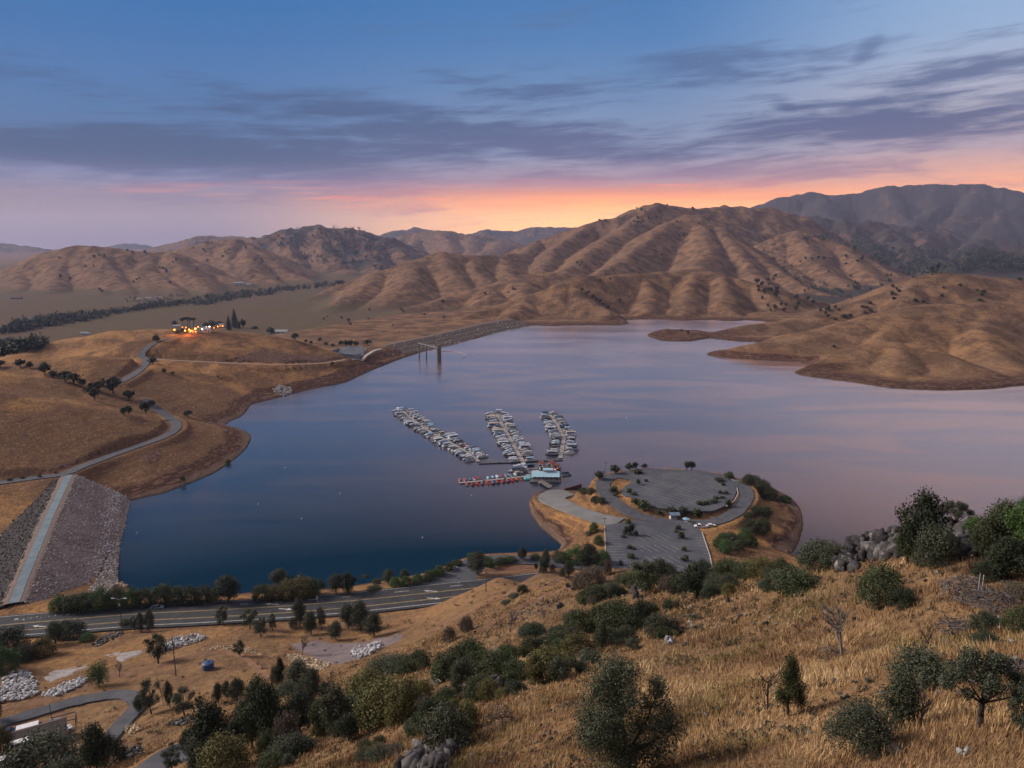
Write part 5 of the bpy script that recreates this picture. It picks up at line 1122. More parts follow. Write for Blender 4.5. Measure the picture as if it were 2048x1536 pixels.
cluster('on the bare lower left field', 'scattered trees on the lower left field', [(316,1327,54,56,'sparsegrey'),(197,1373,36,42,'globe','bright green globe bush on bare ground by the white rocks'),(239,1355,24,26,'bare'),(303,1428,46,62,'sparsegrey'),(327,1412,14,50,'snag'),(340,1415,26,46,'tall'),(281,1428,26,34,'oakgrey'),(370,1433,54,52,'sparsegrey'),(400,1425,20,30,'sparsegrey'),(437,1408,22,38,'oakgrey'),(475,1405,38,44,'oakgrey'),(455,1400,22,34,'oakgrey'),(480,1313,30,30,'sparse'),(-4,1442,22,46,'oakdark')])
cluster('around the sheds in the lower left corner', 'plants round the lower left sheds', [(4,1512,40,54,'shrubolive'),(88,1545,110,72,'shrubgrey'),(196,1545,62,80,'oakdark'),(226,1530,50,52,'shrubdark'),(175,1528,30,40,'shrubgrey'),(345,1540,44,40,'sparsegrey'),(30,1560,60,50,'shrubgrey'),(130,1560,60,40,'shrubgrey')])
cluster('in the dense lower left oak mass', 'oak mass on the lower slope', [(563,1374,24,56,'oakdark'),(597,1384,60,58,'oakgrey'),(626,1392,44,50,'oakgrey'),(575,1395,44,34,'shrubgrey'),(519,1448,66,84,'oak'),(490,1470,50,60,'oakgrey'),(540,1496,80,120,'oakdark'),(505,1500,60,80,'oak'),(570,1490,50,70,'oakdark'),(603,1474,66,92,'oakgrey'),(645,1468,58,70,'oak'),(676,1474,66,100,'oakgrey'),(697,1482,60,54,'oakdark'),(424,1530,100,110,'oakdark'),(453,1545,94,80,'shrubolive'),(400,1500,44,50,'shrubgrey'),(470,1520,54,70,'oakdark'),(578,1512,72,48,'shrubgrey'),(545,1535,50,34,'shrub'),(610,1500,44,30,'shrubgrey'),(620,1445,40,60,'oakgrey'),(660,1425,30,70,'bare')], None, 22)
cluster('in the shrub belt below the gully', 'dense shrubs on the lower middle slope', [(735,1400,84,66,'shrubolive'),(771,1446,110,100,'shrubolive'),(735,1452,70,64,'shrubolive'),(813,1436,80,90,'shrubolive'),(842,1408,50,60,'shrubolive'),(774,1350,84,40,'shrubgrey'),(806,1344,50,40,'shrubgrey'),(838,1342,56,46,'shrub'),(700,1445,60,50,'oakgrey'),(884,1362,50,50,'shrubgreen'),(905,1352,80,70,'shrub'),(940,1330,70,64,'shrub'),(925,1368,50,66,'shrubgrey'),(890,1412,50,46,'shrub'),(918,1395,40,50,'sparsegrey'),(960,1345,60,60,'shrub'),(895,1502,100,116,'shrubgrey'),(934,1462,58,74,'shrubolive'),(868,1480,44,60,'shrubbrown'),(732,1500,36,24,'shrub'),(759,1490,26,24,'shrub'),(762,1522,56,36,'shrubgrey'),(790,1510,40,24,'shrubbrown'),(836,1470,50,50,'shrub'),(858,1440,46,50,'shrubdark'),(720,1420,50,40,'shrub')], None, 22)
cluster('along the rocky gully', 'bushes along the rocky gully', [(990,1368,90,74,'shrub'),(1034,1362,64,58,'shrub'),(1070,1372,60,70,'olive'),(1096,1362,86,90,'shrubolive'),(1060,1310,50,44,'shrub'),(1020,1320,50,40,'shrub'),(1004,1342,56,50,'shrubgreen'),(960,1396,70,60,'shrub'),(1155,1313,74,58,'shrubolive'),(1203,1304,30,68,'tall'),(1066,1274,64,32,'shrubdark'),(1120,1272,60,20,'shrubdark'),(1160,1270,70,62,'shrub'),(1195,1262,60,64,'shrub'),(1241,1266,104,86,'shrub'),(1280,1262,60,80,'shrubdark'),(1300,1236,44,42,'shrub'),(1316,1272,62,56,'shrubgrey'),(1345,1264,34,40,'shrubbrown'),(1339,1218,28,24,'shrub'),(1191,1202,52,40,'shrub'),(1145,1278,40,34,'shrubgrey'),(1225,1192,40,34,'shrubgrey'),(1340,1270,30,20,'shrubbrown'),(1210,1290,60,50,'shrub'),(1180,1330,50,40,'shrubgrey'),(1250,1290,60,44,'shrubdark'),(1110,1300,60,50,'shrub'),(1140,1340,44,34,'shrub'),(1030,1390,50,36,'shrubdark')], None, 30)
cluster('on the tan side slope', 'sparse bushes on the side slope', [(1045,1186,24,22,'shrub'),(1028,1196,26,12,'shrubgrey'),(1012,1208,24,10,'shrubgrey'),(1019,1264,38,44,'bare'),(933,1262,32,34,'shrubbrown'),(899,1284,30,36,'shrubbrown'),(1088,1248,26,30,'bare'),(1390,1240,24,12,'shrub')])
cluster('on the hill edge before the car park', 'trees on the hill edge before the car park', [(1092,1138,24,38,'oakgrey'),(1072,1139,10,16,'smallbush'),(1137,1156,26,36,'oakgrey'),(1120,1122,40,26,'shrub'),(1150,1124,50,34,'shrubgreen'),(1176,1142,62,54,'oakdark'),(1205,1128,36,30,'shrubgreen'),(1182,1174,60,50,'shrubbrown'),(1215,1150,18,34,'shrubbrown'),(1160,1176,30,40,'shrubbrown'),(1241,1132,12,14,'smallbush'),(1290,1186,96,64,'sparse'),(1265,1175,50,40,'shrub'),(1318,1168,50,50,'oakgrey'),(1335,1150,38,26,'shrub'),(1352,1180,40,36,'shrubgrey'),(1390,1198,94,74,'oakdark'),(1368,1188,40,44,'shrubdark'),(1432,1190,56,54,'shrubgrey'),(1405,1150,44,34,'shrubdark'),(1455,1164,80,56,'shrub'),(1490,1160,50,44,'shrub'),(1524,1156,60,48,'shrubolive'),(1500,1146,60,26,'shrubolive'),(1560,1148,40,34,'shrub')], None, 18)
cluster('along the rocky crest', 'plants along the rocky crest', [(1587,1183,96,66,'shrub'),(1535,1182,36,32,'shrubgrey'),(1555,1176,50,40,'shrubdark'),(1643,1138,90,66,'shrubgrey'),(1618,1128,44,44,'shrub'),(1840,1120,100,122,'oakdark'),(1815,1128,60,70,'oak'),(1870,1118,46,60,'oakgrey'),(1908,1052,60,52,'forkoak'),(1965,1120,60,70,'oak'),(2000,1110,80,90,'oak'),(2040,1115,70,100,'green'),(2010,1160,90,90,'oakdark'),(1975,1160,60,50,'shrubdark'),(2034,1195,50,36,'shrubbrown'),(1948,1068,40,34,'shrubgreen'),(2075,1150,70,100,'oakdark')], None, 10)
cluster('in the right-hand grass', 'plants standing in the right-hand grass', [(1755,1208,84,98,'shrub','dark lopsided shrub in the grass below the rocky crest'),(1803,1212,56,46,'shrubdark'),(1685,1310,92,108,'bare','leafless branching grey tree alone in the golden grass'),(1536,1418,50,108,'snag','charred dead trunk beside a slim oak in the grass'),(1576,1432,64,128,'slimoak','slim oak beside the charred dead trunk'),(1838,1376,106,100,'shrubgrey','grey shrub with a dead spike above it, right of centre grass'),(1850,1330,30,104,'snag','bare spike rising out of a grey shrub'),(1800,1460,80,118,'oakgrey','upright grey oak between two domed shrubs, lower right'),(1840,1450,70,60,'bare'),(1720,1512,130,120,'domeshrub','big domed grey shrub at the bottom edge, lower right'),(1958,1456,130,146,'forkoak','spreading oak with a dark stem, lower right corner'),(2038,1470,70,110,'sparsegrey'),(1973,1262,60,44,'shrubdark'),(2036,1262,56,56,'shrub'),(1975,1296,64,34,'shrubdark'),(2052,1400,40,30,'shrubdark'),(1792,1505,36,24,'shrubbrown'),(1248,1556,184,236,'bigoak','large ragged two-crowned oak at the bottom centre')])
cluster('round the near left hill', 'oaks on the near left hill', [(0,735,20,14),(41,735,22,14),(60,737,14,12),(90,750,24,22),(106,756,16,14),(130,762,24,20),(148,768,26,22),(166,772,18,14),(183,778,16,12),(198,782,28,18),(227,787,38,30),(176,788,16,14),(189,800,20,22),(258,800,24,18),(292,827,26,24),(304,814,16,14),(248,831,14,16),(258,829,16,18),(376,834,18,14),(306,730,16,16)],'smalloak')
cluster('on the house hill and its shore', 'bushes on the house hill and shore', [(328,745,10,9),(345,748,10,6),(457,928,14,10),(366,963,14,12),(313,684,15,16),(45,958,10,6),(80,955,8,6),(20,962,12,6),(112,948,6,6),(665,730,10,8),(436,755,6,5)],'smallbush')
cluster('by the lit hilltop houses', 'trees by the lit houses', [(470,656,18,36,'conifer'),(458,660,14,28,'conifer'),(486,657,14,18,'smalloak'),(478,657,10,14,'conifer'),(349,652,12,10,'smalloak'),(377,659,26,22,'pole_trees'),(412,655,14,10,'smalloak'),(424,655,22,14,'smalloak'),(440,654,16,12,'smalloak'),(365,664,14,8,'smallbush'),(356,668,14,9,'smallbush'),(404,658,12,7,'smallbush'),(510,659,14,8,'smallbush'),(542,669,20,14,'smalloak'),(590,681,16,16,'smalloak')])
cluster('round the rim of the oval lot', 'trees round the rim of the oval lot', [(1230,948,26,18),(1258,942,22,16),(1270,939,16,16),(1289,938,14,12),(1312,937,22,22),(1325,936,18,16),(1342,936,10,7,'smallbush'),(1373,940,16,18),(1383,940,18,20),(1433,945,24,24),(1198,960,28,18),(1275,948,24,12,'smallbush')],'smalloak')
cluster('inside the oval lot', 'bushes inside the oval lot', [(1276,970,13,12,'smalloak'),(1292,964,12,7),(1227,985,24,16),(1232,993,16,10),(1258,986,14,12),(1268,991,16,8),(1271,1007,26,12),(1287,1020,32,22),(1283,1012,18,14),(1342,1030,30,20),(1365,1030,24,20),(1394,1034,26,20),(1317,1028,18,10),(1457,1015,18,18),(1438,964,26,10),(1446,972,12,8),(1440,988,12,8),(1452,989,14,9),(1432,998,16,7),(1444,998,14,7),(1400,1011,20,11),(1412,1010,16,10),(1424,1007,18,9),(1432,1005,14,10),(1459,958,26,16,'smallbush')],'smallbush')
cluster('on the right bank of the peninsula', 'bushes on the right bank of the peninsula', [(1496,968,28,22,'shrub'),(1510,974,32,26,'shrub'),(1527,988,34,30,'shrub'),(1538,997,34,28,'shrub'),(1571,1004,26,15,'shrubgreen'),(1512,1030,30,22,'shrub'),(1528,1032,28,26,'shrub'),(1496,1036,20,14,'shrub'),(1500,1066,36,32,'shrub'),(1524,1066,38,38,'shrub'),(1488,1086,34,30,'shrubgreen'),(1462,1086,34,26,'shrub'),(1446,1080,26,18,'shrub'),(1450,1104,32,28,'shrubgreen'),(1436,1094,22,20,'shrubgreen'),(1476,1100,26,24,'shrub'),(1505,1092,24,22,'shrubgreen')])
cluster('between ramp road and ring road', 'shrubs on the left of the peninsula', [(1168,987,20,14,'shrub'),(1180,988,22,16,'shrub'),(1190,1004,22,16,'shrub'),(1203,1006,20,16,'shrub'),(1188,1066,22,24,'shrubgreen'),(1197,1088,24,20,'shrubgreen'),(1178,1070,16,10,'shrubbrown'),(1160,983,10,8,'smallbush')])
cluster('on the small islands of the lower lot', 'bushes on the islands of the lower lot', [(1257,1050,16,14),(1252,1070,18,20),(1262,1072,20,26,'smalloak'),(1272,1073,12,14),(1246,1076,14,8),(1259,1098,16,10),(1266,1100,12,8),(1262,1118,20,14),(1356,1060,16,12),(1352,1066,12,7),(1362,1078,18,18),(1368,1103,14,12),(1372,1124,16,16),(1366,1122,12,10)],'smallbush')
# oaks dotted over the far hills: too small to tell apart
def dotted(n, poly, label, group, w, h, kind='smalloak', seed=1):
    R = random.Random(seed); xs = [p[0] for p in poly]; ys = [p[1] for p in poly]; Pp = np.array(poly, float); k = 0; pts = []
    while k < n:
        x, y = R.uniform(min(xs), max(xs)), R.uniform(min(ys), max(ys))
        if poly_sd(np.array([x]), np.array([y]), Pp)[0] > 0: continue
        if not pts or R.random() < .45: pts.append((x, y))
        else:
            q_ = R.choice(pts); x, y = q_[0]+R.gauss(0, 10), q_[1]+R.gauss(0, 4)
        c = R.uniform(.7, 1.3); plant(kind, x, y, w*c, h*c*R.uniform(.8, 1.2), label, group); k += 1
dotted(34, [(1100,520),(1180,447),(1310,404),(1420,418),(1480,420),(1400,500),(1180,540)], 'small dark oak dotted high on the tall bare mountain', 'oaks dotted on the tall mountain', 5, 5, seed=2)
dotted(22, [(1165,442),(1240,420),(1310,402),(1440,411),(1540,411),(1540,414),(1310,409),(1165,450)], 'tiny oak on the skyline of the tall mountain', 'oaks on the mountain skyline', 6, 6, seed=3)
dotted(40, [(1480,560),(1560,560),(1700,620),(1660,640),(1540,620),(1470,570)], 'dark oak in the folds between the lakeside hills', 'oaks between the lakeside hills', 8, 8, seed=4)
dotted(26, [(1560,480),(1700,500),(1800,560),(1700,600),(1600,540)], 'dark oak scattered on the brown hill behind the lake', 'oaks on the brown hill', 6, 6, seed=5)
dotted(24, [(1700,590),(1790,575),(1900,550),(2040,560),(2040,600),(1800,610),(1640,650),(1560,660)], 'dark bush on the far right lakeside hill', 'bushes on the far right hill', 8, 6, 'smallbush', 6)
dotted(30, [(40,540),(160,500),(330,505),(420,545),(560,570),(400,590),(250,590),(60,600)], 'tiny dark oak on the far left bare hills', 'oaks on the far left hills', 5, 5, seed=7)
dotted(26, [(380,490),(480,480),(620,560),(700,560),(560,570),(420,540)], 'tiny dark oak below the scrubby far left mountain', 'oaks below the far left mountain', 5, 5, seed=8)
dotted(22, [(640,640),(760,600),(900,600),(1000,560),(1060,580),(900,640),(760,660)], 'lone dark oak on the pale valley slope beyond the dam', 'oaks on the valley slope', 6, 5, seed=9)
cluster('down the spur beside the lake', 'oaks down the lakeside spur', [(1164,583,8,8),(1172,590,8,8),(1178,588,7,7),(1186,596,8,8),(1193,603,9,8),(1200,605,8,7),(1206,610,7,6),(1216,617,8,7),(1240,605,9,8),(1220,560,6,6),(1200,563,6,6)],'smalloak')
cluster('on the low spit below the right-hand hills', 'oaks on the low spit', [(1316,659,7,6),(1328,657,8,8),(1363,661,8,4),(1376,668,8,9),(1416,662,8,6),(1424,662,10,8),(1438,658,9,6),(1670,640,8,6),(1688,636,16,9),(1700,634,10,8),(1730,627,8,6),(1742,624,10,8),(1668,694,10,5),(1830,603,10,7),(1846,605,8,6),(1960,602,10,6)],'smallbush')
cluster('in the valley behind the spillway', 'valley trees behind the spillway', [(682,692,12,12),(692,694,16,14),(702,693,18,14),(712,693,14,12),(735,690,18,12),(640,684,10,10),(622,688,10,7),(612,686,9,7),(652,692,12,8),(666,694,10,7)],'smalloak')

# ------------------------------------------------------------------ far woods as masses
def wood(name, label, poly, n, r0, r1, seed, mat, nl=46):
    rng = np.random.default_rng(seed); Pp = np.array(poly, float); lo, hi = Pp.min(0), Pp.max(0); V = []; F = []; T = []; k = 0; o = 0
    while k < n:
        X = rng.uniform(lo, hi)
        if poly_sd(np.array([X[0]]), np.array([X[1]]), Pp)[0] > 0: continue
        p = place(*X); r = rng.uniform(r0, r1); k += 1
        lb = [(p.x+rng.normal()*r*.4, p.y+rng.normal()*r*.4, p.z+r*(.35+.25*j), r*rng.uniform(.55, .8)) for j in range(4)]
        v, f, t = leaves(rng, lb, nl, r*.26); V.append(v); F.append(f+o); T.append(t*.6+rng.uniform(0, .4)); o += len(v)
    return tag(link(name, np_mesh(name, np.concatenate(V), np.concatenate(F), [mat], attrs={'tint': ('FACE', np.concatenate(T))})), label, 'woods', kind='stuff')
LF_FAR = leaf_mat('valley_leaves', [(0,(.016,.026,.020)),(.5,(.028,.042,.030)),(1,(.048,.066,.044))])
wood('riverside_woods', 'long dark belt of riverside trees winding through the valley', [(0,660),(62,640),(137,633),(191,628),(239,622),(273,616),(308,608),(369,604),(393,598),(444,591),(513,581),(581,576),(649,566),(690,562),(690,567),(649,576),(581,583),(530,592),(444,604),(410,612),(376,610),(308,617),(239,628),(178,642),(137,649),(68,659),(0,669)], 620, 4.5, 9, 1, LF_FAR)
wood('valley_woods', 'dark low woods in the valley at the left edge', [(-10,684),(60,682),(100,686),(90,696),(40,706),(-10,716)], 120, 4, 7, 2, LF_FAR)
wood('farm_trees', 'thin lines of dark trees among the valley farms', [(250,596),(300,599),(340,590),(372,590),(340,603),(300,606),(255,606)], 40, 3, 5, 3, LF_FAR, 30)
wood('gully_scrub', 'dark scrub choking the folds of the burnt mountains', [(1560,480),(1660,470),(1800,500),(1960,500),(2048,520),(2048,545),(1900,545),(1820,556),(1740,520),(1660,480)], 420, 7, 16, 4, LF_FAR, 24)
wood('gully_scrub', 'dark scrub in the ravine between the brown hills', [(1480,440),(1540,470),(1590,540),(1700,590),(1790,560),(1700,600),(1600,575),(1520,500)], 120, 4, 9, 5, LF_FAR, 24)
wood('gully_scrub', 'dark scrub on the shaded flank of the far left mountain', [(520,470),(640,450),(720,460),(800,520),(760,540),(640,530),(560,500)], 260, 8, 18, 6, LF_FAR, 22)

# ------------------------------------------------------------------ rocks
ROCK = tint_mat('lichen_rock', [(0,(.014,.013,.015)),(.45,(.042,.039,.041)),(.8,(.098,.093,.095)),(1,(.22,.21,.215))], .9, .7, 1.6)
def outcrop(name, label, spots, cat='rocks', mat=None, up=(1, 1, 1)):
    """spots: (px, py, size px); slabs and blocks leaning together form one outcrop"""
    V = []; F = []; T = []; o = 0; bv, bf = ICO2
    for (px, py, sz) in spots:
        dy_ = 0; p = place(px, py)
        while px > 1580 and slant(p) > 160 and dy_ < 70: dy_ += 3; p = place(px, py+dy_)
        r = sz*slant(p)/FOC*.5; p = p+Vector((0, 0, dy_*slant(p)/FOC*.8))
        for k in range(2):
            hb_ = bmesh.new()                # an angular block: the hull of a few points
            for q_ in RNG.uniform(-1, 1, (16, 3)): hb_.verts.new(q_/max(.75, float(np.abs(q_).max()))*.95)
            hu = bmesh.ops.convex_hull(hb_, input=hb_.verts[:]); bmesh.ops.delete(hb_, geom=list({e for e in hu['geom_interior'] if isinstance(e, bmesh.types.BMVert)}), context='VERTS')
            bmesh.ops.triangulate(hb_, faces=hb_.faces[:]); hb_.verts.index_update(); v = np.array([q_.co[:] for q_ in hb_.verts]); bf = np.array([[w_.index for w_ in q_.verts] for q_ in hb_.faces]); hb_.free()
            v = v*np.array([RNG.uniform(.6, 1.0), RNG.uniform(.45, .8), RNG.uniform(.8, 1.6)])*r*RNG.uniform(.75, 1.1)
            t1, t2 = RNG.uniform(-.5, .5), RNG.uniform(0, 6.28); M = np.array(Matrix.Rotation(t2, 3, 'Z') @ Matrix.Rotation(t1, 3, 'X'))
            v = v @ M.T; q_ = np.array(p)+[RNG.uniform(-.5, .5)*r, RNG.uniform(-.5, .5)*r, r*RNG.uniform(.1, .5)]
            V.append(v+q_); F.append(bf+o); o += len(v); T.append(np.clip(RNG.uniform(.1, .75)+RNG.normal(0, .06, len(bf)), 0, 1))
    return tag(link(name, np_mesh(name, np.concatenate(V), np.concatenate(F), [mat or ROCK], attrs={'tint': ('FACE', np.concatenate(T))})), label, cat)
def spread(n, poly, s0, s1, seed):
    R = random.Random(seed); Pp = np.array(poly, float); out = []
    while len(out) < n:
        x, y = R.uniform(Pp[:, 0].min(), Pp[:, 0].max()), R.uniform(Pp[:, 1].min(), Pp[:, 1].max())
        if poly_sd(np.array([x]), np.array([y]), Pp)[0] < 0: out.append((x, y, R.uniform(s0, s1)))
    return out
outcrop('rock_outcrop', 'jagged grey rock outcrop on the hill crest left of the big oak', spread(120, [(1676,1142),(1692,1100),(1715,1072),(1745,1068),(1780,1072),(1800,1085),(1800,1112),(1760,1122),(1720,1128),(1700,1146)], 9, 34, 1))
outcrop('rock_outcrop', 'grey rock outcrop under the small forked tree on the crest', spread(84, [(1850,1106),(1880,1062),(1905,1055),(1935,1068),(1958,1080),(1950,1110),(1930,1120),(1890,1105)], 9, 32, 2))
outcrop('rock_outcrop', 'fissured grey rock outcrop at the bottom edge below the shrubs', spread(40, [(800,1545),(812,1520),(835,1500),(860,1490),(885,1505),(900,1515),(890,1545)], 24, 42, 3))
outcrop('boulder', 'tall split grey boulder at the edge of the bushes', [(978,1380,30),(996,1378,32),(990,1384,24),(1002,1386,20)], 'boulder')
outcrop('boulder', 'low grey boulder just left of the split boulder', [(958,1392,24),(964,1388,16)], 'boulder')
outcrop('boulder', 'pale rounded boulder below the low shrubs at bottom', [(772,1516,20),(780,1514,14)], 'boulder')
outcrop('boulder', 'pale grey boulder alone in the middle of the grass', [(1334,1286,22),(1344,1288,14)], 'boulder', PALE_ROCK)
outcrop('boulder', 'pale boulder at the edge of the gully bushes', [(1166,1320,14),(1170,1319,10)], 'boulder', PALE_ROCK)
outcrop('boulder', 'flat pale stone in the grass near the bottom right', [(1926,1510,20)], 'boulder', PALE_ROCK)
outcrop('boulder', 'white boulder between the two dark bushes at right', [(1994,1250,22),(1998,1262,16)], 'boulder', PALE_ROCK)
outcrop('boulder', 'grey boulder beside the gully under a bush', [(1116,1216,16),(1122,1214,12)], 'boulder')
for i_, q_ in enumerate([(1275,1196,22),(1270,1186,18),(1282,1184,16),(1215,1182,18),(1226,1180,14),(1138,1176,12),(1148,1178,12)]): outcrop('boulder', f'{ordinal(i_+1)} of the low grey stones at the top of the gully', [q_], 'boulder', ROCK)
for i_, q_ in enumerate([(1110,1332,16),(1124,1328,18),(1140,1322,18),(1152,1318,14),(1130,1318,12)]): outcrop('boulder', f'{ordinal(i_+1)} of the dark stones scattered along the lower gully', [q_], 'boulder', ROCK)
for i_, q_ in enumerate([(1345,1270,16),(1360,1266,12),(1368,1292,8),(1330,1228,12)]): outcrop('boulder', f'{ordinal(i_+1)} of the grey stones in the grass right of the bushes', [q_], 'boulder', ROCK)
for i_, q_ in enumerate([(2046,1340,20),(1795,1500,16),(1803,1508,14),(1458,1205,10),(1466,1204,8)]): outcrop('boulder', f'{ordinal(i_+1)} of the scattered pale stones far right in the grass', [q_], 'boulder', ROCK)
def rubble(name, label, poly, n, s0, s1, mat, seed, lift=0.0):
    pts = []; sz = []
    for (x, y, s) in spread(n, poly, s0, s1, seed):
        p = place(x, y); r = s*slant(p)/FOC*.5; pts.append((p.x, p.y, p.z+r*.2+lift*RNG.uniform(0, 1))); sz.append(r)
    return tag(link(name, stones_mesh(name, pts, sz, mat)), label, 'rubble', kind='stuff')
rubble('rock_rubble', 'heap of white rubble at the left edge below the highway', [(0,1368),(20,1345),(55,1342),(72,1365),(78,1388),(45,1400),(0,1408)], 420, 3, 8, PALE_ROCK, 1, .5)
rubble('rock_rubble', 'long bank of white rubble left of the globe bush', [(80,1392),(115,1376),(165,1355),(178,1360),(160,1376),(110,1396)], 330, 3, 7, PALE_ROCK, 2, .6)
rubble('rock_rubble', 'grey stone bank behind the thin oak on the lower field', [(318,1292),(350,1278),(395,1270),(412,1275),(400,1284),(355,1296),(322,1306)], 330, 3, 6, PALE_ROCK, 3, .6)
rubble('rock_rubble', 'twin heaps of white rocks on the purple gravel yard', [(699,1314),(712,1298),(735,1300),(748,1288),(764,1290),(762,1298),(745,1310),(720,1318)], 260, 4, 9, PALE_ROCK, 4, 1.1)
rubble('rock_rubble', 'tan stones tumbled down the slope below the gravel yard', [(570,1312),(595,1310),(640,1322),(662,1328),(650,1342),(615,1340),(590,1330)], 380, 2.5, 6, TAN_ROCK, 5, .3)
rubble('rock_rubble', 'pale stones washed down the lakeside bank of the house hill', [(545,778),(560,770),(582,776),(584,786),(566,793),(552,788)], 220, 2, 4, PALE_ROCK, 6, .4)
rubble('rock_rubble', 'white stones strung along the highway edge at left', [(10,1243),(60,1237),(110,1232),(160,1226),(185,1226),(120,1234),(60,1242)], 60, 2.5, 6, PALE_ROCK, 7, .1)
rubble('rock_rubble', 'grey stones under the shrubs by the highway lamp', [(180,1290),(205,1276),(240,1262),(245,1270),(215,1284),(195,1294)], 120, 3, 6, ROCK, 8, .2)
rubble('rock_rubble', 'dark stony patch in front of the thin oaks', [(330,1452),(350,1440),(385,1434),(392,1444),(360,1452)], 120, 3, 6, ROCK, 9, .3)
rubble('rock_rubble', 'dark rock pile at the foot of the left oaks', [(232,1520),(250,1500),(280,1496),(284,1508),(262,1524)], 120, 4, 8, ROCK, 10, .6)
rubble('rock_rubble', 'rock pile beside the lower driveway', [(248,1462),(258,1452),(276,1450),(280,1462),(262,1472)], 90, 3, 6, TAN_ROCK, 11, .4)
rubble('rock_rubble', 'dark jetty of rocks at the near foot of the dam', [(232,1168),(250,1165),(268,1159),(276,1160),(272,1170),(250,1174)], 130, 3, 7, TAN_ROCK, 12, .3)
rubble('rock_rubble', 'purplish stones on the bank between dam and near cove', [(165,1198),(200,1150),(226,1092),(240,1075),(238,1120),(234,1166),(205,1194)], 1900, 1.4, 3.6, RIPRAP, 15, .1)
rubble('rock_rubble', 'broken stones down the crest above the side slope', [(990,1232),(1040,1212),(1100,1190),(1130,1200),(1080,1222),(1020,1246),(960,1262)], 160, 2, 6, ROCK, 13, .1)
rubble('rock_rubble', 'pale stones along the gravelly strip of the lower field', [(395,1302),(440,1290),(500,1294),(530,1312),(500,1308),(445,1298)], 200, 2, 4, TAN_ROCK, 14, .1)

# ------------------------------------------------------------------ bare patches laid over the ground
def patch(name, label, poly, mat, dz=.10, st=.8):
    W3 = [place(*p) for p in poly]; P2 = soft(np.array([(p.x, p.y) for p in W3])); lo, hi = P2.min(0), P2.max(0)
    nx, ny = int((hi[0]-lo[0])/st)+2, int((hi[1]-lo[1])/st)+2
    gx, gy = np.meshgrid(lo[0]+np.arange(nx)*st, lo[1]+np.arange(ny)*st, indexing='ij'); x, y = gx.ravel(), gy.ravel()
    sd_ = poly_sd(x, y, P2)+fbm(x/3, y/3, 4, 77)*2.6+np.maximum(fbm(x/4+9, y/4, 3, 78)-.28, 0)*9; z = np.array([ground(a, c) for a, c in zip(x, y)])+dz-np.clip(sd_+.8, 0, 1)*.5
    idx = np.arange(nx*ny).reshape(nx, ny); Fq = np.stack([idx[:-1,:-1], idx[1:,:-1], idx[1:,1:], idx[:-1,1:]], -1).reshape(-1, 4)
    keep = (sd_[Fq] < 1.0).any(1)
    return tag(link(name, np_mesh(name, np.stack([x, y, z], 1), Fq[keep], [mat], smooth_=True)), label, 'ground', kind='structure')
patch('gravel_yard', 'purple-grey gravel yard with white rock heaps', [(575,1286),(640,1281),(720,1284),(795,1268),(812,1271),(772,1294),(735,1312),(700,1324),(660,1330),(612,1311)], pm('purple_gravel', (.115,.090,.098), (.15,.12,.125), .3, .95, .3))
patch('gravel_pad', 'pale gravel pad behind the globe bush', [(208,1310),(240,1304),(290,1301),(294,1308),(262,1316),(242,1326),(224,1318)], pm('pale_gravel', (.27,.265,.275), (.19,.165,.15), .9, .95, .3))
patch('gravel_pad', 'broken white gravel patches on the lower left field', [(86,1356),(106,1340),(140,1337),(174,1327),(177,1334),(142,1348),(100,1366)], pm('pale_gravel', (.36,.36,.39)))
patch('earth_bank', 'brown sloping bank of bare earth on the near slope above side road', [(965,1140),(1000,1134),(1050,1130),(1068,1134),(1030,1142),(990,1148)], pm('rust_earth', (.15,.075,.045), (.11,.06,.04), .3, .95, .3))

mC, g, b = new_mat('raw_earth'); tc = g.new('ShaderNodeNewGeometry').outputs['Position']; nC = g.noise(g.vmul(tc, (.5, .5, .12)), 1.0, 5, .7); nC2 = g.noise(tc, .09, 4, .6)
g.put(b.inputs['Base Color'], g.mix(g.step(nC, .42, .62), g.mix(g.step(nC2, .4, .6), (.045,.021,.016), (.075,.036,.025)), (.15,.080,.052))); b.inputs['Roughness'].default_value = .95; g.put(b.inputs['Normal'], g.bump(nC, 1.0, 1.2))
patch('cut_bank', 'raw red-brown cut bank above the dirt track on house hill', [(440,722),(470,714),(498,706),(520,700),(545,703),(575,708),(620,712),(662,714),(692,712),(694,719),(640,724),(590,726),(540,726),(480,724)], mC, .3, 1.6)
patch('cut_bank', 'eroded red-brown road cut above the hill road', [(60,948),(100,936),(150,920),(200,899),(250,882),(300,868),(330,860),(326,868),(290,878),(240,894),(190,914),(140,934),(100,944)], mC, .25, 1.2)
patch('cut_bank', 'dark slumped earth patch below the hill road', [(282,918),(300,898),(318,894),(328,910),(318,922),(296,928)], mC, .25, 1.0)
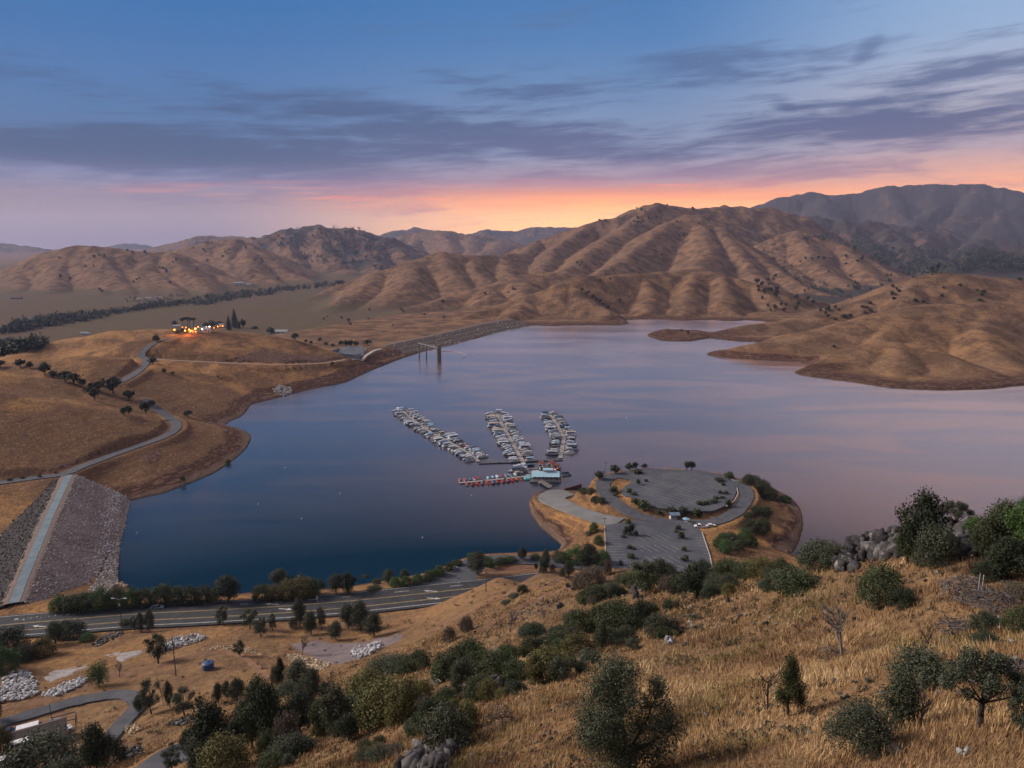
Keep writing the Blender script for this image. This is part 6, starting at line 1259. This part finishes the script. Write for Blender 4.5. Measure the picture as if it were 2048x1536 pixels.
# ------------------------------------------------------------------ buildings
WALLW = pm('white_wall', (.55,.53,.50), (.46,.44,.42), .5, .85); WALLT = pm('tan_wall', (.30,.24,.19), (.25,.20,.16), .5, .85); ROOFD = pm('dark_roof', (.065,.055,.055), (.09,.075,.07), 1.5, .9); ROOFG = pm('grey_roof', (.25,.26,.28), (.20,.21,.23), 1.5, .7); ROOFB = pm('blue_roof', (.13,.19,.27), (.11,.16,.23), 1.5, .6)
LIT = pm('lit_window', (.8,.5,.2), None, 1, .5, emit=(1.0,.50,.16), estr=1.1); GLOW = pm('lamp_glow', (1,.5,.15), None, 1, .5, emit=(1.0,.20,.018), estr=1.5); GLOWW = pm('white_lamp_glow', (1,.9,.8), None, 1, .5, emit=(1.0,.72,.55), estr=3.0)
def house(name, label, p, L, W, Hh, rz, wall, roof, lit=False, nwin=3, cat='house', group=None):
    O = thing(name, label, cat, p, rz, group); MB().box((0,0,Hh/2-.5),(L,W,Hh+1)).build('wall', wall, O)
    q = MB(); e = .5; rh = W*.28; q.loft([[(-L/2-e,-W/2-e,Hh-.15),(L/2+e,-W/2-e,Hh-.15),(L/2+e,-W/2-e,Hh+.05),(-L/2-e,-W/2-e,Hh+.05)],[(-L/2-e,0,Hh+rh),(L/2+e,0,Hh+rh),(L/2+e,0,Hh+rh+.2),(-L/2-e,0,Hh+rh+.2)],[(-L/2-e,W/2+e,Hh-.15),(L/2+e,W/2+e,Hh-.15),(L/2+e,W/2+e,Hh+.05),(-L/2-e,W/2+e,Hh+.05)]])
    q.add([(-L/2,-W/2,Hh),(-L/2,W/2,Hh),(-L/2,0,Hh+rh)],[(0,1,2)]); q.add([(L/2,-W/2,Hh),(L/2,W/2,Hh),(L/2,0,Hh+rh)],[(0,2,1)]); q.build('roof', roof, O)
    for i in range(nwin): MB().box((-L/2+L*(i+.6)/(nwin+.6),-W/2-.03,Hh*.58),(L*.14,.06,Hh*.34)).build('window', LIT if lit else SD_, O)
    MB().box((L*.42,-W/2-.03,1.05),(.95,.06,2.1)).build('door', ROOFD, O); return O
for (px, py, L, W, Hh, rz, wl, rf, lit, lab) in [
    (443,655,9,7,6.2,.1,WALLT,ROOFG,True,'tall lit house beside the conifers on the hilltop'), (406,664,16,7,3.2,.15,WALLW,ROOFG,False,'long grey-roofed house in the middle of the lit group'),
    (388,666,10,7,3.2,.3,WALLT,ROOFD,True,'low dark-roofed house behind the brightest lamps'), (370,660,9,6,3.4,-.1,WALLT,ROOFD,True,'small lit house under the bare-stemmed tree clump'), (418,658,9,5,3.0,0,WALLW,ROOFG,True,'small white house left of the tall lit house'),
    (354,654,14,6,2.6,.1,WALLW,ROOFG,False,'pale flat shed at the left of the hilltop houses'),
    (478,569,34,14,6,.1,WALLW,ROOFG,False,'white ranch barn at the foot of the far left hills'), (497,571,18,10,5,.1,WALLW,ROOFG,False,'smaller white barn right of the ranch barn'), (168,670,10,8,4,.3,WALLW,ROOFG,False,'small white farmhouse among trees behind the left hill'), (176,670,7,6,3,.3,WALLW,ROOFG,False,'white outbuilding right of the small farmhouse'),
    (33,598,30,9,4,0,WALLT,ROOFD,False,'long dark shed on the plain at the far left'), (278,600,16,6,3.5,0,WALLW,ROOFG,False,'left white trailer in the row by the river trees'), (297,598,16,6,3.5,0,WALLW,ROOFG,False,'middle white trailer in the row by the river trees'), (318,597,16,6,3.5,.1,WALLW,ROOFG,False,'right white trailer in the row by the river trees'), (560,667,30,12,4,0,WALLW,ROOFG,False,'low white shed on the valley floor right of the conifers'),
    (1468,953,8,6,3.2,-.45,WALLW,ROOFB,False,'white hut with a blue roof on the rim of the oval lot'), (1348,1038,4.2,3,2.6,.05,WALLW,ROOFB,False,'small blue-roofed fee booth below the oval lot')]:
    p = place(px, py); p.z = min(p.z, ground(p.x, p.y)); house('house' if 'house' in lab else ('barn' if 'barn' in lab else 'shed' if 'shed' in lab or 'building' in lab else 'trailer' if 'trailer' in lab else 'hut'), lab, p, L, W, Hh, rz, wl, rf, lit, 3, 'house' if 'house' in lab else 'building')
p = place(76, 1490); house('house', 'dark-roofed house half hidden by the grey shrub, lower left', p, 11, 6.5, 2.8, .55, WALLT, ROOFD, False, 3)
# lamps by the hill houses
for i, (px, py, k, lab) in enumerate([(350,667,1,'orange lamp at the far left of the hilltop'),(366,657,1,'orange lamp in front of the bare-stemmed tree clump, left one'),(373,658,1.2,'orange lamp in front of the bare-stemmed tree clump, right one'),(397,657,1,'lone orange lamp right of the tree clump'),(371,669,1,'pinkish lamp low in the middle of the lit group'),(384,669,1.3,'orange lamp at the heart of the lit group'),(392,665,1.2,'orange lamp just right of the brightest group'),(428,659,1.5,'brightest orange lamp left of the tall lit house'),(379,667,.9,'small orange lamp between the two brightest'),(405,666,.6,'white lamp by the grey-roofed house'),(413,657,.6,'white lamp by the small white house'),(436,656,.9,'small orange lamp at the left of the tall lit house'),(446,655,.8,'orange lamp between the tall lit house and the conifers'),(420,661,.9,'orange lamp below the small white house')]):
    p = place(px, py+2); O = thing('lamp_post', lab, 'lamp', p, 0, 'lamps among the hilltop houses'); wt = 'white' in lab
    MB().tube((0,0,-.5),(0,0,4.2),.09,n=6).build('pole', BOATK, O); MB().loft([ring(.1,4.2,8),ring(.9*k,4.6,8),ring(1.1*k,5.2,8),ring(.6*k,5.9,8),ring(.05,5.9,8)]).build('lamp_globe', GLOWW if wt else GLOW, O)
    ld = bpy.data.lights.new('lamp_light', 'POINT'); ld.energy = (400 if wt else 2600*k); ld.color = (1,.85,.7) if wt else (1,.28,.04); ld.shadow_soft_size = 1.0
    lo_ = bpy.data.objects.new('lamp_light', ld); COL.objects.link(lo_); lo_.parent = O; lo_.location = (0,-1.4,5.2)

# ------------------------------------------------------------------ poles and street furniture
WOOD = pm('pole_wood', (.055,.042,.036), (.08,.06,.05), 2, .95); STEELG = pm('galvanised_steel', (.45,.47,.50), (.36,.38,.41), 3, .5)
def pole(name, label, px, py, hpx, build, cat, rz=0):
    p = place(px, py); Hm = hpx*slant(p)/FOC/.92; O = thing(name, label, cat, p, rz); build(O, Hm); return O
def b_street(O, Hm):
    MB().tube((0,0,-.3),(0,0,Hm),.13,.09,8).build('pole', STEELG if False else BOATK, O)
    for s_ in (-1, 1):
        MB().path([(0,0,Hm-.3),(s_*.9,0,Hm+.1),(s_*1.9,0,Hm+.15)], .06, .05, 6).build('arm', STEELG, O); MB().box((s_*2.1,0,Hm+.12),(1.1,.4,.2)).build('lamp_head', BOATW, O)
    MB().box((0,-.15,Hm-2.2),(.6,.06,.8)).build('sign_plate', BOATW, O)
def b_util(O, Hm):
    MB().tube((0,0,-.3),(0,0,Hm),.16,.11,8).build('pole', WOOD, O); MB().box((0,0,Hm-.5),(2.4,.12,.14)).build('crossarm', WOOD, O)
    for s_ in (-1, 1): MB().tube((s_*.9,0,Hm-.45),(s_*.9,0,Hm-.15),.08,n=6).build('insulator', BOATW, O)
    q = MB(); q.tube((.3,0,Hm-2.2),(.3,0,Hm-1.1),.3,n=10); q.build('transformer', pm('transformer_grey', (.16,.16,.17)), O)
def b_lamp1(O, Hm):
    MB().tube((0,0,-.3),(0,0,Hm),.15,.11,8).build('pole', WOOD, O); MB().path([(0,0,Hm-1.2),(.9,0,Hm-.5),(2.2,0,Hm-.8)], .06, .05, 6).build('arm', STEELG, O); MB().box((2.4,0,Hm-.85),(.9,.35,.2)).build('lamp_head', BOATW, O); q = MB(); q.tube((.25,0,Hm-2),(.25,0,Hm-.9),.26,n=8); q.build('transformer', pm('transformer_grey', (.16,.16,.17)), O)
def b_sign(O, Hm): MB().tube((0,0,-.2),(0,0,Hm),.07,n=6).build('post', STEELG, O); MB().box((0,-.1,Hm*.8),(.8,.05,Hm*.32)).build('sign_plate', BOATW, O); MB().box((0,0,.15),(.5,.5,.3)).build('base', BOATW, O)
def b_post(O, Hm): MB().tube((0,0,-.2),(0,0,Hm),.08,.06,6).build('post', STEELG, O); MB().tube((0,0,Hm),(0,0,Hm+.12),.11,n=6).build('cap', BOATW, O)
def b_stake(O, Hm): MB().tube((0,0,-.2),(0,0,Hm),.022,.02,6).build('shaft', BOATW, O); MB().tube((0,0,Hm),(0,0,Hm+.04),.03,n=6).build('cap', BOATW, O)
def b_lot(O, Hm): MB().tube((0,0,-.2),(0,0,Hm),.1,.07,6).build('pole', BOATK, O); MB().box((0,0,Hm),(1.6,.4,.2)).build('lamp_head', BOATK, O)
pole('street_lamp', 'double-armed street lamp on the near edge of the highway', 245, 1264, 56, b_street, 'street lamp')
pole('utility_pole', 'dark wooden utility pole on the slope above the side road', 972, 1184, 44, b_util, 'utility pole')
pole('utility_pole', 'dark wooden pole with a curved lamp arm by the blue tank', 352, 1352, 62, b_lamp1, 'utility pole', .2)
pole('road_sign', 'white road sign post on the far edge of the highway', 635, 1207, 14, b_sign, 'sign')
pole('road_sign', 'tall white sign post where the side road begins', 918, 1175, 22, b_sign, 'sign')
pole('metal_post', 'thin pale post on the lower field left of the tank', 315, 1377, 34, b_post, 'post')
pole('metal_post', 'pale leaning post by the shrubs at the bottom left', 162, 1540, 40, b_post, 'post')
pole('metal_post', 'left white stake in the brush pile at right', 1955, 1190, 34, b_stake, 'post'); pole('metal_post', 'right white stake in the brush pile at right', 1963, 1186, 28, b_stake, 'post')
pole('lot_lamp', 'tall lamp post on the left rim of the oval lot', 1211, 955, 28, b_lot, 'lamp post'); pole('lot_lamp', 'slender lamp post at the left edge of the lower lot', 1209, 1056, 18, b_lot, 'lamp post')
pole('road_sign', 'small white sign at the junction by the ring road', 1286, 1041, 7, b_sign, 'sign'); pole('road_sign', 'dark notice by the left kerb of the lower lot', 1209, 1062, 6, b_sign, 'sign')
p = place(1372, 1046); U = thing('parasol_stand', 'small parasol stand beside the fee booth', 'parasol', p); MB().tube((0,0,0),(0,0,2.5),.05,n=6).build('pole', STEELG, U); MB().loft([ring(1.9,2.2,10),ring(.1,2.9,10)]).build('canopy', LBLUE, U); MB().box((0,0,.4),(1.4,.8,.8)).build('counter', BOATW, U)
for i, (px, py, lab) in enumerate([(1376,1048,'left'),(1379,1049,'middle'),(1382,1050,'right')]):
    p = place(px, py); O = thing('road_barrier', f'white road barrier below the fee booth, {lab} one of three', 'barrier', p, .3, 'white barriers below the fee booth'); MB().box((0,0,.75),(1.7,.12,.35)).build('board', BOATW, O); MB().box((-.6,0,.35),(.1,.5,.7)).build('leg', STEELG, O); MB().box((.6,0,.35),(.1,.5,.7)).build('leg', STEELG, O)
p = place(417, 1338); O = thing('water_tank', 'squat dark blue water tank on the bare mound', 'tank', p); TB = pm('tank_blue', (.025,.060,.15), (.035,.075,.17), 1, .5)
MB().loft([ring(1.45,-.3,24),ring(1.5,1.75,24),ring(1.42,1.9,24)]).build('shell', TB, O); MB().loft([ring(1.55,1.86,24),ring(1.2,2.15,24),ring(.3,2.35,24)]).build('lid', TB, O); MB().loft([ring(.32,2.3,12),ring(.3,2.5,12)]).build('hatch', TB, O)
# ------------------------------------------------------------------ vehicles
TYRE = pm('tyre', (.02,.02,.02), None, 3, .9); LAMPW = pm('headlight_glass', (.6,.6,.58), None, 2, .2); LAMPR = pm('tail_light', (.3,.02,.02), None, 2, .3)
def car(name, label, px, py, rz, paint, kind='suv', cat='car', sc=1.0):
    p = place(px, py); O = thing(name, label, cat, p, rz); O.scale = (sc,)*3
    Lc, Wc, hb, hr = {'suv':(4.7,1.9,1.0,1.75),'sedan':(4.6,1.8,.85,1.42),'van':(5.6,2.0,1.15,2.3),'pickup':(5.6,2.0,1.05,1.85)}[kind]
    q = MB(); x0, x1 = -Lc/2, Lc/2; pr = [(x0,.35),(x0,hb),(x1-1.1,hb),(x1-.1,hb*.82),(x1,.35)]
    q.loft([[(x,-Wc/2,z) for x, z in pr],[(x,Wc/2,z) for x, z in pr]]); q.build('body', paint, O)
    c0, c1 = {'suv':(x0+.05,x1-1.2),'sedan':(x0+.7,x1-1.3),'van':(x0+.05,x1-.7),'pickup':(x0+2.3,x1-1.3)}[kind]
    cab = lambda g_, z0, z1, e: [[(c0+e,-g_,z0),(c1-e,-g_,z0),(c1-e,g_,z0),(c0+e,g_,z0)],[(c0+.25+e,-g_*.88,z1),(c1-.6-e,-g_*.88,z1),(c1-.6-e,g_*.88,z1),(c0+.25+e,g_*.88,z1)]]
    MB().loft(cab(Wc/2-.04, hb-.02, hr-.08, 0)).build('windows', GLASSD, O)
    MB().loft([[(c0+.2,-Wc*.43,hr-.12),(c1-.5,-Wc*.43,hr-.12),(c1-.5,Wc*.43,hr-.12),(c0+.2,Wc*.43,hr-.12)],[(c0+.3,-Wc*.4,hr),(c1-.65,-Wc*.4,hr),(c1-.65,Wc*.4,hr),(c0+.3,Wc*.4,hr)]]).build('roof', paint, O)
    if kind == 'pickup': MB().box((x0+1.1,0,hb+.02),(1.9,1.6,.06)).build('bed', BOATK, O)
    for sx in (x0+.85, x1-.9):
        for sy in (-1, 1): MB().tube((sx,sy*(Wc/2-.2),.34),(sx,sy*(Wc/2+.03),.34),.34,n=14).build('wheel', TYRE, O)
    for sy in (-1, 1): MB().box((x1-.02,sy*Wc*.36,.68),(.1,.35,.16)).build('headlight', LAMPW, O); MB().box((x0-.01,sy*Wc*.4,.78),(.06,.2,.25)).build('tail_light', LAMPR, O)
    return O
CBLUE = pm('car_blue', (.03,.045,.09), (.03,.045,.09), 1, .3); CWHITE = pm('car_white', (.62,.63,.66), (.55,.56,.6), 1, .3); CSILV = pm('car_silver', (.32,.34,.40), (.28,.30,.36), 1, .3)
car('parked_car', 'dark blue car parked at the left edge of the lower field', 18, 1468, .45, CBLUE, 'sedan')
car('parked_van', 'white-roofed blue van parked on the lower left field', 63, 1468, .5, CWHITE, 'van', 'van', 1.1)
car('parked_van', 'white van parked beside the dark-roofed house', 42, 1502, .6, CWHITE, 'van', 'van', 1.1)
car('parked_car', 'white car at the bottom left corner', 8, 1530, .7, CWHITE, 'suv')
car('parked_car', 'white car under the dark frame by the house', 123, 1467, .9, CWHITE, 'suv')
car('parked_car', 'silver car on the far shoulder of the highway', 315, 1217, .06, CSILV, 'sedan')
car('pickup_truck', 'white pickup truck at the right of the lower lot', 1400, 1055, 3.0, CWHITE, 'pickup', 'pickup')
car('parked_car', 'small white car right of the pickup truck', 1422, 1053, .2, CWHITE, 'sedan')
car('parked_car', 'dark car at the head of the side road', 907, 1141, 1.2, CSILV, 'suv')
p = place(130, 1456); O = thing('frame_shelter', 'dark purple open frame shelter by the parked cars', 'shelter', p, .5); PUR = pm('purple_metal', (.075,.05,.075), None, 2, .6)
for x, y in ((-2.4,-1.5),(2.4,-1.5),(2.4,1.5),(-2.4,1.5)): MB().tube((x,y,-.3),(x,y,2.6),.1,n=6).build('leg', PUR, O)
q = MB()
for a, c in (((-2.4,-1.5),(2.4,-1.5)),((2.4,-1.5),(2.4,1.5)),((2.4,1.5),(-2.4,1.5)),((-2.4,1.5),(-2.4,-1.5)),((0,-1.5),(0,1.5))): q.tube((*a,2.6),(*c,2.6),.11,n=6)
q.build('top_frame', PUR, O); MB().tube((-2.6,1.8,-.3),(-2.6,1.8,6),.07,n=6).build('mast', BOATK, O)
p = place(111, 1450); O = thing('canvas_tent', 'small white canvas tent left of the frame shelter', 'tent', p, .4); MB().loft([[(-1.3,-1,0),(1.3,-1,0),(1.3,1,0),(-1.3,1,0)],[(-1.2,-.05,1.7),(1.2,-.05,1.7),(1.2,.05,1.7),(-1.2,.05,1.7)]]).build('canvas', BOATW, O)
# ------------------------------------------------------------------ brush piles
def brush(label, px, py, w, h, mat, n=150, seed=1):
    p = place(px, py); s = slant(p)/FOC; W = w*s; Hh = h*s; R = random.Random(seed); q = MB()
    for _ in range(n):
        a = R.uniform(0, 6.28); r = W*.5*math.sqrt(R.random()); x, y = math.cos(a)*r, math.sin(a)*r; zt = Hh*(1-(r/(W*.55))**2)
        d = Vector((R.uniform(-1,1), R.uniform(-1,1), R.uniform(-.35,.45))).normalized(); L = W*R.uniform(.12,.35); z = R.uniform(0, max(.1, zt)); t = R.uniform(.012,.045)*max(1, W/5)
        q.path([(x-d.x*L/2,y-d.y*L/2,z-d.z*L/2),(x+R.uniform(-.1,.1),y+R.uniform(-.1,.1),z),(x+d.x*L/2,y+d.y*L/2,z+d.z*L/2)], t, t*.5, 4)
    return tag(q.build('brush_pile', mat, None, p), label, 'brush pile')
DEADB = pm('dead_brush', (.15,.135,.135), (.085,.075,.078), 3, .95)
brush('heap of grey dead branches by the white stakes', 1929, 1190, 74, 38, DEADB, 200, 1); brush('long dark pile of cut branches at the right edge', 2000, 1218, 90, 30, pm('dark_brush', (.06,.055,.06), (.09,.08,.085), 3, .95), 200, 2)
brush('low spread of dead branches between bush and grass at right', 1925, 1270, 76, 26, pm('dark_brush', (.06,.055,.06)), 160, 3); brush('dead branches fallen at the right edge below the bushes', 2030, 1352, 50, 30, DEADB, 120, 4)
brush('tangle of dead twigs in the grass beside the green shrub', 1000, 1452, 56, 50, pm('brown_brush', (.13,.095,.075), (.08,.06,.05), 3, .95), 160, 5); brush('fallen twigs round the foot of the leafless tree', 1668, 1314, 66, 16, pm('brown_brush', (.13,.095,.075)), 90, 6)
brush('bleached fallen branches among the bushes above the split boulder', 985, 1312, 34, 30, pm('bleached_wood', (.36,.35,.36), (.26,.25,.26), 3, .9), 50, 7); brush('bleached branches left of the low boulder', 925, 1392, 40, 30, pm('bleached_wood', (.36,.35,.36)), 50, 8); brush('pale dead branches over the shrubs on the lower slope', 880, 1368, 36, 26, pm('bleached_wood', (.36,.35,.36)), 40, 9)
# ------------------------------------------------------------------ dry grass standing on the near slopes
def grass(N, r0, r1, blades, seed):
    rng = np.random.default_rng(seed); a = np.radians(rng.uniform(-52, 50, N)); r = np.exp(rng.uniform(math.log(r0), math.log(r1), N)); x = r*np.sin(a); y = r*np.cos(a)
    pn = fbm(x/9, y/9, 3, 201); keep = (y > 3) & (pn+rng.normal(0, .25, N) > -.24); x, y, r, pn = x[keep], y[keep], r[keep], pn[keep]
    h, _, sd_ = height(x, y); keep = (sd_ > 12) & (h > 16); 
    for kind, data, marg in FLAT:
        if kind == 'line': keep &= (line_dist(x, y, data)[0] > 6)
    x, y, r, pn, h = x[keep], y[keep], r[keep], pn[keep], h[keep]; n = len(x)
    lean = fbm(x/14, y/14, 3, 211)*2.2+1.0; big = np.clip(.55+fbm(x/5, y/5, 3, 221)*.8, .2, 1.2)
    tint = np.clip(.50+fbm(x/5, y/5, 3, 231)*.7+fbm(x/22, y/22, 2, 233)*.5+rng.normal(0, .10, n), 0, 1); green = np.clip((fbm(x/10+50, y/10, 3, 241)-.04)*4, 0, 1)*rng.uniform(.3, 1, n)
    k = n*blades; X = np.repeat(x, blades)+rng.normal(0, .16, k)*np.repeat(np.maximum(1, r/45), blades); Y = np.repeat(y, blades)+rng.normal(0, .16, k)*np.repeat(np.maximum(1, r/45), blades); Z = np.repeat(h, blades)-.12
    R_ = np.repeat(r, blades); hh = np.repeat(big, blades)*rng.uniform(.16, .48, k)*np.clip(R_/30, .55, 1.25); wd = np.maximum(.012, R_*.00062)*rng.uniform(.7, 1.4, k)
    an = np.repeat(lean, blades)+rng.normal(0, .8, k); ln = hh*rng.uniform(.3, 1.3, k); fa = rng.uniform(0, math.pi, k); fx, fy = np.cos(fa)*wd, np.sin(fa)*wd
    V = np.stack([np.stack([X-fx, Y-fy, Z], 1), np.stack([X+fx, Y+fy, Z], 1), np.stack([X+np.cos(an)*ln, Y+np.sin(an)*ln, Z+.12+hh], 1)], 1).reshape(-1, 3)
    tt = np.clip(np.repeat(tint, blades)+rng.normal(0, .12, k), 0, 1)
    return np_mesh('dry_grass', V, np.arange(k*3).reshape(-1, 3), [GRASSM], attrs={'tint': ('FACE', tt), 'green': ('FACE', np.repeat(green, blades))})
GRASSM, g, b = new_mat('dry_grass'); b.inputs['Roughness'].default_value = .9; b.inputs['Specular IOR Level'].default_value = .1
c = g.ramp(g.attr('tint'), [(0,(.070,.042,.028)),(.3,(.145,.085,.047)),(.55,(.255,.158,.078)),(.8,(.365,.245,.125)),(1,(.47,.345,.20))])
g.put(b.inputs['Base Color'], g.mix(g.math('MULTIPLY', g.attr('green'), .7), c, (.105,.100,.036)))
tag(link('dry_grass', grass(135000, 7, 175, 8, 5)), 'tall dry golden grass covering the near slope', 'grass', kind='stuff')

# small stones and low weeds strewn through the grass
rngS = np.random.default_rng(12); aS = np.radians(rngS.uniform(-38, 38, 1800)); rS = np.exp(rngS.uniform(math.log(22), math.log(150), 1800)); xS, yS = rS*np.sin(aS), rS*np.cos(aS); hS, _, sS = height(xS, yS); kS = (hS > 40) & (fbm(xS/12, yS/12, 3, 301) > .05)
tag(link('loose_stones', stones_mesh('loose_stones', np.stack([xS, yS, hS+.05], 1)[kS], rngS.uniform(.08, .26, kS.sum())*np.clip(rS[kS]/45, .7, 1.6), ROCK)), 'loose grey stones strewn through the dry grass', 'stones', kind='stuff')
aS = np.radians(rngS.uniform(-40, 40, 4200)); rS = np.exp(rngS.uniform(math.log(18), math.log(260), 4200)); xS, yS = rS*np.sin(aS), rS*np.cos(aS); hS, _, sS = height(xS, yS); kS = np.nonzero((hS > 20) & (fbm(xS/16, yS/16, 3, 311) > .02) & (sS > 20))[0]
VS, FS, TS, oS = [], [], [], 0
for i in kS:
    r = rngS.uniform(.18, .5)*min(1.6, max(.7, rS[i]/60)); v, f, t = leaves(rngS, [(xS[i], yS[i], hS[i]+r*.4, r), (xS[i]+r*.7, yS[i], hS[i]+r*.3, r*.7)], 46, r*.22, .7, .3); VS.append(v); FS.append(f+oS); TS.append(t); oS += len(v)
tag(link('low_weeds', np_mesh('low_weeds', np.concatenate(VS), np.concatenate(FS), [leaf_mat('weed_leaves', [(0,(.030,.027,.018)),(.5,(.066,.058,.034)),(1,(.125,.105,.064))])], attrs={'tint': ('FACE', np.concatenate(TS))})), 'low brown and olive weeds scattered over the slope', 'weeds', kind='stuff')
